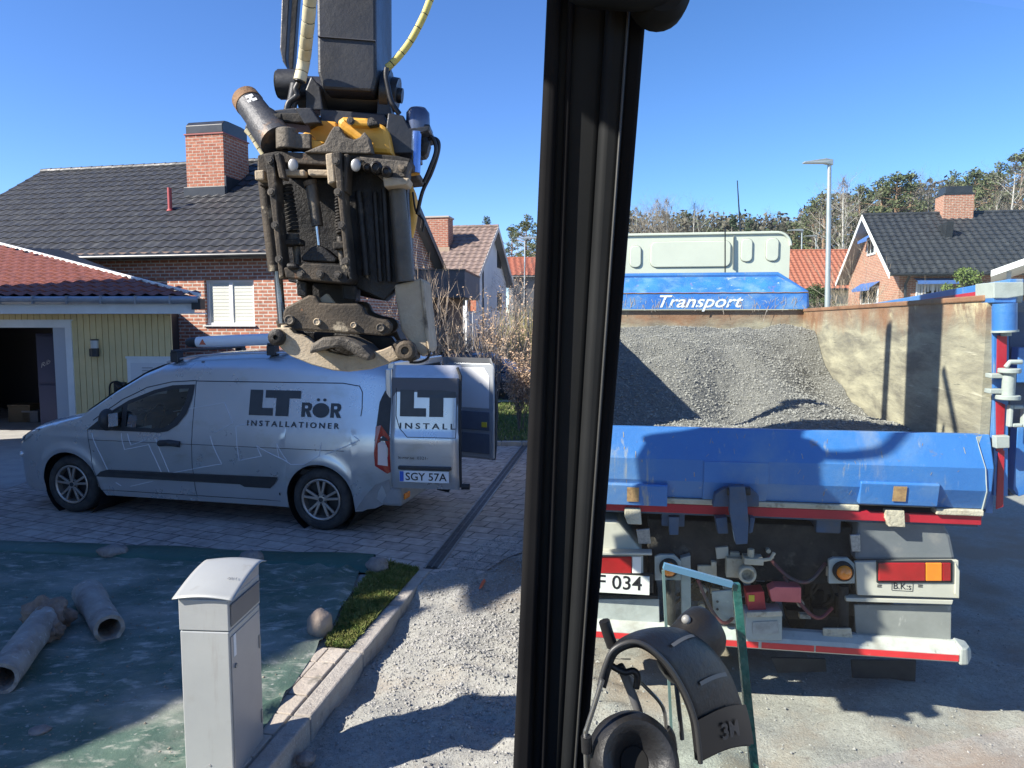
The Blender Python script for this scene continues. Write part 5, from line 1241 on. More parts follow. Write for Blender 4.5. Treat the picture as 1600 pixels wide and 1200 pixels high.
# inner side wall material: rust band above, scuffed cement below
def wall_mat():
    m = bpy.data.materials.new('box_inside'); m.use_nodes = True; t = m.node_tree; N = t.nodes; Lk = t.links; b = N['Principled BSDF']; b.inputs['Roughness'].default_value = .6
    tc = N.new('ShaderNodeTexCoord'); sp = N.new('ShaderNodeSeparateXYZ'); Lk.new(tc.outputs['Object'], sp.inputs[0])
    def nz(s, sc3, rot=(0, 0, 0), dist=0):
        mp = N.new('ShaderNodeMapping'); mp.inputs['Scale'].default_value = sc3; mp.inputs['Rotation'].default_value = rot; Lk.new(tc.outputs['Object'], mp.inputs[0])
        n = N.new('ShaderNodeTexNoise'); n.inputs['Scale'].default_value = s; n.inputs['Detail'].default_value = 9; n.inputs['Roughness'].default_value = .68; n.inputs['Distortion'].default_value = dist; Lk.new(mp.outputs[0], n.inputs[0]); return n.outputs[0]
    def mr(s, a, b_, c=0, d=1):
        r = N.new('ShaderNodeMapRange'); r.inputs[1].default_value = a; r.inputs[2].default_value = b_; r.inputs[3].default_value = c; r.inputs[4].default_value = d; Lk.new(s, r.inputs[0]); return r.outputs[0]
    def mix(f, a, b_):
        x = N.new('ShaderNodeMix'); x.data_type = 'RGBA'; Lk.new(f, x.inputs[0])
        for i, c in ((6, a), (7, b_)):
            if isinstance(c, tuple): x.inputs[i].default_value = (*c, 1)
            else: Lk.new(c, x.inputs[i])
        return x.outputs[2]
    def mul(a, b_):
        x = N.new('ShaderNodeMath'); x.operation = 'MULTIPLY'; Lk.new(a, x.inputs[0]); Lk.new(b_, x.inputs[1]); return x.outputs[0]
    cem = mix(mr(nz(3.4, (1, .55, 2.6), (R(24), 0, 0), .35), .36, .66), (.17,.155,.125), (.42,.385,.28))
    cem = mix(mr(nz(7, (1, .22, 4), (R(26), 0, 0), .3), .62, .72), cem, (.58,.54,.42))
    cem = mix(mr(nz(14, (1, .25, 4), (R(32), 0, 0)), .60, .70), cem, (.10,.10,.09))
    rs_ = mix(mr(nz(2.5, (1, 1, 1)), .4, .65), (.19,.095,.05), (.30,.17,.10))
    rs_ = mix(mr(nz(2.2, (1, 1.4, 1.6), (0, 0, 0), .5), .60, .70), rs_, (.62,.52,.32))
    ad = N.new('ShaderNodeMath'); ad.operation = 'MULTIPLY_ADD'; Lk.new(nz(1.4, (1, 1, 1.2), (0, 0, 0), 1), ad.inputs[0]); ad.inputs[1].default_value = .7; Lk.new(sp.outputs[2], ad.inputs[2])
    f = mr(ad.outputs[0], 2.62, 2.84)
    Lk.new(mix(f, cem, rs_), b.inputs['Base Color'])
    bp = N.new('ShaderNodeBump'); bp.inputs['Strength'].default_value = .35; bp.inputs['Distance'].default_value = .02; Lk.new(nz(8, (1, .5, 2)), bp.inputs['Height']); Lk.new(bp.outputs[0], b.inputs['Normal'])
    return m
box_in = wall_mat()
ztn = T(1545, 470).z; pf = FT.hit(1258, 487, x=W-.06); print('top near', ztn, 'far', pf)
ZF = 1.38
ztf = FT.hit(1258, 487, y=BL).z
BLx = pf.y
def wt(y): return ztn+(ztf-ztn)*(y/BL)
# body of the box
m = MB()
for s_ in (-1, 1):
    x0, x1 = (W-.05, W) if s_ > 0 else (-W, -W+.05)
    m.prism([(x0, 0, ZF), (x1, 0, ZF), (x1, 0, wt(0)), (x0, 0, wt(0))], (0, 0, 0)) if 0 else m.add(
        [(x0,0,ZF),(x1,0,ZF),(x1,0,wt(0)),(x0,0,wt(0)),(x0,BL,ZF),(x1,BL,ZF),(x1,BL,wt(BL)),(x0,BL,wt(BL))], [(0,1,2,3),(5,4,7,6),(3,2,6,7),(4,5,1,0),(1,5,6,2),(4,0,3,7)])
m.m = 0; m.bx(-W+.05, W-.05, 0, BL, ZF-.06, ZF)
m.bx(-W+.05, W-.05, BL-.0, BL+.06, ZF, ztf+.02)
bxo = m.build('box', box_in, tk)
m = MB()                                           # outer skin and ribs
for s_ in (-1, 1):
    x = s_*(W+.003)
    m.add([(x,0,ZF-.08),(x+s_*.04,0,ZF-.08),(x+s_*.04,0,wt(0)-.14),(x,0,wt(0)-.14),(x,BL,ZF-.08),(x+s_*.04,BL,ZF-.08),(x+s_*.04,BL,wt(BL)-.14),(x,BL,wt(BL)-.14)], [(0,1,2,3),(5,4,7,6),(3,2,6,7),(4,5,1,0),(1,5,6,2),(4,0,3,7)])
    for k in range(1, 6): 
        y = BL*k/6; m.bx(min(x+s_*.041, x+s_*.10), max(x+s_*.041, x+s_*.10), y-.06, y+.06, ZF-.07, wt(y)-.15)
m.build('outer_skin', blue, tk, .006)
# top rims: rust rim inside, blue and red rail outside
m = MB()
for s_ in (-1, 1): m.bar((s_*(W-.02), .02, wt(0)+.015), (s_*(W-.02), BL, wt(BL)+.015), .085, .035)
m.build('top_rim', rust, tk, .008)
ro = FT.hit(1567, 446, x=W+.08); rf_ = FT.hit(1345, 482, x=W+.08)
m = MB(); m.add([(W+.045, -.02, ro.z-.10), (W+.12, -.02, ro.z-.10), (W+.12, -.02, ro.z+.03), (W+.045, -.02, ro.z+.03), (W+.045, rf_.y, rf_.z-.10), (W+.12, rf_.y, rf_.z-.10), (W+.12, rf_.y, rf_.z+.02), (W+.045, rf_.y, rf_.z+.02)], [(0,1,2,3),(5,4,7,6),(3,2,6,7),(4,5,1,0),(1,5,6,2),(4,0,3,7)])
sr = m.build('side_rail', blue, tk, .006)
m = MB(); m.add([(W+.042, .0, ro.z-.085), (W+.042, .0, ro.z-.015), (W+.042, rf_.y*.62, (ro.z+(rf_.z-ro.z)*.62)-.01), (W+.042, rf_.y*.62, (ro.z+(rf_.z-ro.z)*.62)-.06)], [(0,1,2,3)]); m.build('red_strip', redp, sr)
# headboard with lettering
hb0 = FT.hit(1100, 429, y=BL).z; hbb = FT.hit(1100, 458, y=BL).z; xr2 = FT.hit(1262, 460, y=BL-.02).x
m = MB(); m.prism([(-xr2, BL-.04, ztf+.03), (xr2, BL-.04, ztf+.03), (xr2, BL-.04, hbb), (xr2-.10, BL-.02, hbb+.10), (xr2-.35, BL-.0, hb0-.0), (-xr2+.35, BL-.0, hb0), (-xr2+.10, BL-.02, hbb+.10), (-xr2, BL-.04, hbb)], (0, .06, 0)) if 0 else None
m.add([(-xr2, BL-.05, ztf+.03), (xr2, BL-.05, ztf+.03), (xr2, BL-.05, hbb), (-xr2, BL-.05, hbb), (-xr2+.3, BL+.14, hb0), (xr2-.3, BL+.14, hb0), (xr2, BL+.12, hbb), (xr2, BL+.12, ztf+.03), (-xr2, BL+.12, hbb), (-xr2, BL+.12, ztf+.03)],
    [(0,1,2,3), (3,2,5,4), (2,6,5), (1,7,6,2), (4,8,3), (0,3,8,9), (4,5,6,8), (8,6,7,9)])
hd = m.build('headboard', blue_w, tk, .015)
m = MB(); m.tube([(-xr2+.3, BL+.14, hb0), (xr2-.3, BL+.14, hb0), (xr2, BL+.05, hbb), (xr2, BL+.02, ztf+.05)], .03, 8); m.build('headboard_rim', blue, hd, smooth=40)
m = MB(); a = T(1030, 484, BL-.05); b = T(1162, 458, BL-.05); vs, fs = fit_text('Transport', b.x-a.x, b.z-a.z, bold=.012, shear=.35); m.add([Vector((a.x+p.x, BL-.054, a.z-.02+p.y)) for p in vs], fs)
m.build('lettering', M('letter_white', (.72,.75,.77), (.62,.67,.72), 12, .5, layers=[((.06,.15,.42), 16, .60, .64)]), hd, fix=False)
m = MB(); rr = random.Random(2)
m.tube([(-xr2, BL-.052, hbb)]+[(-xr2+2*xr2*k/40, BL-.053, hbb+.002*math.sin(k*2.3)) for k in range(1, 40)]+[(xr2, BL-.052, hbb)], .006, 5); m.build('rust_seam', rust, hd)
m = MB()
for k in range(170):
    x = rr.uniform(-xr2+.1, xr2-.05); z = rr.uniform(ztf+.06, hbb-.04); dx, dz = rr.gauss(0, .03), rr.gauss(-.04, .04); w2 = rr.uniform(.002, .006)
    m.poly([(x, BL-.0535, z), (x+w2, BL-.0535, z), (x+dx+w2, BL-.0535, z+dz), (x+dx, BL-.0535, z+dz)])
sc_o = m.build('paint_scratches', M('scratch', (.5,.52,.5), (.33,.2,.13), 30, .7), hd, fix=False); sc_o['kind'] = 'stuff'
# load of gravel
load = M('load_gravel', (.18,.175,.16), (.25,.24,.22), 24, .95, 0, 1.0, 60, layers=[((.12,.115,.11), 60, .54, .64), ((.44,.43,.42), 75, .60, .68)], bdist=.04)
zl0 = T(1150, 511, BL-.05).z; zn = T(1200, 670, .02).z
wallpts = [(1272, 517), (1284, 555), (1300, 595), (1330, 628), (1395, 664)]
wp = [FT.hit(u, v, x=W-.06) for u, v in wallpts]; print('wall line', [(round(p.y, 2), round(p.z, 2)) for p in wp], zl0, zn)
def lz(x, y):
    t = y/BL
    base = lin([(0, zn-.10), (.5, zn-.02), (1.1, zn+.06), (1.8, zn+.20), (2.6, zn+.38), (3.4, zl0-.06), (3.9, zl0+.0), (BL, zl0-.06)], y)
    wz = lin([(p.y, p.z) for p in wp[::-1]], y)
    k = sm(x, .25, W-.05); z = base*(1-k)+wz*k
    z += .05*noise.noise(Vector((x*1.6, y*1.3, 1)))+.05*noise.noise(Vector((x*3.5, y*2.5, 4)))*sm(y, .8, 2)+.012*noise.noise(Vector((x*16, y*16, 1)))
    z -= .12*math.exp(-((x-.15-.15*y+.3)/.22)**2)*sm(y, .2, .9)*(1-sm(y, 1.9, 2.7))
    z += .06*math.exp(-((x+.35)/.3)**2)*sm(y, .6, 1.4)*(1-sm(y, 2.4, 3))
    return z
m = MB(); m.grid(lambda u, v: (-W+.055+(2*W-.11)*u, .0+BL*v, lz(-W+.055+(2*W-.11)*u, BL*v)), 130, 190)
lo = m.build('gravel_load', load, smooth=70, fix=False); lo.location = FT.o; lo.rotation_euler = (0, 0, FT.a)
tag(lo, 'heap of grey gravel filling the truck box', 'gravel', kind='stuff')
m = MB(); rr = random.Random(12)
for k in range(34000):
    x = rr.uniform(-W+.07, W-.07); y = BL*rr.random()**1.3; r = .0035+.010*rr.random()**4; z = lz(x, y)+r*.3; a = rr.random()*6.28; vs = []
    for q in range(4): vs.append((x+r*math.cos(a+q*1.57)*rr.uniform(.7, 1.3), y+r*math.sin(a+q*1.57)*rr.uniform(.7, 1.3), z+rr.uniform(-.4, .4)*r))
    vs += [(x, y, z+r*.8), (x, y, z-r*.8)]
    m.add(vs, [(0,1,4),(1,2,4),(2,3,4),(3,0,4),(1,0,5),(2,1,5),(3,2,5),(0,3,5)])
ls = m.build('load_stones', M('load_stone', (.17,.165,.15), (.31,.30,.28), 40, .9), fix=False); ls.location = FT.o; ls.rotation_euler = (0, 0, FT.a); tag(ls, 'loose stones on the gravel in the truck box', 'gravel', kind='stuff')

# tailgate
zA, zB, zC, zD = T(1200, 671).z, T(1200, 722, -.10).z, T(1200, 756, -.09).z, T(1200, 783, -.03).z
m = MB(); xx0, xx1 = -W-.02, W-.01
pr = [(0, zA), (-.03, zA+.004), (-.10, zB), (-.09, zC), (-.03, zD), (-.0, zD), (.04, zD), (.04, zA)]
m.prism([(xx0, y, z) for y, z in pr], (xx1-xx0, 0, 0)); tg = m.build('tailgate', blue, tk, .006)
a = T(1100, 717, -.10); b = T(1196, 786, -.03)
m = MB(); m.prism([(a.x, -.02, a.z-.0), (a.x, -.108, a.z-.012), (a.x, -.102, zC), (a.x, -.045, zD+.0), (a.x, -.02, zD)], (b.x-a.x, 0, 0)); m.build('centre_plate', blue, tg, .004)
for u0, u1 in ((880, 1042), (1345, 1462)):
    a = T(u0, 752, -.10); b = T(u1, 790, -.06)
    m = MB(); m.prism([(a.x, -.03, a.z), (a.x, -.10, a.z), (a.x, -.108, a.z-.01), (a.x, -.085, b.z), (a.x, -.03, b.z)], (b.x-a.x, 0, 0)); o = m.build('gate_box', blue, tg, .004)
    cx = a.x+(b.x-a.x)*.5 if u0 > 1000 else T(989, 770, -.1).x
    m = MB(); m.prism([(cx-.035, -.1095, a.z-.02), (cx+.035, -.1095, a.z-.02), (cx+.035, -.094, b.z+.025), (cx-.035, -.094, b.z+.025)], (0, -.003, 0)); m.build('rust_patch', M('patch_rust', (.42,.27,.12), (.25,.15,.08), 40, .9), o)
m = MB(); m.bx(xx0, T(1345, 780, -.05).x-.003, -.045, .03, zD-.035, zD-.002); m.bx(T(1463, 780, -.05).x, xx1-.02, -.06, .03, zD-.035, zD-.002); m.build('gate_lip', beige, tg, .006)
m = MB(); m.prism([(xx1-.075, -.045, zA-.01), (xx1-.005, -.02, zA+.002), (xx1+.02, -.07, zB), (xx1+.01, -.06, zC), (xx1-.02, -.03, zD-.03), (xx1-.03, -.10, zC), (xx1-.045, -.108, zB)], (0, .02, 0)); m.build('gate_edge', grey_p, tg)
rr = random.Random(21); m = MB()
fc = [((-.03, zA+.002), (-.10, zB)), ((-.10, zB), (-.09, zC)), ((-.09, zC), (-.03, zD))]
for k in range(60):
    (ya, za_), (yb_, zb_2) = fc[rr.choice((0, 0, 1, 2))]; t = rr.uniform(.03, .9); x = rr.uniform(xx0+.05, xx1-.12); L_ = rr.uniform(.003, .035)**1.0; w2 = rr.uniform(.0015, .004); dx = rr.gauss(0, .006); t2 = min(.98, t+L_/abs(zb_2-za_))
    q = lambda t_: (ya+(yb_-ya)*t_-.0025, za_+(zb_2-za_)*t_)
    m.poly([(x, *q(t)), (x+w2, *q(t)), (x+dx+w2, *q(t2)), (x+dx, *q(t2))])
so_ = m.build('paint_scratches', M('gate_scratch', (.40,.37,.28), (.25,.16,.10), 30, .8), tg, fix=False); so_['kind'] = 'stuff'
# red strip under the gate
zr_ = T(1200, 793, -.03).z; zq = T(1200, 807, -.03).z
m = MB(); m.bx(-W, W-.03, -.035, .0, zq, zr_); m.build('reflective_strip', redp, tk, .003)
m = MB(); m.bx(-W, W-.03, .001, .12, zq-.02, zr_+.0); m.build('rear_beam', bl_dk, tk, .004)
for u0, u1, v0, v1 in ((976, 1003, 794, 820), (1384, 1415, 797, 824)):
    a = T(u0, v0, -.06); b = T(u1, v1, -.06); m = MB(); m.prism([(a.x, -.06, a.z), (b.x-.01, -.06, a.z), (b.x, -.06, b.z), (a.x+.02, -.06, b.z), (a.x, -.06, (a.z+b.z)/2)], (0, .05, 0)); m.build('gate_lug', beige, tk, .004)
# centre latch
def tp(pts, y, ext, name, mat, par=tk, bev=.004):
    m = MB(); m.prism([T(u, v, y) for u, v in pts], (0, ext, 0)); return m.build(name, mat, par, bev)
tp([(1114, 792), (1118, 772), (1132, 763), (1174, 763), (1186, 775), (1186, 792)], -.14, .08, 'latch_plate', bl_dk)
tp([(1140, 760), (1164, 760), (1168, 790), (1170, 818), (1168, 850), (1150, 851), (1146, 830), (1140, 800)], -.20, .06, 'latch_arm', bl_dk)
tp([(1118, 810), (1136, 808), (1138, 834), (1122, 834)], -.1, .1, 'latch_lug', bl_dk); tp([(1172, 808), (1180, 810), (1176, 832), (1170, 834)], -.1, .1, 'latch_lug', bl_dk)
m = MB(); m.cyl(T(1136, 768, -.17), T(1172, 768, -.17), .022, seg=14); m.build('latch_pin', chas, tk)
# chassis: rails, cross member, tipping hinge, clutter
m = MB()
for x in (-.42, .42): m.bx(x-.05, x+.05, .12, 9.0, .82, 1.12)
m.bx(-.6, .6, .10, .22, .80, 1.16); m.bx(-.95, .95, .45, .60, .95, 1.30)
m.build('chassis_frame', chas, tk, .01)
m = MB(); 
for x in (-.45, .45): m.bx(x-.07, x+.07, .05, .28, 1.13, zq-.021)
m.build('tipping_hinge', bl_dk, tk, .01)
m = MB(); m.bx(-1.2, 1.2, .5, 4.2, 1.30, 1.37); m.build('subframe', chas, tk)
tp([(1045, 808), (1062, 808), (1060, 836), (1046, 836)], .0, .08, 'hinge_plate', bl_dk)
rr = random.Random(6)
m = MB()
for k in range(46):
    u = rr.uniform(1070, 1330); v = rr.uniform(815, 960); p = T(u, v, rr.uniform(.28, .45)); s1, s2, s3 = rr.uniform(.02, .09), rr.uniform(.02, .05), rr.uniform(.02, .07)
    m.bx(p.x-s1, p.x+s1, p.y-s2, p.y+s2, p.z-s3, p.z+s3)
for k in range(18):
    u = rr.uniform(1070, 1330); a = T(u, rr.uniform(820, 870), rr.uniform(.1, .3)); b = T(u+rr.uniform(-60, 60), rr.uniform(900, 960), .3)
    m.tube(smooth_pts([a, (a+b)/2+Vector((rr.gauss(0, .05), -.05, -.05)), b]), .012, 6)
mm = m.build('underbody_fittings', chas, tk, .004); mm['kind'] = 'stuff'
m = MB()
for k in range(26):
    u = rr.uniform(1070, 1325); v = rr.uniform(850, 965); p = T(u, v, rr.uniform(.08, .25)); s1, s2, s3 = rr.uniform(.008, .035), .02, rr.uniform(.008, .03)
    if k % 2: m.bx(p.x-s1, p.x+s1, p.y-s2, p.y+s2, p.z-s3, p.z+s3)
    else: m.cyl((p.x, p.y-.03, p.z), (p.x, p.y+.03, p.z), s1*.7, seg=10)
mm = m.build('muddy_fittings', beige, tk, .002); mm['kind'] = 'stuff'
m = MB(); 
for k, (pa_, pb_) in enumerate((((1200, 870), (1290, 880)), ((1090, 905), (1150, 960)), ((1225, 900), (1300, 950)))):
    a = T(*pa_, .05); b = T(*pb_, .05); m.tube(smooth_pts([a, (a*2+b)/3+Vector((0, -.06, -.09)), (a+b*2)/3+Vector((0, -.07, -.10)), b], 6), .011, 7)
m.build('air_hose', M('hose_red', (.25,.03,.03), (.05,.05,.05), 3, .5), tk, smooth=50)
m = MB(); m.bx(-.55, .55, .46, .50, .70, 1.28); m.build('shade_sheet', M('cavity_shade', (.008,.008,.008), (.018,.017,.016), 6, 1, spec=.1), tk)  # near-black sheet standing in for the shade inside the chassis
# tow coupling
m = MB(); c = T(1165, 892, .02); m.lathe(c, (0, -1, 0), [(.0, 0), (.045, .0), (.055, .05), (.05, .08), (.035, .08), (.025, .03), (0, .03)], 20); m.bx(c.x-.11, c.x+.03, .03, .12, c.z-.05, c.z+.07); m.bx(c.x-.02, c.x+.09, -.05, .05, c.z+.06, c.z+.10); m.cyl((c.x+.02, -.02, c.z+.1), (c.x+.02, -.02, c.z+.15), .02, seg=10); m.tube([(c.x+.05, -.03, c.z+.08), (c.x+.13, -.04, c.z+.10), (c.x+.15, -.04, c.z+.14)], .012, 6)
m.build('tow_coupling', beige, tk, .004, smooth=35)
tp([(1166, 926), (1194, 924), (1197, 954), (1170, 957)], -.02, .12, 'red_valve', M('valve_red', (.55,.05,.05), (.42,.04,.04), 9, .45))
tp([(1170, 930), (1179, 930), (1179, 940), (1170, 940)], -.025, .004, 'yellow_label', MATS['yellow_tag'])
tp([(1202, 922), (1212, 917), (1252, 918), (1252, 942), (1206, 940)], -.05, .1, 'red_coupling', M('coupling_pink', (.60,.14,.14), (.5,.11,.11), 9, .5))
tp([(1165, 958), (1222, 956), (1222, 1000), (1165, 1000)], -.06, .14, 'tow_bracket', grey_p); tp([(1168, 957), (1222, 955), (1223, 963), (1168, 965)], -.08, .02, 'bracket_lip', beige)
tp([(1176, 972), (1215, 970), (1217, 990), (1176, 991)], -.066, .003, 'bracket_plate', M('plate_grey', (.36,.38,.37), (.25,.26,.25), 20, .5))
tp([(1112, 925), (1150, 921), (1152, 975), (1116, 972)], .02, .02, 'gusset_plate', grey_p); tp([(1090, 884), (1120, 884), (1120, 902), (1090, 902)], .08, .05, 'junction_box', beige); tp([(1118, 856), (1138, 854), (1139, 872), (1120, 874)], .08, .05, 'cable_clamp', cream_l)
tp([(1063, 872), (1079, 868), (1080, 962), (1065, 965)], .03, .06, 'upright_rail', grey_p)
for k, (u, v) in enumerate(((1121, 940), (1121, 952))): 
    m = MB(); m.cyl(T(u, v, .012), T(u, v, .019), .008, seg=8); m.build('bolt', chas, tk)
# mudguards
def guard(pts, mat): return tp(pts, .02, .95, 'mudguard', mat, tk, .02)
guard([(1338, 838), (1342, 812), (1470, 810), (1486, 838), (1494, 876), (1335, 876)], M('guard_grey', (.13,.145,.155), (.17,.18,.19), 4, .6, layers=[((.25,.24,.22), 6, .6, .8)]))
guard([(870, 812), (965, 813), (1003, 860), (1003, 866), (870, 866)], cream_l)
tp([(1336, 878), (1498, 876), (1499, 935), (1340, 930)], -.02, .03, 'light_panel', cream_l)
tp([(1493, 880), (1500, 892), (1499, 936), (1492, 928)], -.03, .2, 'panel_edge', cream_l)
tp([(1328, 836), (1344, 835), (1345, 862), (1331, 862)], .0, .02, 'tread_plate', M('tread', (.25,.26,.27), (.4,.41,.42), 60, .4, .6)); tp([(994, 828), (1015, 826), (1017, 850), (998, 850)], .0, .02, 'tread_plate', MATS['tread'])
# lamps
def lens(pts, mat, name, y=-.035, par=tk): return tp(pts, y, .02, name, mat, par, .004)
orange_l = M('lamp_orange2', (.80,.25,.02), (.7,.2,.02), 8, .2, spec=.7)
o1 = tp([(1370, 877), (1489, 876), (1489, 911), (1370, 911)], -.03, .02, 'lamp_housing', M('lamp_black', (.02,.02,.022), None, rough=.4))
lens([(1373, 880), (1446, 880), (1446, 908), (1373, 908)], red_l, 'tail_lamp', -.04, o1); lens([(1447, 880), (1472, 880), (1472, 908), (1447, 908)], orange_l, 'indicator', -.04, o1); lens([(1473, 880), (1486, 880), (1486, 908), (1473, 908)], red_l, 'tail_lamp', -.04, o1)
o2 = tp([(870, 868), (1005, 868), (1005, 898), (870, 898)], -.03, .02, 'lamp_housing', grey_p)
lens([(872, 870), (987, 870), (987, 896), (872, 896)], red_l, 'tail_lamp', -.04, o2); lens([(988, 870), (1002, 870), (1002, 896), (988, 896)], M('lamp_white2', (.75,.73,.7), None, rough=.25), 'reversing_lamp', -.04, o2)
tp([(865, 862), (1019, 864), (1019, 868), (865, 867)], -.06, .08, 'panel_lip', cream_l)
def rlamp(u, v, r, name):
    c = T(u, v, -.02); p = tp([(u-22, v-17), (u-14, v-20), (u+8, v-20), (u+19, v-10), (u+19, v+20), (u-22, v+20)], -.012, .03, 'lamp_bracket', grey_p)
    m = MB(); m.lathe(c, (0, -1, 0), [(r*1.5, -.01), (r*1.5, .02), (r*1.25, .035), (r*1.1, .03)], 24); m.build('lamp_ring', chas, p, smooth=40)
    m = MB(); m.lathe(c, (0, -1, 0), [(r*1.15, .01), (r*1.12, .035), (r*.8, .055), (r*.3, .065), (0, .066)], 24); m.build('lamp_lens', orange_l, p, smooth=50)
rlamp(1045, 887, .038, 'a'); rlamp(1317, 892, .038, 'b')
m = MB(); m.cyl(T(1048, 905, .0), T(1049, 975, .0), .028, seg=14); m.build('bumper_leg', chas, tk)
m = MB(); m.cyl(T(1318, 915, .05), T(1318, 985, .05), .028, seg=14); m.build('bumper_leg', chas, tk)
# number plate on the left, emblem text on the right
p0 = tp([(880, 896), (1021, 896), (1021, 927), (880, 927)], -.04, .02, 'plate_holder', chas)
a = T(884, 922, -.048); b = T(1015, 901, -.048); m = MB(); m.bx(a.x, b.x, -.052, -.0405, a.z, b.z); o = m.build('number_plate', M('plate_cream', (.66,.67,.62), None, rough=.45), p0)
a = T(934, 919, -.052); b = T(1003, 901, -.052); vs, fs = fit_text('F 034', b.x-a.x, b.z-a.z, bold=.01); m = MB(); m.add([Vector((a.x+p.x, -.0535, a.z+p.y)) for p in vs], fs); m.build('plate_text', MATS['ink_black'], o)
a = T(1396, 920, -.022); b = T(1424, 912, -.022); vs, fs = fit_text('B.K:s', b.x-a.x, b.z-a.z); m = MB(); m.add([Vector((a.x+p.x, -.0225, a.z+p.y)) for p in vs], fs)
e = .008
for (x0, x1, z0, z1) in ((a.x-e, b.x+e, b.z+e, b.z+e+.002), (a.x-e, b.x+e, a.z-e-.002, a.z-e), (a.x-e-.002, a.x-e, a.z-e, b.z+e), (b.x+e, b.x+e+.002, a.z-e, b.z+e)): m.bx(x0, x1, -.0225, -.021, z0, z1)
for du in (-18, 14):
    for dz in (.004, .014): c = T(1410+du*2, 917, -.022); m.bx(c.x-.012, c.x+.012, -.0225, -.021, c.z+dz-.006, c.z+dz-.001)
m.build('panel_text', MATS['ink_black'], tk)
# lower boxes and mud flaps
tp([(875, 936), (1030, 936), (1031, 982), (875, 982)], .02, .25, 'side_locker', grey_p); tp([(872, 928), (1028, 931), (1028, 936), (872, 934)], .0, .27, 'locker_lip', chas)
tp([(1335, 945), (1487, 946), (1486, 1008), (1338, 1004)], .04, .02, 'mud_flap', M('flap_grey', (.17,.18,.17), (.24,.25,.235), 4, .8, layers=[((.40,.40,.37), 8, .62, .78, (3, 3, 1))])); tp([(1322, 934), (1490, 938), (1488, 945), (1322, 940)], -.01, .06, 'flap_bar', cream_l)
rubber_f = M('flap_black', (.03,.03,.03), (.06,.058,.055), 5, .9)
tp([(1205, 1028), (1290, 1030), (1292, 1050), (1215, 1052)], .5, .02, 'rubber_flap', rubber_f); tp([(1330, 1032), (1432, 1032), (1430, 1078), (1334, 1078)], .6, .02, 'rubber_flap', rubber_f); tp([(900, 1030), (985, 1030), (985, 1070), (900, 1070)], .6, .02, 'rubber_flap', rubber_f)
# bumper: rounded bar with white top and red strip
bz1 = T(1390, 1003, -.05).z; bz0 = T(1390, 1030, -.05).z; bm_ = bz0+(bz1-bz0)*.52; xe = T(1500, 1012, -.05).x
xbs = -W+.02
m = MB(); m.prism([(xbs, y, z) for y, z in ((.06, bz0), (-.03, bz0), (-.045, bz0+.015), (-.047, bm_), (-.035, bz1-.03), (0.02, bz1), (.06, bz1))], (xe-xbs, 0, 0)); bmp = m.build('bumper', M('bumper_white', (.50,.51,.47), (.40,.41,.38), 5, .55, layers=[((.24,.23,.19), 4, .52, .72), ((.16,.14,.11), 22, .64, .74)]), tk)
x1_ = T(1275, 1010, -.05).x
m = MB(); m.bx(x1_, xe-.003, -.050, -.0475, bz0+.014, bm_-.004); m.bx(xbs, T(1185, 1010, -.05).x, -.050, -.0475, bz0+.014, bm_-.004); m.bx(T(1190, 1010, -.05).x, x1_-.01, -.050, -.0475, bz0+.014, bm_-.004); m.build('red_strip', M('strip_red', (.62,.035,.04), (.52,.03,.035), 9, .4, layers=[((.5,.3,.28), 14, .64, .8)]), bmp)
m = MB(); m.add([(xe+.001, -.055, bz0-.01), (xe+.05, -.05, bz0-.01), (xe+.085, -.0, bz0+.01), (xe+.085, .07, bz0), (xe+.001, .07, bz0), (xe+.001, -.055, bz1-.01), (xe+.04, -.05, bz1-.005), (xe+.08, .0, bz1-.03), (xe+.08, .07, bz1-.01), (xe+.001, .07, bz1+.01)],
    [(0,1,2,3,4), (9,8,7,6,5), (0,5,6,1), (1,6,7,2), (2,7,8,3), (3,8,9,4), (4,9,5,0)]); m.build('bumper_cap', M('cap_grey', (.36,.38,.36), (.30,.32,.30), 5, .6), bmp, .012)
o = tp([(1286, 982), (1330, 982), (1333, 1000), (1286, 1000)], -.0, .015, 'bumper_bracket', beige)
# right corner post with hinge hardware
def cp_(pts, y, ext, name, mat, par=tk, bev=.004): return tp(pts, y, ext, name, mat, par, bev)
post = cp_([(1552, 470), (1577, 468), (1575, 775), (1553, 775)], -.02, .10, 'corner_post', blue)
cp_([(1553, 441), (1600, 441), (1600, 462), (1575, 466), (1553, 466)], -.08, .22, 'post_cap', grey_p, post); cp_([(1552, 462), (1588, 461), (1588, 473), (1552, 473)], -.07, .14, 'post_collar', blue, post)
m = MB(); m.cyl(T(1570, 474, -.05), T(1570, 516, -.05), .058, seg=22); m.build('gate_hinge', blue, post, smooth=40)
m = MB(); m.cyl(T(1570, 516, -.05), T(1570, 519, -.05), .066, seg=22); m.cyl(T(1572, 519, -.05), T(1572, 525, -.05), .025, seg=12); m.build('hinge_collar', grey_p, post, smooth=40)
cp_([(1558, 524), (1574, 524), (1573, 585), (1557, 585)], -.027, .005, 'red_strip', redp, post); cp_([(1556, 626), (1571, 632), (1568, 705), (1557, 705)], -.027, .005, 'red_strip', redp, post); cp_([(1560, 705), (1570, 704), (1568, 792), (1556, 796)], -.027, .005, 'red_strip', redp, post)
m = MB(); c = T(1576, 600, -.10); m.cyl(c-Vector((0, 0, .07)), c+Vector((0, 0, .07)), .032, seg=14); m.cyl(c-Vector((0, 0, .085)), c-Vector((0, 0, .06)), .06, seg=16); m.cyl(c+Vector((0, 0, .06)), c+Vector((0, 0, .085)), .055, seg=16)
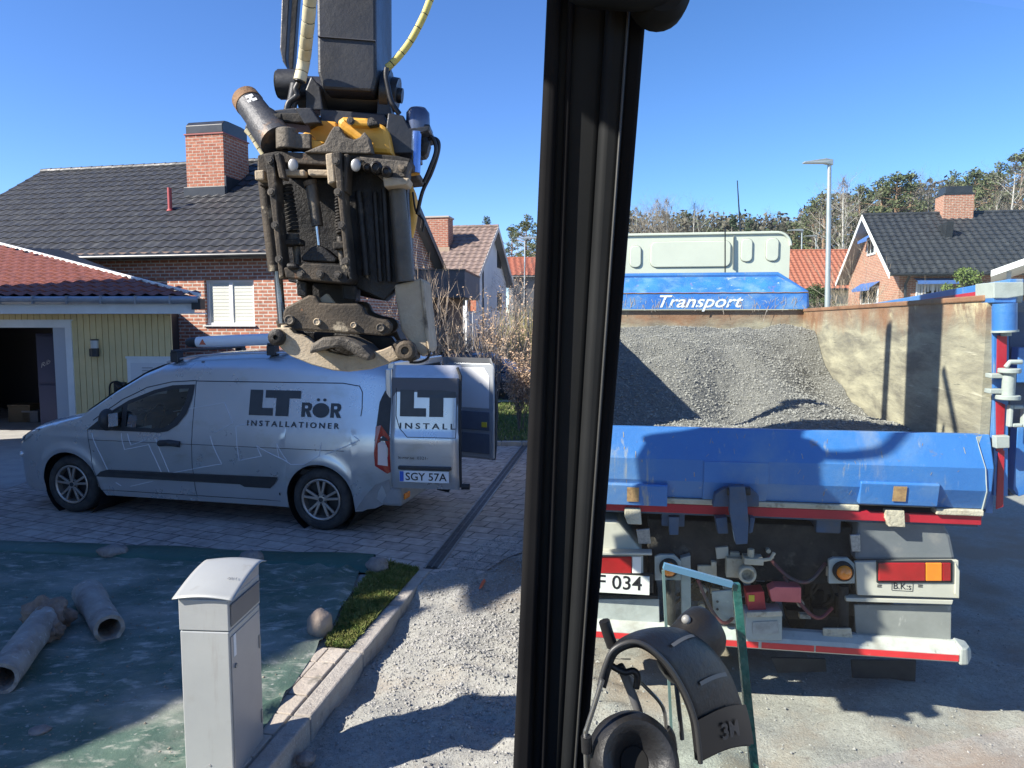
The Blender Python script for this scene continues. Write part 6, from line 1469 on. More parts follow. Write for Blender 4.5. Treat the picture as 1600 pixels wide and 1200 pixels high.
m.tube([c+Vector((-.02, 0, .09)), c+Vector((0, 0, .12)), c+Vector((.06, 0, .12))], .014, 8); m.bx(c.x-.09, c.x+.01, c.y, c.y+.07, c.z-.055, c.z-.03); m.bx(c.x-.09, c.x+.01, c.y, c.y+.07, c.z+.03, c.z+.055); m.build('lock_hinge', grey_p, post, .004, smooth=35)
m = MB(); a = T(1587, 650, -.08); m.bx(a.x-.04, a.x-.02, -.1, -.06, a.z-.06, a.z+.06); m.bx(a.x+.03, a.x+.05, -.1, -.06, a.z-.06, a.z+.06); m.bx(a.x-.02, a.x+.03, -.1, -.06, a.z+.04, a.z+.06); m.bx(a.x-.02, a.x+.03, -.1, -.06, a.z-.06, a.z-.04); m.build('lashing_ring', grey_p, post, .006)
cp_([(1556, 682), (1578, 681), (1578, 700), (1557, 701)], -.09, .05, 'latch_bracket', grey_p, post)
cp_([(1592, 543), (1640, 543), (1640, 598), (1588, 598)], .02, .08, 'side_rib', blue, post); cp_([(1590, 668), (1640, 668), (1640, 760), (1592, 776), (1583, 765)], .02, .08, 'side_rib', blue, post)
cp_([(1577, 470), (1640, 470), (1640, 760), (1577, 775)], .12, .05, 'side_panel', bl_dk, post)
# wheels
for x in (-.98, -.66, .66, .98):
    for y in (1.35, 6.9) if abs(x) > .9 else (1.35,):
        m = MB(); m.lathe((x+.14, y, .51), (-1, 0, 0), [(.0, .02), (.26, .02), (.29, .0), (.47, .0), (.51, .03), (.51, .25), (.47, .28), (.29, .28), (.26, .25), (0, .25)], 36); m.build('wheel', tyre_mat, tk, smooth=35)
m = MB(); m.cyl((-.9, 1.35, .51), (.9, 1.35, .51), .09, seg=12); m.sph((0, 1.35, .53), .22, 16, 10); m.build('axle', chas, tk, smooth=40)
# cab
CY = BL+.75
cz1 = FT.hit(1150, 366, y=CY).z; cxr = FT.hit(1234, 400, y=CY).x; cz0 = 1.1
def cabs(y, sc_, dz): 
    r_ = .16; pts = []
    for (cx, cz_, a0) in ((cxr-r_, cz1+dz-r_, 0), (-cxr+r_, cz1+dz-r_, 90)):
        for k in range(7):
            a = R(a0+15*k); pts.append((cx+r_*math.cos(a)*1.0, y, cz_+r_*math.sin(a)))
    return [(cxr, y, cz0)]+pts+[(-cxr, y, cz0)]
m = MB(); secs = [cabs(CY, 1, 0), cabs(CY+.6, 1, .02), cabs(CY+1.3, 1, -.02), cabs(CY+1.75, 1, -.45)]; q = len(secs[0])
for s_ in secs: m.v += s_
for i in range(3):
    for j in range(q): m.f.append([i*q+j, i*q+(j+1) % q, (i+1)*q+(j+1) % q, (i+1)*q+j]); m.mi.append(0)
m.f += [list(range(q)), list(range(3*q, 4*q))[::-1]]; m.mi += [0, 0]
cab = m.build('cab', cream, tk, smooth=35)
def rrect(x0, x1, z0, z1, r, y, n=5):
    pts = []
    for cx, cz_, a0 in ((x1-r, z1-r, 0), (x0+r, z1-r, 90), (x0+r, z0+r, 180), (x1-r, z0+r, 270)):
        for k in range(n+1): a = R(a0+90*k/n); pts.append((cx+r*math.cos(a), y, cz_+r*math.sin(a)))
    return pts
m = MB()
for (u0, u1, v0, v1) in ((1016, 1142, 376, 418), (1157, 1176, 373, 409), (1196, 1217, 372, 408), (984, 1002, 384, 418)):
    a = FT.hit(u0, v1, y=CY); b = FT.hit(u1, v0, y=CY); pts = rrect(a.x, b.x, a.z, b.z, min(.07, (b.x-a.x)*.4), CY-.003); m2 = MB(); m2.prism(pts, (0, -.018, 0)); o = m2.build('pressed_panel', cream, cab, .014)
    m.tube(pts+[pts[0]], .006, 4)
a = FT.hit(1145, 420, y=CY); b = FT.hit(1145, 368, y=CY); m.bx(a.x-.005, a.x+.005, CY-.02, CY-.002, a.z, b.z)
m.build('panel_seam', M('seam_grey', (.22,.23,.2), None), cab)
m = MB(); m.tube([(p[0]*1.004, CY-.01, p[2]+.012) for p in cabs(CY, 1, 0)[1:-1]], .018, 6); m.build('roof_gutter', cream, cab, smooth=50)
a = FT.hit(1158, 362, y=CY+.3); b = FT.hit(1152, 282, y=CY+.3); m = MB(); m.tube([a-Vector((0, 0, .1)), b], .012, 6, [.012, .006]); m.build('aerial', black_metal, cab)
a = FT.hit(1134, 424, y=CY-.1); b = FT.hit(1133, 358, y=CY-.1); m = MB(); m.tube([a-Vector((0, 0, .3)), b], .008, 6); m.build('aerial', black_metal, cab)
m = MB(); m.bx(-.7, .7, CY+.2, CY+1.2, cz0-.5, cz0-.02); m.build('engine_tunnel', chas, tk)
# ================================================================== THE EXCAVATOR WE SIT IN
ex = thing('excavator', 'excavator seen from its own cab, its dark arm and muddy grab ahead', 'excavator', (0, 0, 0))
dark = M('arm_paint', (.020,.021,.024), (.034,.035,.04), 3, .42, .2, .15, 30, layers=[((.10,.085,.065), 5, .66, .82), ((.20,.18,.15), 24, .72, .78)], rvar=.1)
mud = M('mud_steel', (.035,.028,.021), (.10,.077,.053), 4, .7, .3, .25, 90, layers=[((.018,.016,.014), 3.5, .48, .60), ((.38,.32,.23), 9, .60, .68), ((.20,.10,.05), 14, .66, .72)])
mudl = M('mud_light', (.33,.26,.18), (.46,.38,.27), 5, .85, .05, .3, 80, layers=[((.09,.07,.05), 7, .58, .72), ((.50,.45,.35), 20, .64, .74)])
greasy = M('greasy_black', (.006,.0055,.005), (.016,.013,.011), 6, .45, .2, .3, 70, layers=[((.07,.055,.04), 10, .64, .78)], rvar=.2)
yel = M('machine_yellow', (.62,.30,.03), (.70,.37,.05), 5, .5, 0, .15, 30, layers=[((.10,.07,.04), 8, .60, .68), ((.30,.24,.17), 18, .66, .74)])
gcast = M('grey_cast', (.07,.062,.052), (.15,.13,.105), 9, .7, .4, .5, 50, layers=[((.45,.28,.07), 6, .66, .74), ((.04,.035,.03), 12, .56, .66)])
cyl_m = M('cylinder_paint', (.045,.04,.036), (.10,.085,.065), 5, .5, .3, .3, 40, layers=[((.28,.22,.15), 7, .6, .75)])
chr_d = M('rod_chrome', (.30,.30,.31), (.18,.17,.16), 9, .25, .9)
bluec = M('blue_steel', (.10,.13,.20), (.05,.06,.09), 7, .35, .5)
rustend = M('rust_end', (.16,.09,.05), (.26,.16,.09), 8, .8, .3, .5, 40)
AY = 3.25
def pl(pts, Y, th, name, mat, par=ex, bev=.006):
    m = MB(); m.prism([P(u, v, Y) for u, v in pts], (0, th, 0)); return m.build(name, mat, par, bev)
def pc(p, q, Y, wpx, name, mat, par=ex, Y2=None, wpx2=None, seg=18, sm_=40):
    a = P(*p, Y); b = P(*q, Y2 or Y); k = Y/FPX/2; m = MB(); m.cyl(a, b, wpx*k, (wpx2 or wpx)*k, seg); return m.build(name, mat, par, smooth=sm_)
# arm, boom, linkage
am = MB(); w0 = P(495, 0, AY); w1 = P(588, 0, AY); b0 = P(496, 118, AY); b1 = P(587, 125, AY)
top = Vector(((w0.x+w1.x)/2+.02, AY+.35, 6.3)); hw = (w1.x-w0.x)/2
low = [P(496, 112, AY), P(588, 120, AY), P(582, 143, AY), P(504, 139, AY)]
am.add([low[0], low[1], low[1]+Vector((0, .42, .02)), low[0]+Vector((0, .42, .02)), (top.x-hw*1.02, AY+.02, 6.3), (top.x+hw*1.02, AY+.02, 6.3), (top.x+hw*1.02, AY+.48, 6.3), (top.x-hw*1.02, AY+.48, 6.3), low[2], low[3], low[2]+Vector((0, .30, 0)), low[3]+Vector((0, .30, 0))],
    [(0,1,5,4), (1,2,6,5), (2,3,7,6), (3,0,4,7), (4,5,6,7), (0,9,8,1), (1,8,10,2), (2,10,11,3), (3,11,9,0), (9,11,10,8)])
arm = am.build('arm', dark, ex, .012)
m = MB(); a = P(497, 57, AY-.003); b = P(587, 64, AY-.003); m.bar(a, b, .012, .004); m.build('weld_seam', M('weld', (.05,.05,.055), None, rough=.4), arm)
m = MB(); bp = [(-.80, 3.6, 6.4), (-1.0, 3.0, 7.1), (-1.4, 1.9, 6.5), (-1.9, .7, 3.6), (-2.0, .2, 1.6)]
for p_, q_ in zip(bp, bp[1:]): m.bar(p_, q_, .34, .55)
m.build('boom', dark, ex, .02)
pl([(442, -60), (456, -60), (447, 90), (449, 108), (441, 95), (437, 76)], AY+.55, .05, 'link_plate', dark)
pl([(458, -60), (470, -60), (458, 108), (448, 110), (450, 60)], AY+.62, .05, 'link_plate', dark)
m = MB(); m.tube([P(466, -30, AY+.68), P(462, -200, AY+.7), P(470, -420, AY+.7)], .055, 12); m.build('link_cylinder', cyl_m, ex)
pc((437, 132), (467, 132), AY+.12, 44, 'link_pin', dark); pc((434, 132), (439, 132), AY+.12, 40, 'pin_cap', MATS['chassis'])
pc((470, 147), (604, 152), AY+.20, 52, 'pivot_casting', dark); pc((598, 146), (611, 147), AY+.15, 66, 'pivot_disc', dark); pc((611, 147), (622, 149), AY+.15, 50, 'pivot_disc', dark); pc((622, 149), (629, 150), AY+.15, 22, 'pivot_bolt', dark)
pl([(486, 118), (500, 135), (505, 172), (478, 172), (477, 140)], AY+.06, .1, 'pivot_lug', dark)
pl([(592, 120), (606, 118), (612, 180), (588, 182)], AY+.08, .1, 'pivot_lug', dark)
pc((455, 168), (462, 132), AY+.05, 16, 'hose_socket', dark)
# hoses
def hose(pts, Y, wpx, name, mats, ring=.055, par=ex):
    P_ = smooth_pts([P(u, v, Y+(dy[0] if dy else 0)) for u, v, *dy in pts], 14); r = wpx/2/FPX*Y
    m = MB(); m.tube(P_, r*.86, 12); h = m.build(name, black_metal, par, smooth=50)
    m = MB(); acc = 0; seg = []
    for a, b in zip(P_, P_[1:]):
        seg.append(a); acc += (b-a).length
        if acc > ring: seg.append(b-(b-a).normalized()*.004); m.tube(seg, r, 12, [r*.97]+[r]*(len(seg)-2)+[r*.97]) if len(seg) > 2 else m.tube([seg[0], seg[-1]], r, 12); seg = []; acc = 0
    if len(seg) > 1: m.tube(seg, r, 12)
    m.build('spiral_wrap', mats, h, smooth=40); return h
wrap = M('wrap_cream', (.55,.50,.34), (.42,.37,.22), 9, .6, layers=[((.10,.09,.07), 9, .60, .74)])
wrapy = M('wrap_yellow', (.60,.52,.14), (.45,.38,.10), 9, .55, layers=[((.16,.15,.10), 9, .60, .76)])
hose([(500, -420, -.05), (498, -260, -.28), (492, -120, -.30), (487, -40, -.24), (483, 20, -.16), (479, 60, -.08), (475, 95, 0), (468, 128, 0)], AY-.06, 19, 'hose', wrap)
hose([(700, -90), (685, -30), (672, 0), (662, 25), (645, 58), (630, 80), (612, 100), (604, 106)], AY+.05, 11, 'hose', wrapy, .06)
hose([(385, 203), (393, 212), (403, 228), (412, 242)], AY-.02, 9, 'hose', wrap, .03)
def bh(pts, Y, wpx, name='black_hose'):
    m = MB(); m.tube(smooth_pts([P(u, v, Y) for u, v in pts], 8), wpx/2/FPX*Y, 8); return m.build(name, black_metal, ex, smooth=50)
bh([(604, 106), (603, 118), (606, 135), (612, 160), (624, 178)], AY+.02, 8); bh([(386, 204), (388, 196), (397, 190)], AY-.02, 7)
bh([(468, 128), (462, 140), (464, 150), (452, 160), (448, 172)], AY, 10); bh([(662, 222), (676, 216), (685, 222), (684, 240), (674, 270), (660, 300), (652, 335)], AY+.1, 6); bh([(655, 218), (664, 212), (676, 216), (681, 235), (672, 262), (662, 285)], AY+.06, 6)
bh([(645, 300), (650, 330), (662, 345), (660, 362)], AY+.15, 3)
# tiltrotator
a = P(385, 156, AY+.02); b = P(434, 222, AY-.12); d = b-a; m = MB(); m.tube([a, a+d*.50, a+d*.52, b], .06, 22, [.058, .062, .070, .074]); tc_ = m.build('tilt_cylinder', M('tilt_paint', (.035,.04,.05), (.07,.07,.075), 8, .5, .3, .3, 40, layers=[((.22,.13,.07), 6, .58, .7)]), ex, smooth=40)
m = MB(); m.tube([a-d*.06, a-d*.03, a+d*.12], .06, 22, [.045, .060, .062]); m.build('cylinder_cap', rustend, tc_, smooth=30)
m = MB(); dn_ = d.normalized(); side = Vector((.25, -.90, .33)).normalized()
for (t0, t1, w2) in ((.10, .16, .016), (.20, .25, .02), (.13, .24, .006)):
    q0 = a+d*t0; q1 = a+d*t1; sd = dn_.cross(side).normalized(); m.poly([q0+side*.0635-sd*w2, q1+side*.0635-sd*w2, q1+side*.0635+sd*w2, q0+side*.0635+sd*w2])
m.build('worn_label', white_paint, tc_, fix=False)
pl([(425, 172), (460, 168), (487, 168), (497, 186), (480, 196), (428, 190)], AY-.05, .16, 'tilt_bracket', dark)
pl([(459, 168), (486, 168), (502, 192), (476, 194)], AY-.10, .05, 'tilt_bracket', dark)
pc((425, 184), (440, 184), AY-.10, 12, 'bracket_bolt', MATS['chassis']); pl([(425, 176), (476, 176), (476, 192), (430, 190)], AY-.08, .02, 'bracket_plate', MATS['chassis'])
pl([(500, 170), (600, 178), (606, 196), (500, 194)], AY+.05, .3, 'rotor_top', dark)
pl([(484, 186), (525, 190), (530, 222), (484, 222)], AY+.02, .2, 'rotor_block', yel)
pl([(606, 176), (630, 180), (640, 200), (672, 196), (670, 205), (648, 212), (650, 240), (615, 240), (603, 200)], AY-.03, .25, 'rotor_side', dark)
m = MB()                                            # yellow gear housing
pts = [(524, 196), (528, 186), (535, 181), (572, 183), (604, 197), (613, 241), (583, 239)]
m.prism([P(u, v, AY-.12) for u, v in pts], (0, .34, 0)); yb = m.build('gear_housing', yel, ex, .02)
pl([(533, 184), (571, 184), (590, 193), (574, 197), (548, 196)], AY-.16, .05, 'housing_lug', yel, yb, .01)
pl([(572, 190), (590, 188), (592, 195), (575, 198)], AY-.18, .04, 'wear_block', greasy, yb)
ntch = [(474, 238), (492, 230), (506, 224), (514, 208), (521, 197), (531, 197), (534, 206), (541, 214), (552, 218), (562, 214), (569, 205), (576, 214), (582, 240)]
pl(ntch, AY-.20, .07, 'front_plate', gcast)
pl([(462, 214), (476, 206), (486, 208), (488, 218), (508, 222), (492, 232), (464, 232)], AY-.16, .08, 'yellow_lug', yel)
m = MB(); c = P(449, 222, AY-.16); m.lathe(c-Vector((0, 0, .03)), (0, 0, 1), [(.02, 0), (.045, 0), (.045, .08), (.03, .085), (.02, .075)], 20); m.bx(c.x, c.x+.10, c.y-.02, c.y+.05, c.z-.03, c.z+.03); m.build('rotor_eye', gcast, ex, .004, smooth=35)
m = MB(); c = P(653, 190, AY+.02); m.lathe(c-Vector((0, 0, .05)), (0, 0, 1), [(.0, 0), (.048, 0), (.052, .04), (.050, .085), (.035, .105), (0, .108)], 20); m.build('valve_head', M('valve_blue', (.05,.07,.13), (.10,.12,.18), 9, .3, .4), ex, smooth=40)
pl([(632, 192), (672, 194), (672, 204), (632, 203)], AY-.02, .12, 'valve_plate', dark)
pl([(640, 204), (664, 206), (670, 222), (664, 244), (640, 240)], AY+.02, .12, 'motor_block', greasy, bev=.02)
pc((651, 206), (649, 270), AY-.02, 15, 'blue_rod', M('rod_blue', (.12,.20,.42), (.25,.33,.5), 7, .2, .8)); pc((641, 268), (655, 266), AY, 14, 'rod_end', yel); pl([(626, 248), (641, 252), (640, 258), (628, 258)], AY-.1, .06, 'yellow_tab', yel)
m = MB()                                            # yellow worm housing behind
m.tube(smooth_pts([P(632, 288, AY+.2), P(642, 310, AY+.2), P(642, 340, AY+.2), P(636, 370, AY+.2)], 6), .03, 10); m.build('worm_housing', yel, ex, smooth=50)
# quick coupler frame
pl([(410, 240), (432, 236), (474, 238), (515, 240), (560, 238), (620, 243), (642, 248), (640, 258), (600, 262), (414, 254)], AY-.18, .5, 'coupler_top', mud)
pl([(412, 240), (428, 240), (434, 330), (444, 432), (436, 436), (424, 330)], AY-.24, .10, 'side_rail', mud)
pl([(402, 242), (414, 240), (418, 262), (416, 282), (402, 280)], AY-.14, .12, 'rail_block', mud); pl([(397, 266), (412, 265), (413, 281), (398, 281)], AY-.18, .10, 'rail_block', mudl)
pc((413, 284), (429, 424), AY-.05, 19, 'grab_cylinder', mud); pl([(404, 280), (424, 279), (424, 290), (405, 291)], AY-.12, .1, 'cylinder_head', mud)
pl([(428, 240), (437, 238), (442, 262), (446, 280), (436, 278)], AY-.25, .06, 'rail_rib', mud)
pl([(519, 238), (532, 236), (538, 330), (549, 436), (541, 441), (530, 330)], AY-.26, .12, 'side_rail', mud)
pl([(508, 240), (520, 238), (524, 284), (512, 288)], AY-.25, .10, 'rail_rib', mudl); pl([(537, 240), (545, 240), (541, 300), (534, 300)], AY-.24, .10, 'rail_rib', mud)
pl([(443, 418), (470, 415), (474, 411), (540, 414), (549, 436), (540, 443), (446, 434)], AY-.26, .40, 'cross_beam', mud)
for (a_, b_) in ((440, 476), (480, 515)): pl([(a_, 264), (b_, 265), (b_, 275), (a_+2, 274)], AY-.22, .05, 'cross_peg', mudl)
pl([(428, 278), (520, 280), (540, 430), (446, 428)], AY+.10, .04, 'back_plate', greasy)
pl([(534, 244), (600, 244), (642, 252), (636, 300), (640, 360), (646, 430), (630, 440), (600, 470), (556, 450), (546, 330)], AY-.10, .06, 'side_panel', greasy)
pl([(560, 244), (640, 252), (634, 276), (602, 284), (576, 262)], AY-.20, .10, 'bearing_cluster', gcast)
for (u, v, w2) in ((588, 262, 18), (604, 268, 15), (574, 262, 12)):
    c = P(u, v, AY-.24); m = MB(); m.lathe(c, (0, -1, 0), [(w2/2/FPX*AY, -.03), (w2/2/FPX*AY, .01), (w2/3.4/FPX*AY, .02), (w2/4/FPX*AY, .012), (0, .012)], 16); m.build('bearing_cap', greasy, ex, smooth=40)
pl([(598, 276), (640, 278), (636, 288), (600, 292)], AY-.22, .12, 'bearing_base', mudl)
for (u0, v0, u1, v1, w2) in ((560, 300, 572, 430, 12), (585, 300, 594, 440, 8), (600, 296, 608, 440, 9)): pc((u0, v0), (u1, v1), AY-.12, w2, 'hydraulic_pipe', greasy)
for (u, v) in ((458, 258), (556, 258)): c = P(u, v, AY-.25); m = MB(); m.sph(c, .020, 14, 10, (1, .25, 1.3)); m.build('polished_wear_pad', M('worn_steel', (.25,.25,.25), None, rough=.45, metal=.8), ex, smooth=50)
pc((486, 284), (496, 353), AY-.16, 18, 'lock_cylinder', cyl_m); pc((495, 353), (499, 388), AY-.16, 6, 'lock_rod', chrome); pc((484, 283), (486, 290), AY-.16, 21, 'cylinder_head', mud)
pl([(470, 402), (486, 386), (497, 382), (508, 388), (527, 404), (524, 410), (472, 408)], AY-.18, .08, 'lock_bracket', greasy)
def spring(p, q, Y, wpx, turns, name='spring'):
    a = P(*p, Y); b = P(*q, Y); d = b-a; r = wpx/2/FPX*Y; ax = d.normalized(); e1 = ax.cross(Vector((0, 1, 0))).normalized(); e2 = ax.cross(e1); n = turns*10
    m = MB(); m.tube([a+d*(i/n)+(e1*math.cos(i*.628)+e2*math.sin(i*.628))*r for i in range(n+1)], r*.25+.002, 5); m.build(name, MATS['chassis'], ex, smooth=50)
spring((447, 290), (458, 362), AY-.10, 16, 12); spring((528, 300), (531, 366), AY-.16, 9, 14)
pc((461, 366), (465, 414), AY-.12, 12, 'guide_rod', cyl_m); pl([(440, 374), (468, 372), (470, 382), (442, 384)], AY-.18, .08, 'guide_collar', mud); pc((457, 366), (458, 376), AY-.12, 20, 'guide_nut', gcast)
pc((532, 370), (536, 414), AY-.16, 12, 'guide_rod', cyl_m); pl([(519, 378), (540, 376), (541, 388), (520, 390)], AY-.20, .08, 'guide_collar', mud)
pl([(446, 410), (462, 411), (466, 420), (447, 421)], AY-.28, .1, 'mud_lump', greasy, bev=.015)
pc((434, 424), (441, 505), AY-.05, 13, 'cylinder_rod', chr_d)
pc((638, 292), (642, 292), AY-.1, 6, 'grease_nipple', chr_d)
pc((620, 290), (633, 440), AY-.12, 26, 'grab_cylinder', cyl_m, wpx2=28)
pl([(440, 262), (640, 262), (640, 430), (600, 470), (450, 440)], AY+.16, .13, 'shadow_block', greasy)  # block added behind the coupler to widen its shadow on the tailgate
pl([(430, 500), (612, 500), (640, 560), (545, 580), (440, 540)], AY+.24, .20, 'rear_jaw', mud)
for (u, v, dy) in ((422, 250, -.245), (424, 300, -.245), (430, 352, -.245), (436, 405, -.245), (525, 252, -.265), (528, 300, -.265), (534, 352, -.265), (541, 408, -.265), (470, 428, -.265), (500, 428, -.265), (528, 429, -.265), (560, 252, -.205), (628, 262, -.205), (580, 190, -.165), (548, 189, -.165)):
    c = P(u, v, AY+dy); m = MB(); m.cyl(c, c+Vector((0, -.012, 0)), .011, seg=6); m.cyl(c+Vector((0, .001, 0)), c+Vector((0, -.004, 0)), .016, seg=14); m.build('bolt', cyl_m, ex)
# lower bracket and grab
grab = pl([(462, 436), (479, 440), (479, 465), (464, 462)], AY-.12, .1, 'grab_bracket', greasy); pl([(534, 444), (556, 446), (556, 470), (536, 468)], AY-.14, .1, 'grab_bracket', greasy)
pl([(466, 440), (552, 445), (556, 478), (500, 476), (470, 466)], AY+.05, .12, 'grab_crossbeam', greasy)
pl([(499, 466), (510, 458), (522, 474), (500, 474)], AY-.16, .04, 'grab_gusset', mudl)
upper = [(442, 488), (446, 480), (465, 470), (482, 461), (493, 462), (499, 473), (520, 474), (541, 474), (560, 474), (567, 480), (572, 491), (588, 497), (604, 500), (611, 506), (612, 514), (606, 522), (598, 525), (560, 522), (520, 518), (459, 515), (446, 507), (441, 498)]
up = pl(upper, AY-.22, .05, 'grab_arm', mud, bev=.008)
pl([(u+10, v-3) for u, v in upper], AY+.10, .05, 'grab_arm', mud, bev=.008)
for (u, v, w2) in ((453, 500, 15), (496, 503, 11), (553, 508, 9), (595, 512, 13)):
    c = P(u, v, AY-.22); r = w2/2/FPX*AY; m = MB(); m.lathe(c, (0, -1, 0), [(r, -.01), (r, .008), (r*.8, .014), (r*.5, .010), (0, .012)], 18); m.build('pivot_pin', mudl if w2 < 12 else gcast, up, smooth=40)
# lower jaw: curved shell
def jaw(pts_in, pts_out, Y0, Y1, name, mat):
    m = MB(); n = len(pts_in)
    vs = [P(u, v, Y0) for u, v in pts_out]+[P(u, v, Y0) for u, v in pts_in]+[P(u, v, Y0)+Vector((0, Y1-Y0, 0)) for u, v in pts_out]+[P(u, v, Y0)+Vector((0, Y1-Y0, 0)) for u, v in pts_in]
    fs = []
    for i in range(n-1): fs += [(i, i+1, n+i+1, n+i), (2*n+i, 3*n+i, 3*n+i+1, 2*n+i+1), (i, 2*n+i, 2*n+i+1, i+1), (n+i, n+i+1, 3*n+i+1, 3*n+i)]
    fs += [(0, n, 3*n, 2*n), (n-1, 3*n-1, 4*n-1, 2*n-1)]
    m.add(vs, fs); return m.build(name, mat, ex, .005, smooth=30)
lo_ = [(430, 512), (427, 532), (440, 545), (453, 556), (487, 570), (520, 579), (545, 581), (580, 577), (605, 569), (624, 560)]
li_ = [(452, 512), (458, 520), (470, 524), (480, 528), (492, 538), (515, 550), (542, 556), (575, 552), (598, 546), (612, 540)]
jaw(li_, lo_, AY-.20, AY-.14, 'grab_jaw', mudl); jaw(li_, lo_, AY+.16, AY+.22, 'grab_jaw', mudl)
lo2 = [(u, v-4) for u, v in lo_]
m = MB(); n = len(lo2)
m.add([P(u, v, AY-.2)+Vector((0, .08, 0)) for u, v in lo2]+[P(u, v, AY-.2)+Vector((0, .36, 0)) for u, v in lo2], [(i, i+1, n+i+1, n+i) for i in range(n-1)]); o = m.build('jaw_shell', mudl, ex, smooth=40); s_ = o.modifiers.new('s', 'SOLIDIFY'); s_.thickness = .02
m = MB(); c = P(434, 527, AY-.2); m.lathe(c, (0, -1, 0), [(.035, -.05), (.035, .02), (.022, .03), (.010, .03), (.008, .015), (0, .015)], 18); m.build('jaw_pin', greasy, ex, smooth=40)
pl([(482, 553), (486, 538), (504, 527), (530, 526), (545, 530), (565, 540), (581, 556), (576, 565), (556, 556), (533, 542), (510, 545), (490, 551)], AY-.30, .26, 'jaw_tip', gcast, bev=.01)
pl([(455, 516), (612, 526), (628, 548), (600, 556), (540, 556), (480, 528)], AY+.02, .06, 'jaw_web', greasy)
rj = pl([(616, 445), (640, 440), (657, 434), (663, 480), (668, 530), (670, 552), (660, 558), (644, 540), (627, 516), (622, 488), (618, 465)], AY-.12, .16, 'cylinder_guard', mudl, bev=.008)
pl([(657, 434), (661, 440), (672, 545), (670, 553), (664, 520)], AY-.13, .30, 'guard_edge', mudl)
c = P(634, 548, AY-.24); m = MB(); m.lathe(c, (0, -1, 0), [(.04, -.06), (.042, .01), (.03, .02), (.018, .02), (.014, .01), (0, .012)], 18); m.build('jaw_pin', mud, ex, smooth=40)
pl([(612, 536), (626, 530), (648, 548), (652, 562), (640, 566), (622, 556)], AY-.2, .14, 'jaw_knuckle', mud, bev=.01)
bh([(640, 566), (655, 566), (668, 560), (672, 548)], AY-.15, 4)
# undercarriage and house of the machine, outside the view but there
ym = M('body_yellow', (.55,.33,.03), None, rough=.4)
m = MB(); m.bx(-1.9, -.75, -2.6, .3, .95, 2.0); m.bx(-.75, .9, -2.6, -.9, .95, 2.0); m.build('engine_house', ym, ex, .05)
m = MB(); m.bx(-.62, .85, -.95, .55, .95, 1.12); m.build('cab_floor', black_metal, ex)
m = MB(); m.bx(-.62, .85, -.95, .62, 3.12, 3.2); m.build('cab_roof', ym, ex, .03)
m = MB()
for x in (-1.3, .9): m.bx(x-.25, x+.25, -2.0, 1.4, .0, .75)
m.bx(-.6, .6, -1.0, .6, .4, .9); m.build('track', dark_rubber, ex, .05)

# ------------------------------------------------------------------ cab pillar, seals, window
rub = M('pillar_rubber', (.006,.006,.007), (.010,.010,.011), 5, .8, spec=.08); rub2 = M('pillar_plastic', (.008,.009,.010), (.014,.015,.016), 4, .7, spec=.12, layers=[((.05,.048,.042), 60, .70, .80)])
PY = .78
def strip(u0, u1, b0, b1, Y, th, name, mat, r=None, par=ex):
    # from the top edge (v=-60) to the bottom edge (v=1260), pixel spans u0..u1 and b0..b1
    t0 = P(u0, -60, Y); t1 = P(u1, -60, Y); q0 = P(b0, 1260, Y); q1 = P(b1, 1260, Y)
    m = MB(); m.add([t0, t1, t1+Vector((0, th, 0)), t0+Vector((0, th, 0)), q0, q1, q1+Vector((0, th, 0)), q0+Vector((0, th, 0))], [(0,1,2,3), (7,6,5,4), (0,4,5,1), (1,5,6,2), (2,6,7,3), (3,7,4,0)])
    o = m.build(name, mat, par); b = o.modifiers.new('b', 'BEVEL'); b.width = r or .004; b.segments = 4; b.limit_method = 'ANGLE'
    for p in o.data.polygons: p.use_smooth = True
    o.data.set_sharp_from_angle(angle=R(30)); return o
pil = strip(866, 958, 822, 880, PY, .05, 'cab_pillar', rub2, .010)
strip(858, 880, 800, 829, PY-.012, .03, 'pillar_seal', rub, .006, pil)
strip(890, 900, 842, 851, PY-.006, .02, 'pillar_rib', rub, .004, pil)
strip(954, 992, 876, 898, PY-.02, .045, 'window_frame', rub2, .008, pil)
strip(986, 1017, 894, 911, PY-.008, .02, 'window_seal', rub, .005, pil)
strip(986, 989, 893, 895.5, PY-.024, .006, 'chrome_bead', M('bead', (.04,.04,.038), None, rough=.5), .001, pil)
m = MB(); m.tube(smooth_pts([P(895, -50, PY-.04), P(905, -18, PY-.05), P(950, -10, PY-.06), P(1000, -8, PY-.06), P(1040, -14, PY-.05), P(1056, -40, PY-.04)], 8), .014, 14); m.build('grab_handle', rub2, pil, smooth=60)
m = MB(); m.lathe(P(1033, -10, PY-.05), (0, 1, 0), [(.0, -.01), (.020, -.01), (.028, .0), (.028, .02), (0, .03)], 24); m.build('latch_knob', rub2, pil, smooth=50)
# side window pane
gp_ = glass_mat('side_glass', (.93,.985,.95), .004, ior=1.22)
m = MB(); a0 = P(1000, -80, PY+.012); a1 = P(902, 1280, PY+.012)
dr = Vector((1, .30, 0)).normalized()
m.add([a0, a0+dr*.9, a1+dr*1.1, a1], [(0, 1, 2, 3)]); m.build('side_window', gp_, ex)

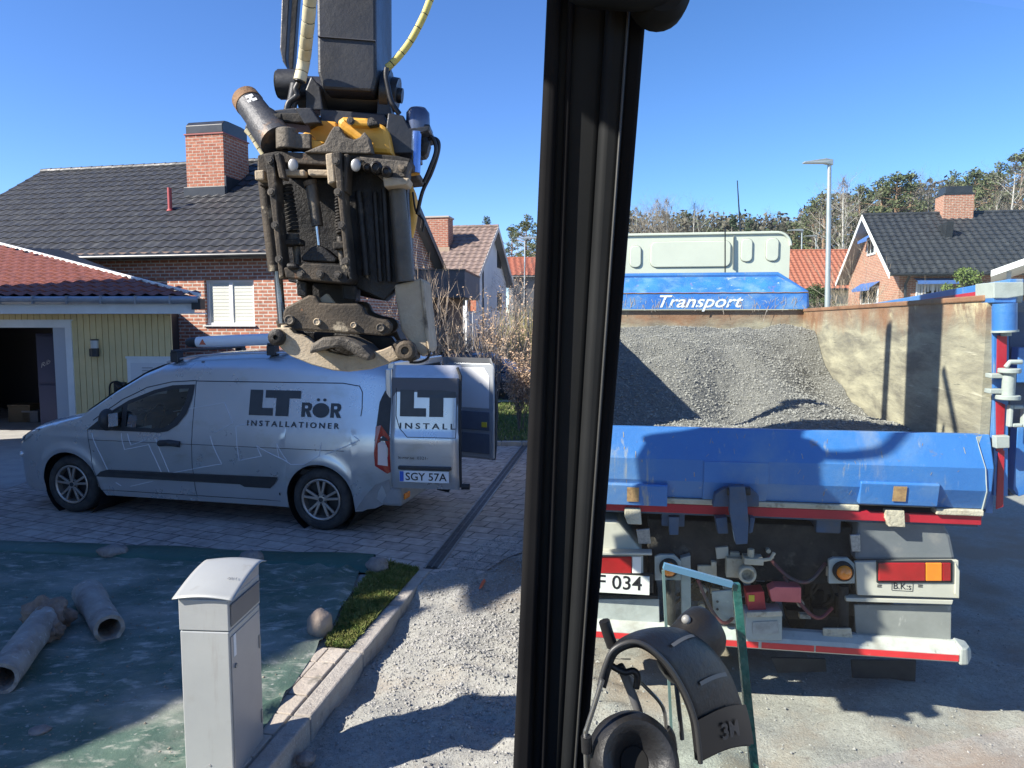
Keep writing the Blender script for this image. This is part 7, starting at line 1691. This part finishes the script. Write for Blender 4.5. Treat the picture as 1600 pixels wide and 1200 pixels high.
# ------------------------------------------------------------------ loose pane of glass and the ear defenders
gl2 = glass_mat('loose_glass', (.90,.97,.94), .03)
edge = M('glass_edge', (.012,.075,.062), (.03,.15,.125), 40, .15, 0, .2, 60, spec=.8, layers=[((.35,.42,.38), 70, .70, .76)])
pg = thing('glass_plate', 'upright loose glass plate with a green edge behind the ear defenders', 'glass')
GY = .70; c4 = [P(1037, 884, GY), P(1157, 913, GY), P(1190, 1240, GY), P(1054, 1240, GY)]
m = MB(); m.poly([p+Vector((0, .003, 0)) for p in c4]); m.build('pane', gl2, pg)
th = Vector((.004, .006, 0))
m = MB(); m.add([c4[1], c4[1]+Vector((-.0075, 0, .0)), c4[2]+Vector((-.0085, 0, 0)), c4[2]]+[p+Vector((0, .006, 0)) for p in (c4[1], c4[1]+Vector((-.0075, 0, 0)), c4[2]+Vector((-.0085, 0, 0)), c4[2])], [(0,1,2,3), (4,7,6,5), (0,4,5,1), (1,5,6,2), (2,6,7,3), (3,7,4,0)]); m.build('side_edge', edge, pg)
m = MB(); m.bar(c4[0], c4[1]+Vector((-.0085, 0, 0)), .005, .006); m.build('top_edge', M('edge_sky_tint', (.10,.22,.33), None, rough=.12, spec=.9), pg)  # top edge coloured blue for the sky reflected in it
m = MB(); m.bar(c4[0]+Vector((0, .002, -.005)), c4[3], .0025, .0025); m.build('left_edge', M('edge_grey', (.12,.2,.19), None, rough=.2), pg)
HY = .60
ea = thing('ear_defenders', 'black ear defenders hanging inside the cab by the window', 'ear defenders')
band = M('band_black', (.009,.009,.010), (.016,.016,.017), 7, .42, 0, .15, 90, spec=.4)
EA = [(936,1072),(945,1040),(958,1014),(986,1002),(1012,1010),(1042,1037),(1068,1078),(1085,1121),(1091,1160),(1094,1191)]
EB = [(936,1064),(946,1030),(964,1004),(1010,984),(1060,981),(1105,1006),(1138,1048),(1158,1096),(1168,1134),(1173,1166)]
A_ = smooth_pts([P(u, v, HY) for u, v in EA], 6); B_ = smooth_pts([P(u, v, HY+.055) for u, v in EB], 6)
def bnd(u, v):
    i = u*(len(A_)-1); k = min(int(i), len(A_)-2); f_ = i-k; a = A_[k].lerp(A_[k+1], f_); b = B_[k].lerp(B_[k+1], f_)
    q = a.lerp(b, v); n = Vector((.35, -.2, .9)); return q+n*(.006*math.sin(v*math.pi)+(.002*math.sin(u*60) if 0 else 0))
m = MB(); m.grid(bnd, 70, 10); hb_ = m.build('headband', band, ea, smooth=60); so = hb_.modifiers.new('s', 'SOLIDIFY'); so.thickness = .006; so.offset = -1
m = MB(); m.tube([a+Vector((0, -.001, 0)) for a in A_], .0022, 8); m.build('band_rim', M('rim_grey', (.035,.035,.035), None, rough=.45), hb_, smooth=60)
sg = M('slot_grey', (.16,.155,.14), None, rough=.6)
for (u0, u1) in ((.505, .52), (.675, .69)):
    m = MB(); m.grid(lambda a, b: Vector(bnd(u0+(u1-u0)*b, .25+.6*a))+Vector((.0006, -.0010, .0016)), 8, 2); m.build('band_slot', sg, hb_)
m = MB(); m.grid(lambda a, b: Vector(bnd(.80+.20*b, -.03+1.06*a))+Vector((.0012, -.0015, .0028)), 10, 6); ep = m.build('band_end', M('end_black', (.012,.012,.012), None, rough=.4), hb_, smooth=60)
vs, fs = fit_text('3M', .34, .30, bold=.03); m = MB(); m.add([Vector(bnd(.94-p.y*.26, .34+p.x))+Vector((.002, -.0032, .0036)) for p in vs], fs); m.build('band_mark', M('mark_grey', (.045,.045,.045), None, rough=.3), hb_)
wire = M('wire_steel', (.42,.42,.41), None, rough=.3, metal=.9)
def wr(pts, Y, r, name='wire_arm', mat=wire, dY=0):
    m = MB(); n = len(pts); m.tube(smooth_pts([P(u, v, Y+dY*i/n) for i, (u, v) in enumerate(pts)], 5), r, 8); return m.build(name, mat, ea, smooth=60)
wr([(941, 1062), (930, 1098), (918, 1135), (915, 1150), (917, 1215)], HY-.01, .0022); wr([(985, 1052), (1010, 1075), (1036, 1106), (1041, 1145)], HY+.06, .0018); wr([(968, 1040), (978, 1060), (997, 1110), (1000, 1135)], HY+.03, .0040, 'support_arm', M('arm_grey', (.10,.10,.10), None, rough=.5))
wr([(1054, 1045), (1060, 1100), (1066, 1155)], HY+.07, .0022, 'support_arm', MATS['arm_grey'])
wr([(916, 1150), (917, 1175)], HY-.012, .0045, 'wire_clip', band); wr([(1040, 1140), (1046, 1150), (1050, 1172)], HY+.06, .0055, 'wire_clip', band)
wr([(955, 1040), (975, 1050), (990, 1048), (996, 1058), (994, 1075)], HY+.015, .0030, 'rubber_loop', band)
wr([(944, 970), (950, 990), (957, 1010)], HY+.03, .0050, 'microphone_stub', band)
def cup(u, v, Y, rx_, rz_, ax, name):
    c = P(u, v, Y); m = MB(); ax = Vector(ax).normalized(); e1 = ax.cross(Vector((0, 0, 1))).normalized(); e2 = e1.cross(ax).normalized()
    prof = [(.30, -.004), (.48, .004), (.62, .012), (.80, .014), (.95, .008), (1.0, -.004), (.98, -.014), (.97, -.018), (.97, -.024), (.85, -.040), (.5, -.052), (.0, -.055)]
    seg = 40; vs = [c+ax*h+(e1*math.cos(2*math.pi*k/seg)*rx_+e2*math.sin(2*math.pi*k/seg)*rz_)*r for r, h in prof for k in range(seg)]
    m.add(vs, [(i*seg+k, i*seg+(k+1) % seg, (i+1)*seg+(k+1) % seg, (i+1)*seg+k) for i in range(len(prof)-1) for k in range(seg)])
    o = m.build('ear_cup', band, ea, smooth=50); m = MB(); m.add([c+ax*-.002+(e1*math.cos(2*math.pi*k/seg)*rx_+e2*math.sin(2*math.pi*k/seg)*rz_)*.31 for k in range(seg)], [tuple(range(seg))]); m.build('foam', M('foam_black', (.006,.006,.006), None, rough=1), o)
cup(992, 1192, HY-.01, .038, .041, (.10, -.85, .50), 'a')
cup(1096, 992, HY+.09, .022, .030, (.55, .35, .35), 'b')
m = MB(); c = P(1072, 968, HY+.075); m.sph(c, .0045, 12, 8); m.sph(P(1098, 990, HY+.07), .0028, 10, 6); m.build('cup_stud', M('stud', (.22,.22,.21), None, rough=.3), ea, smooth=60)
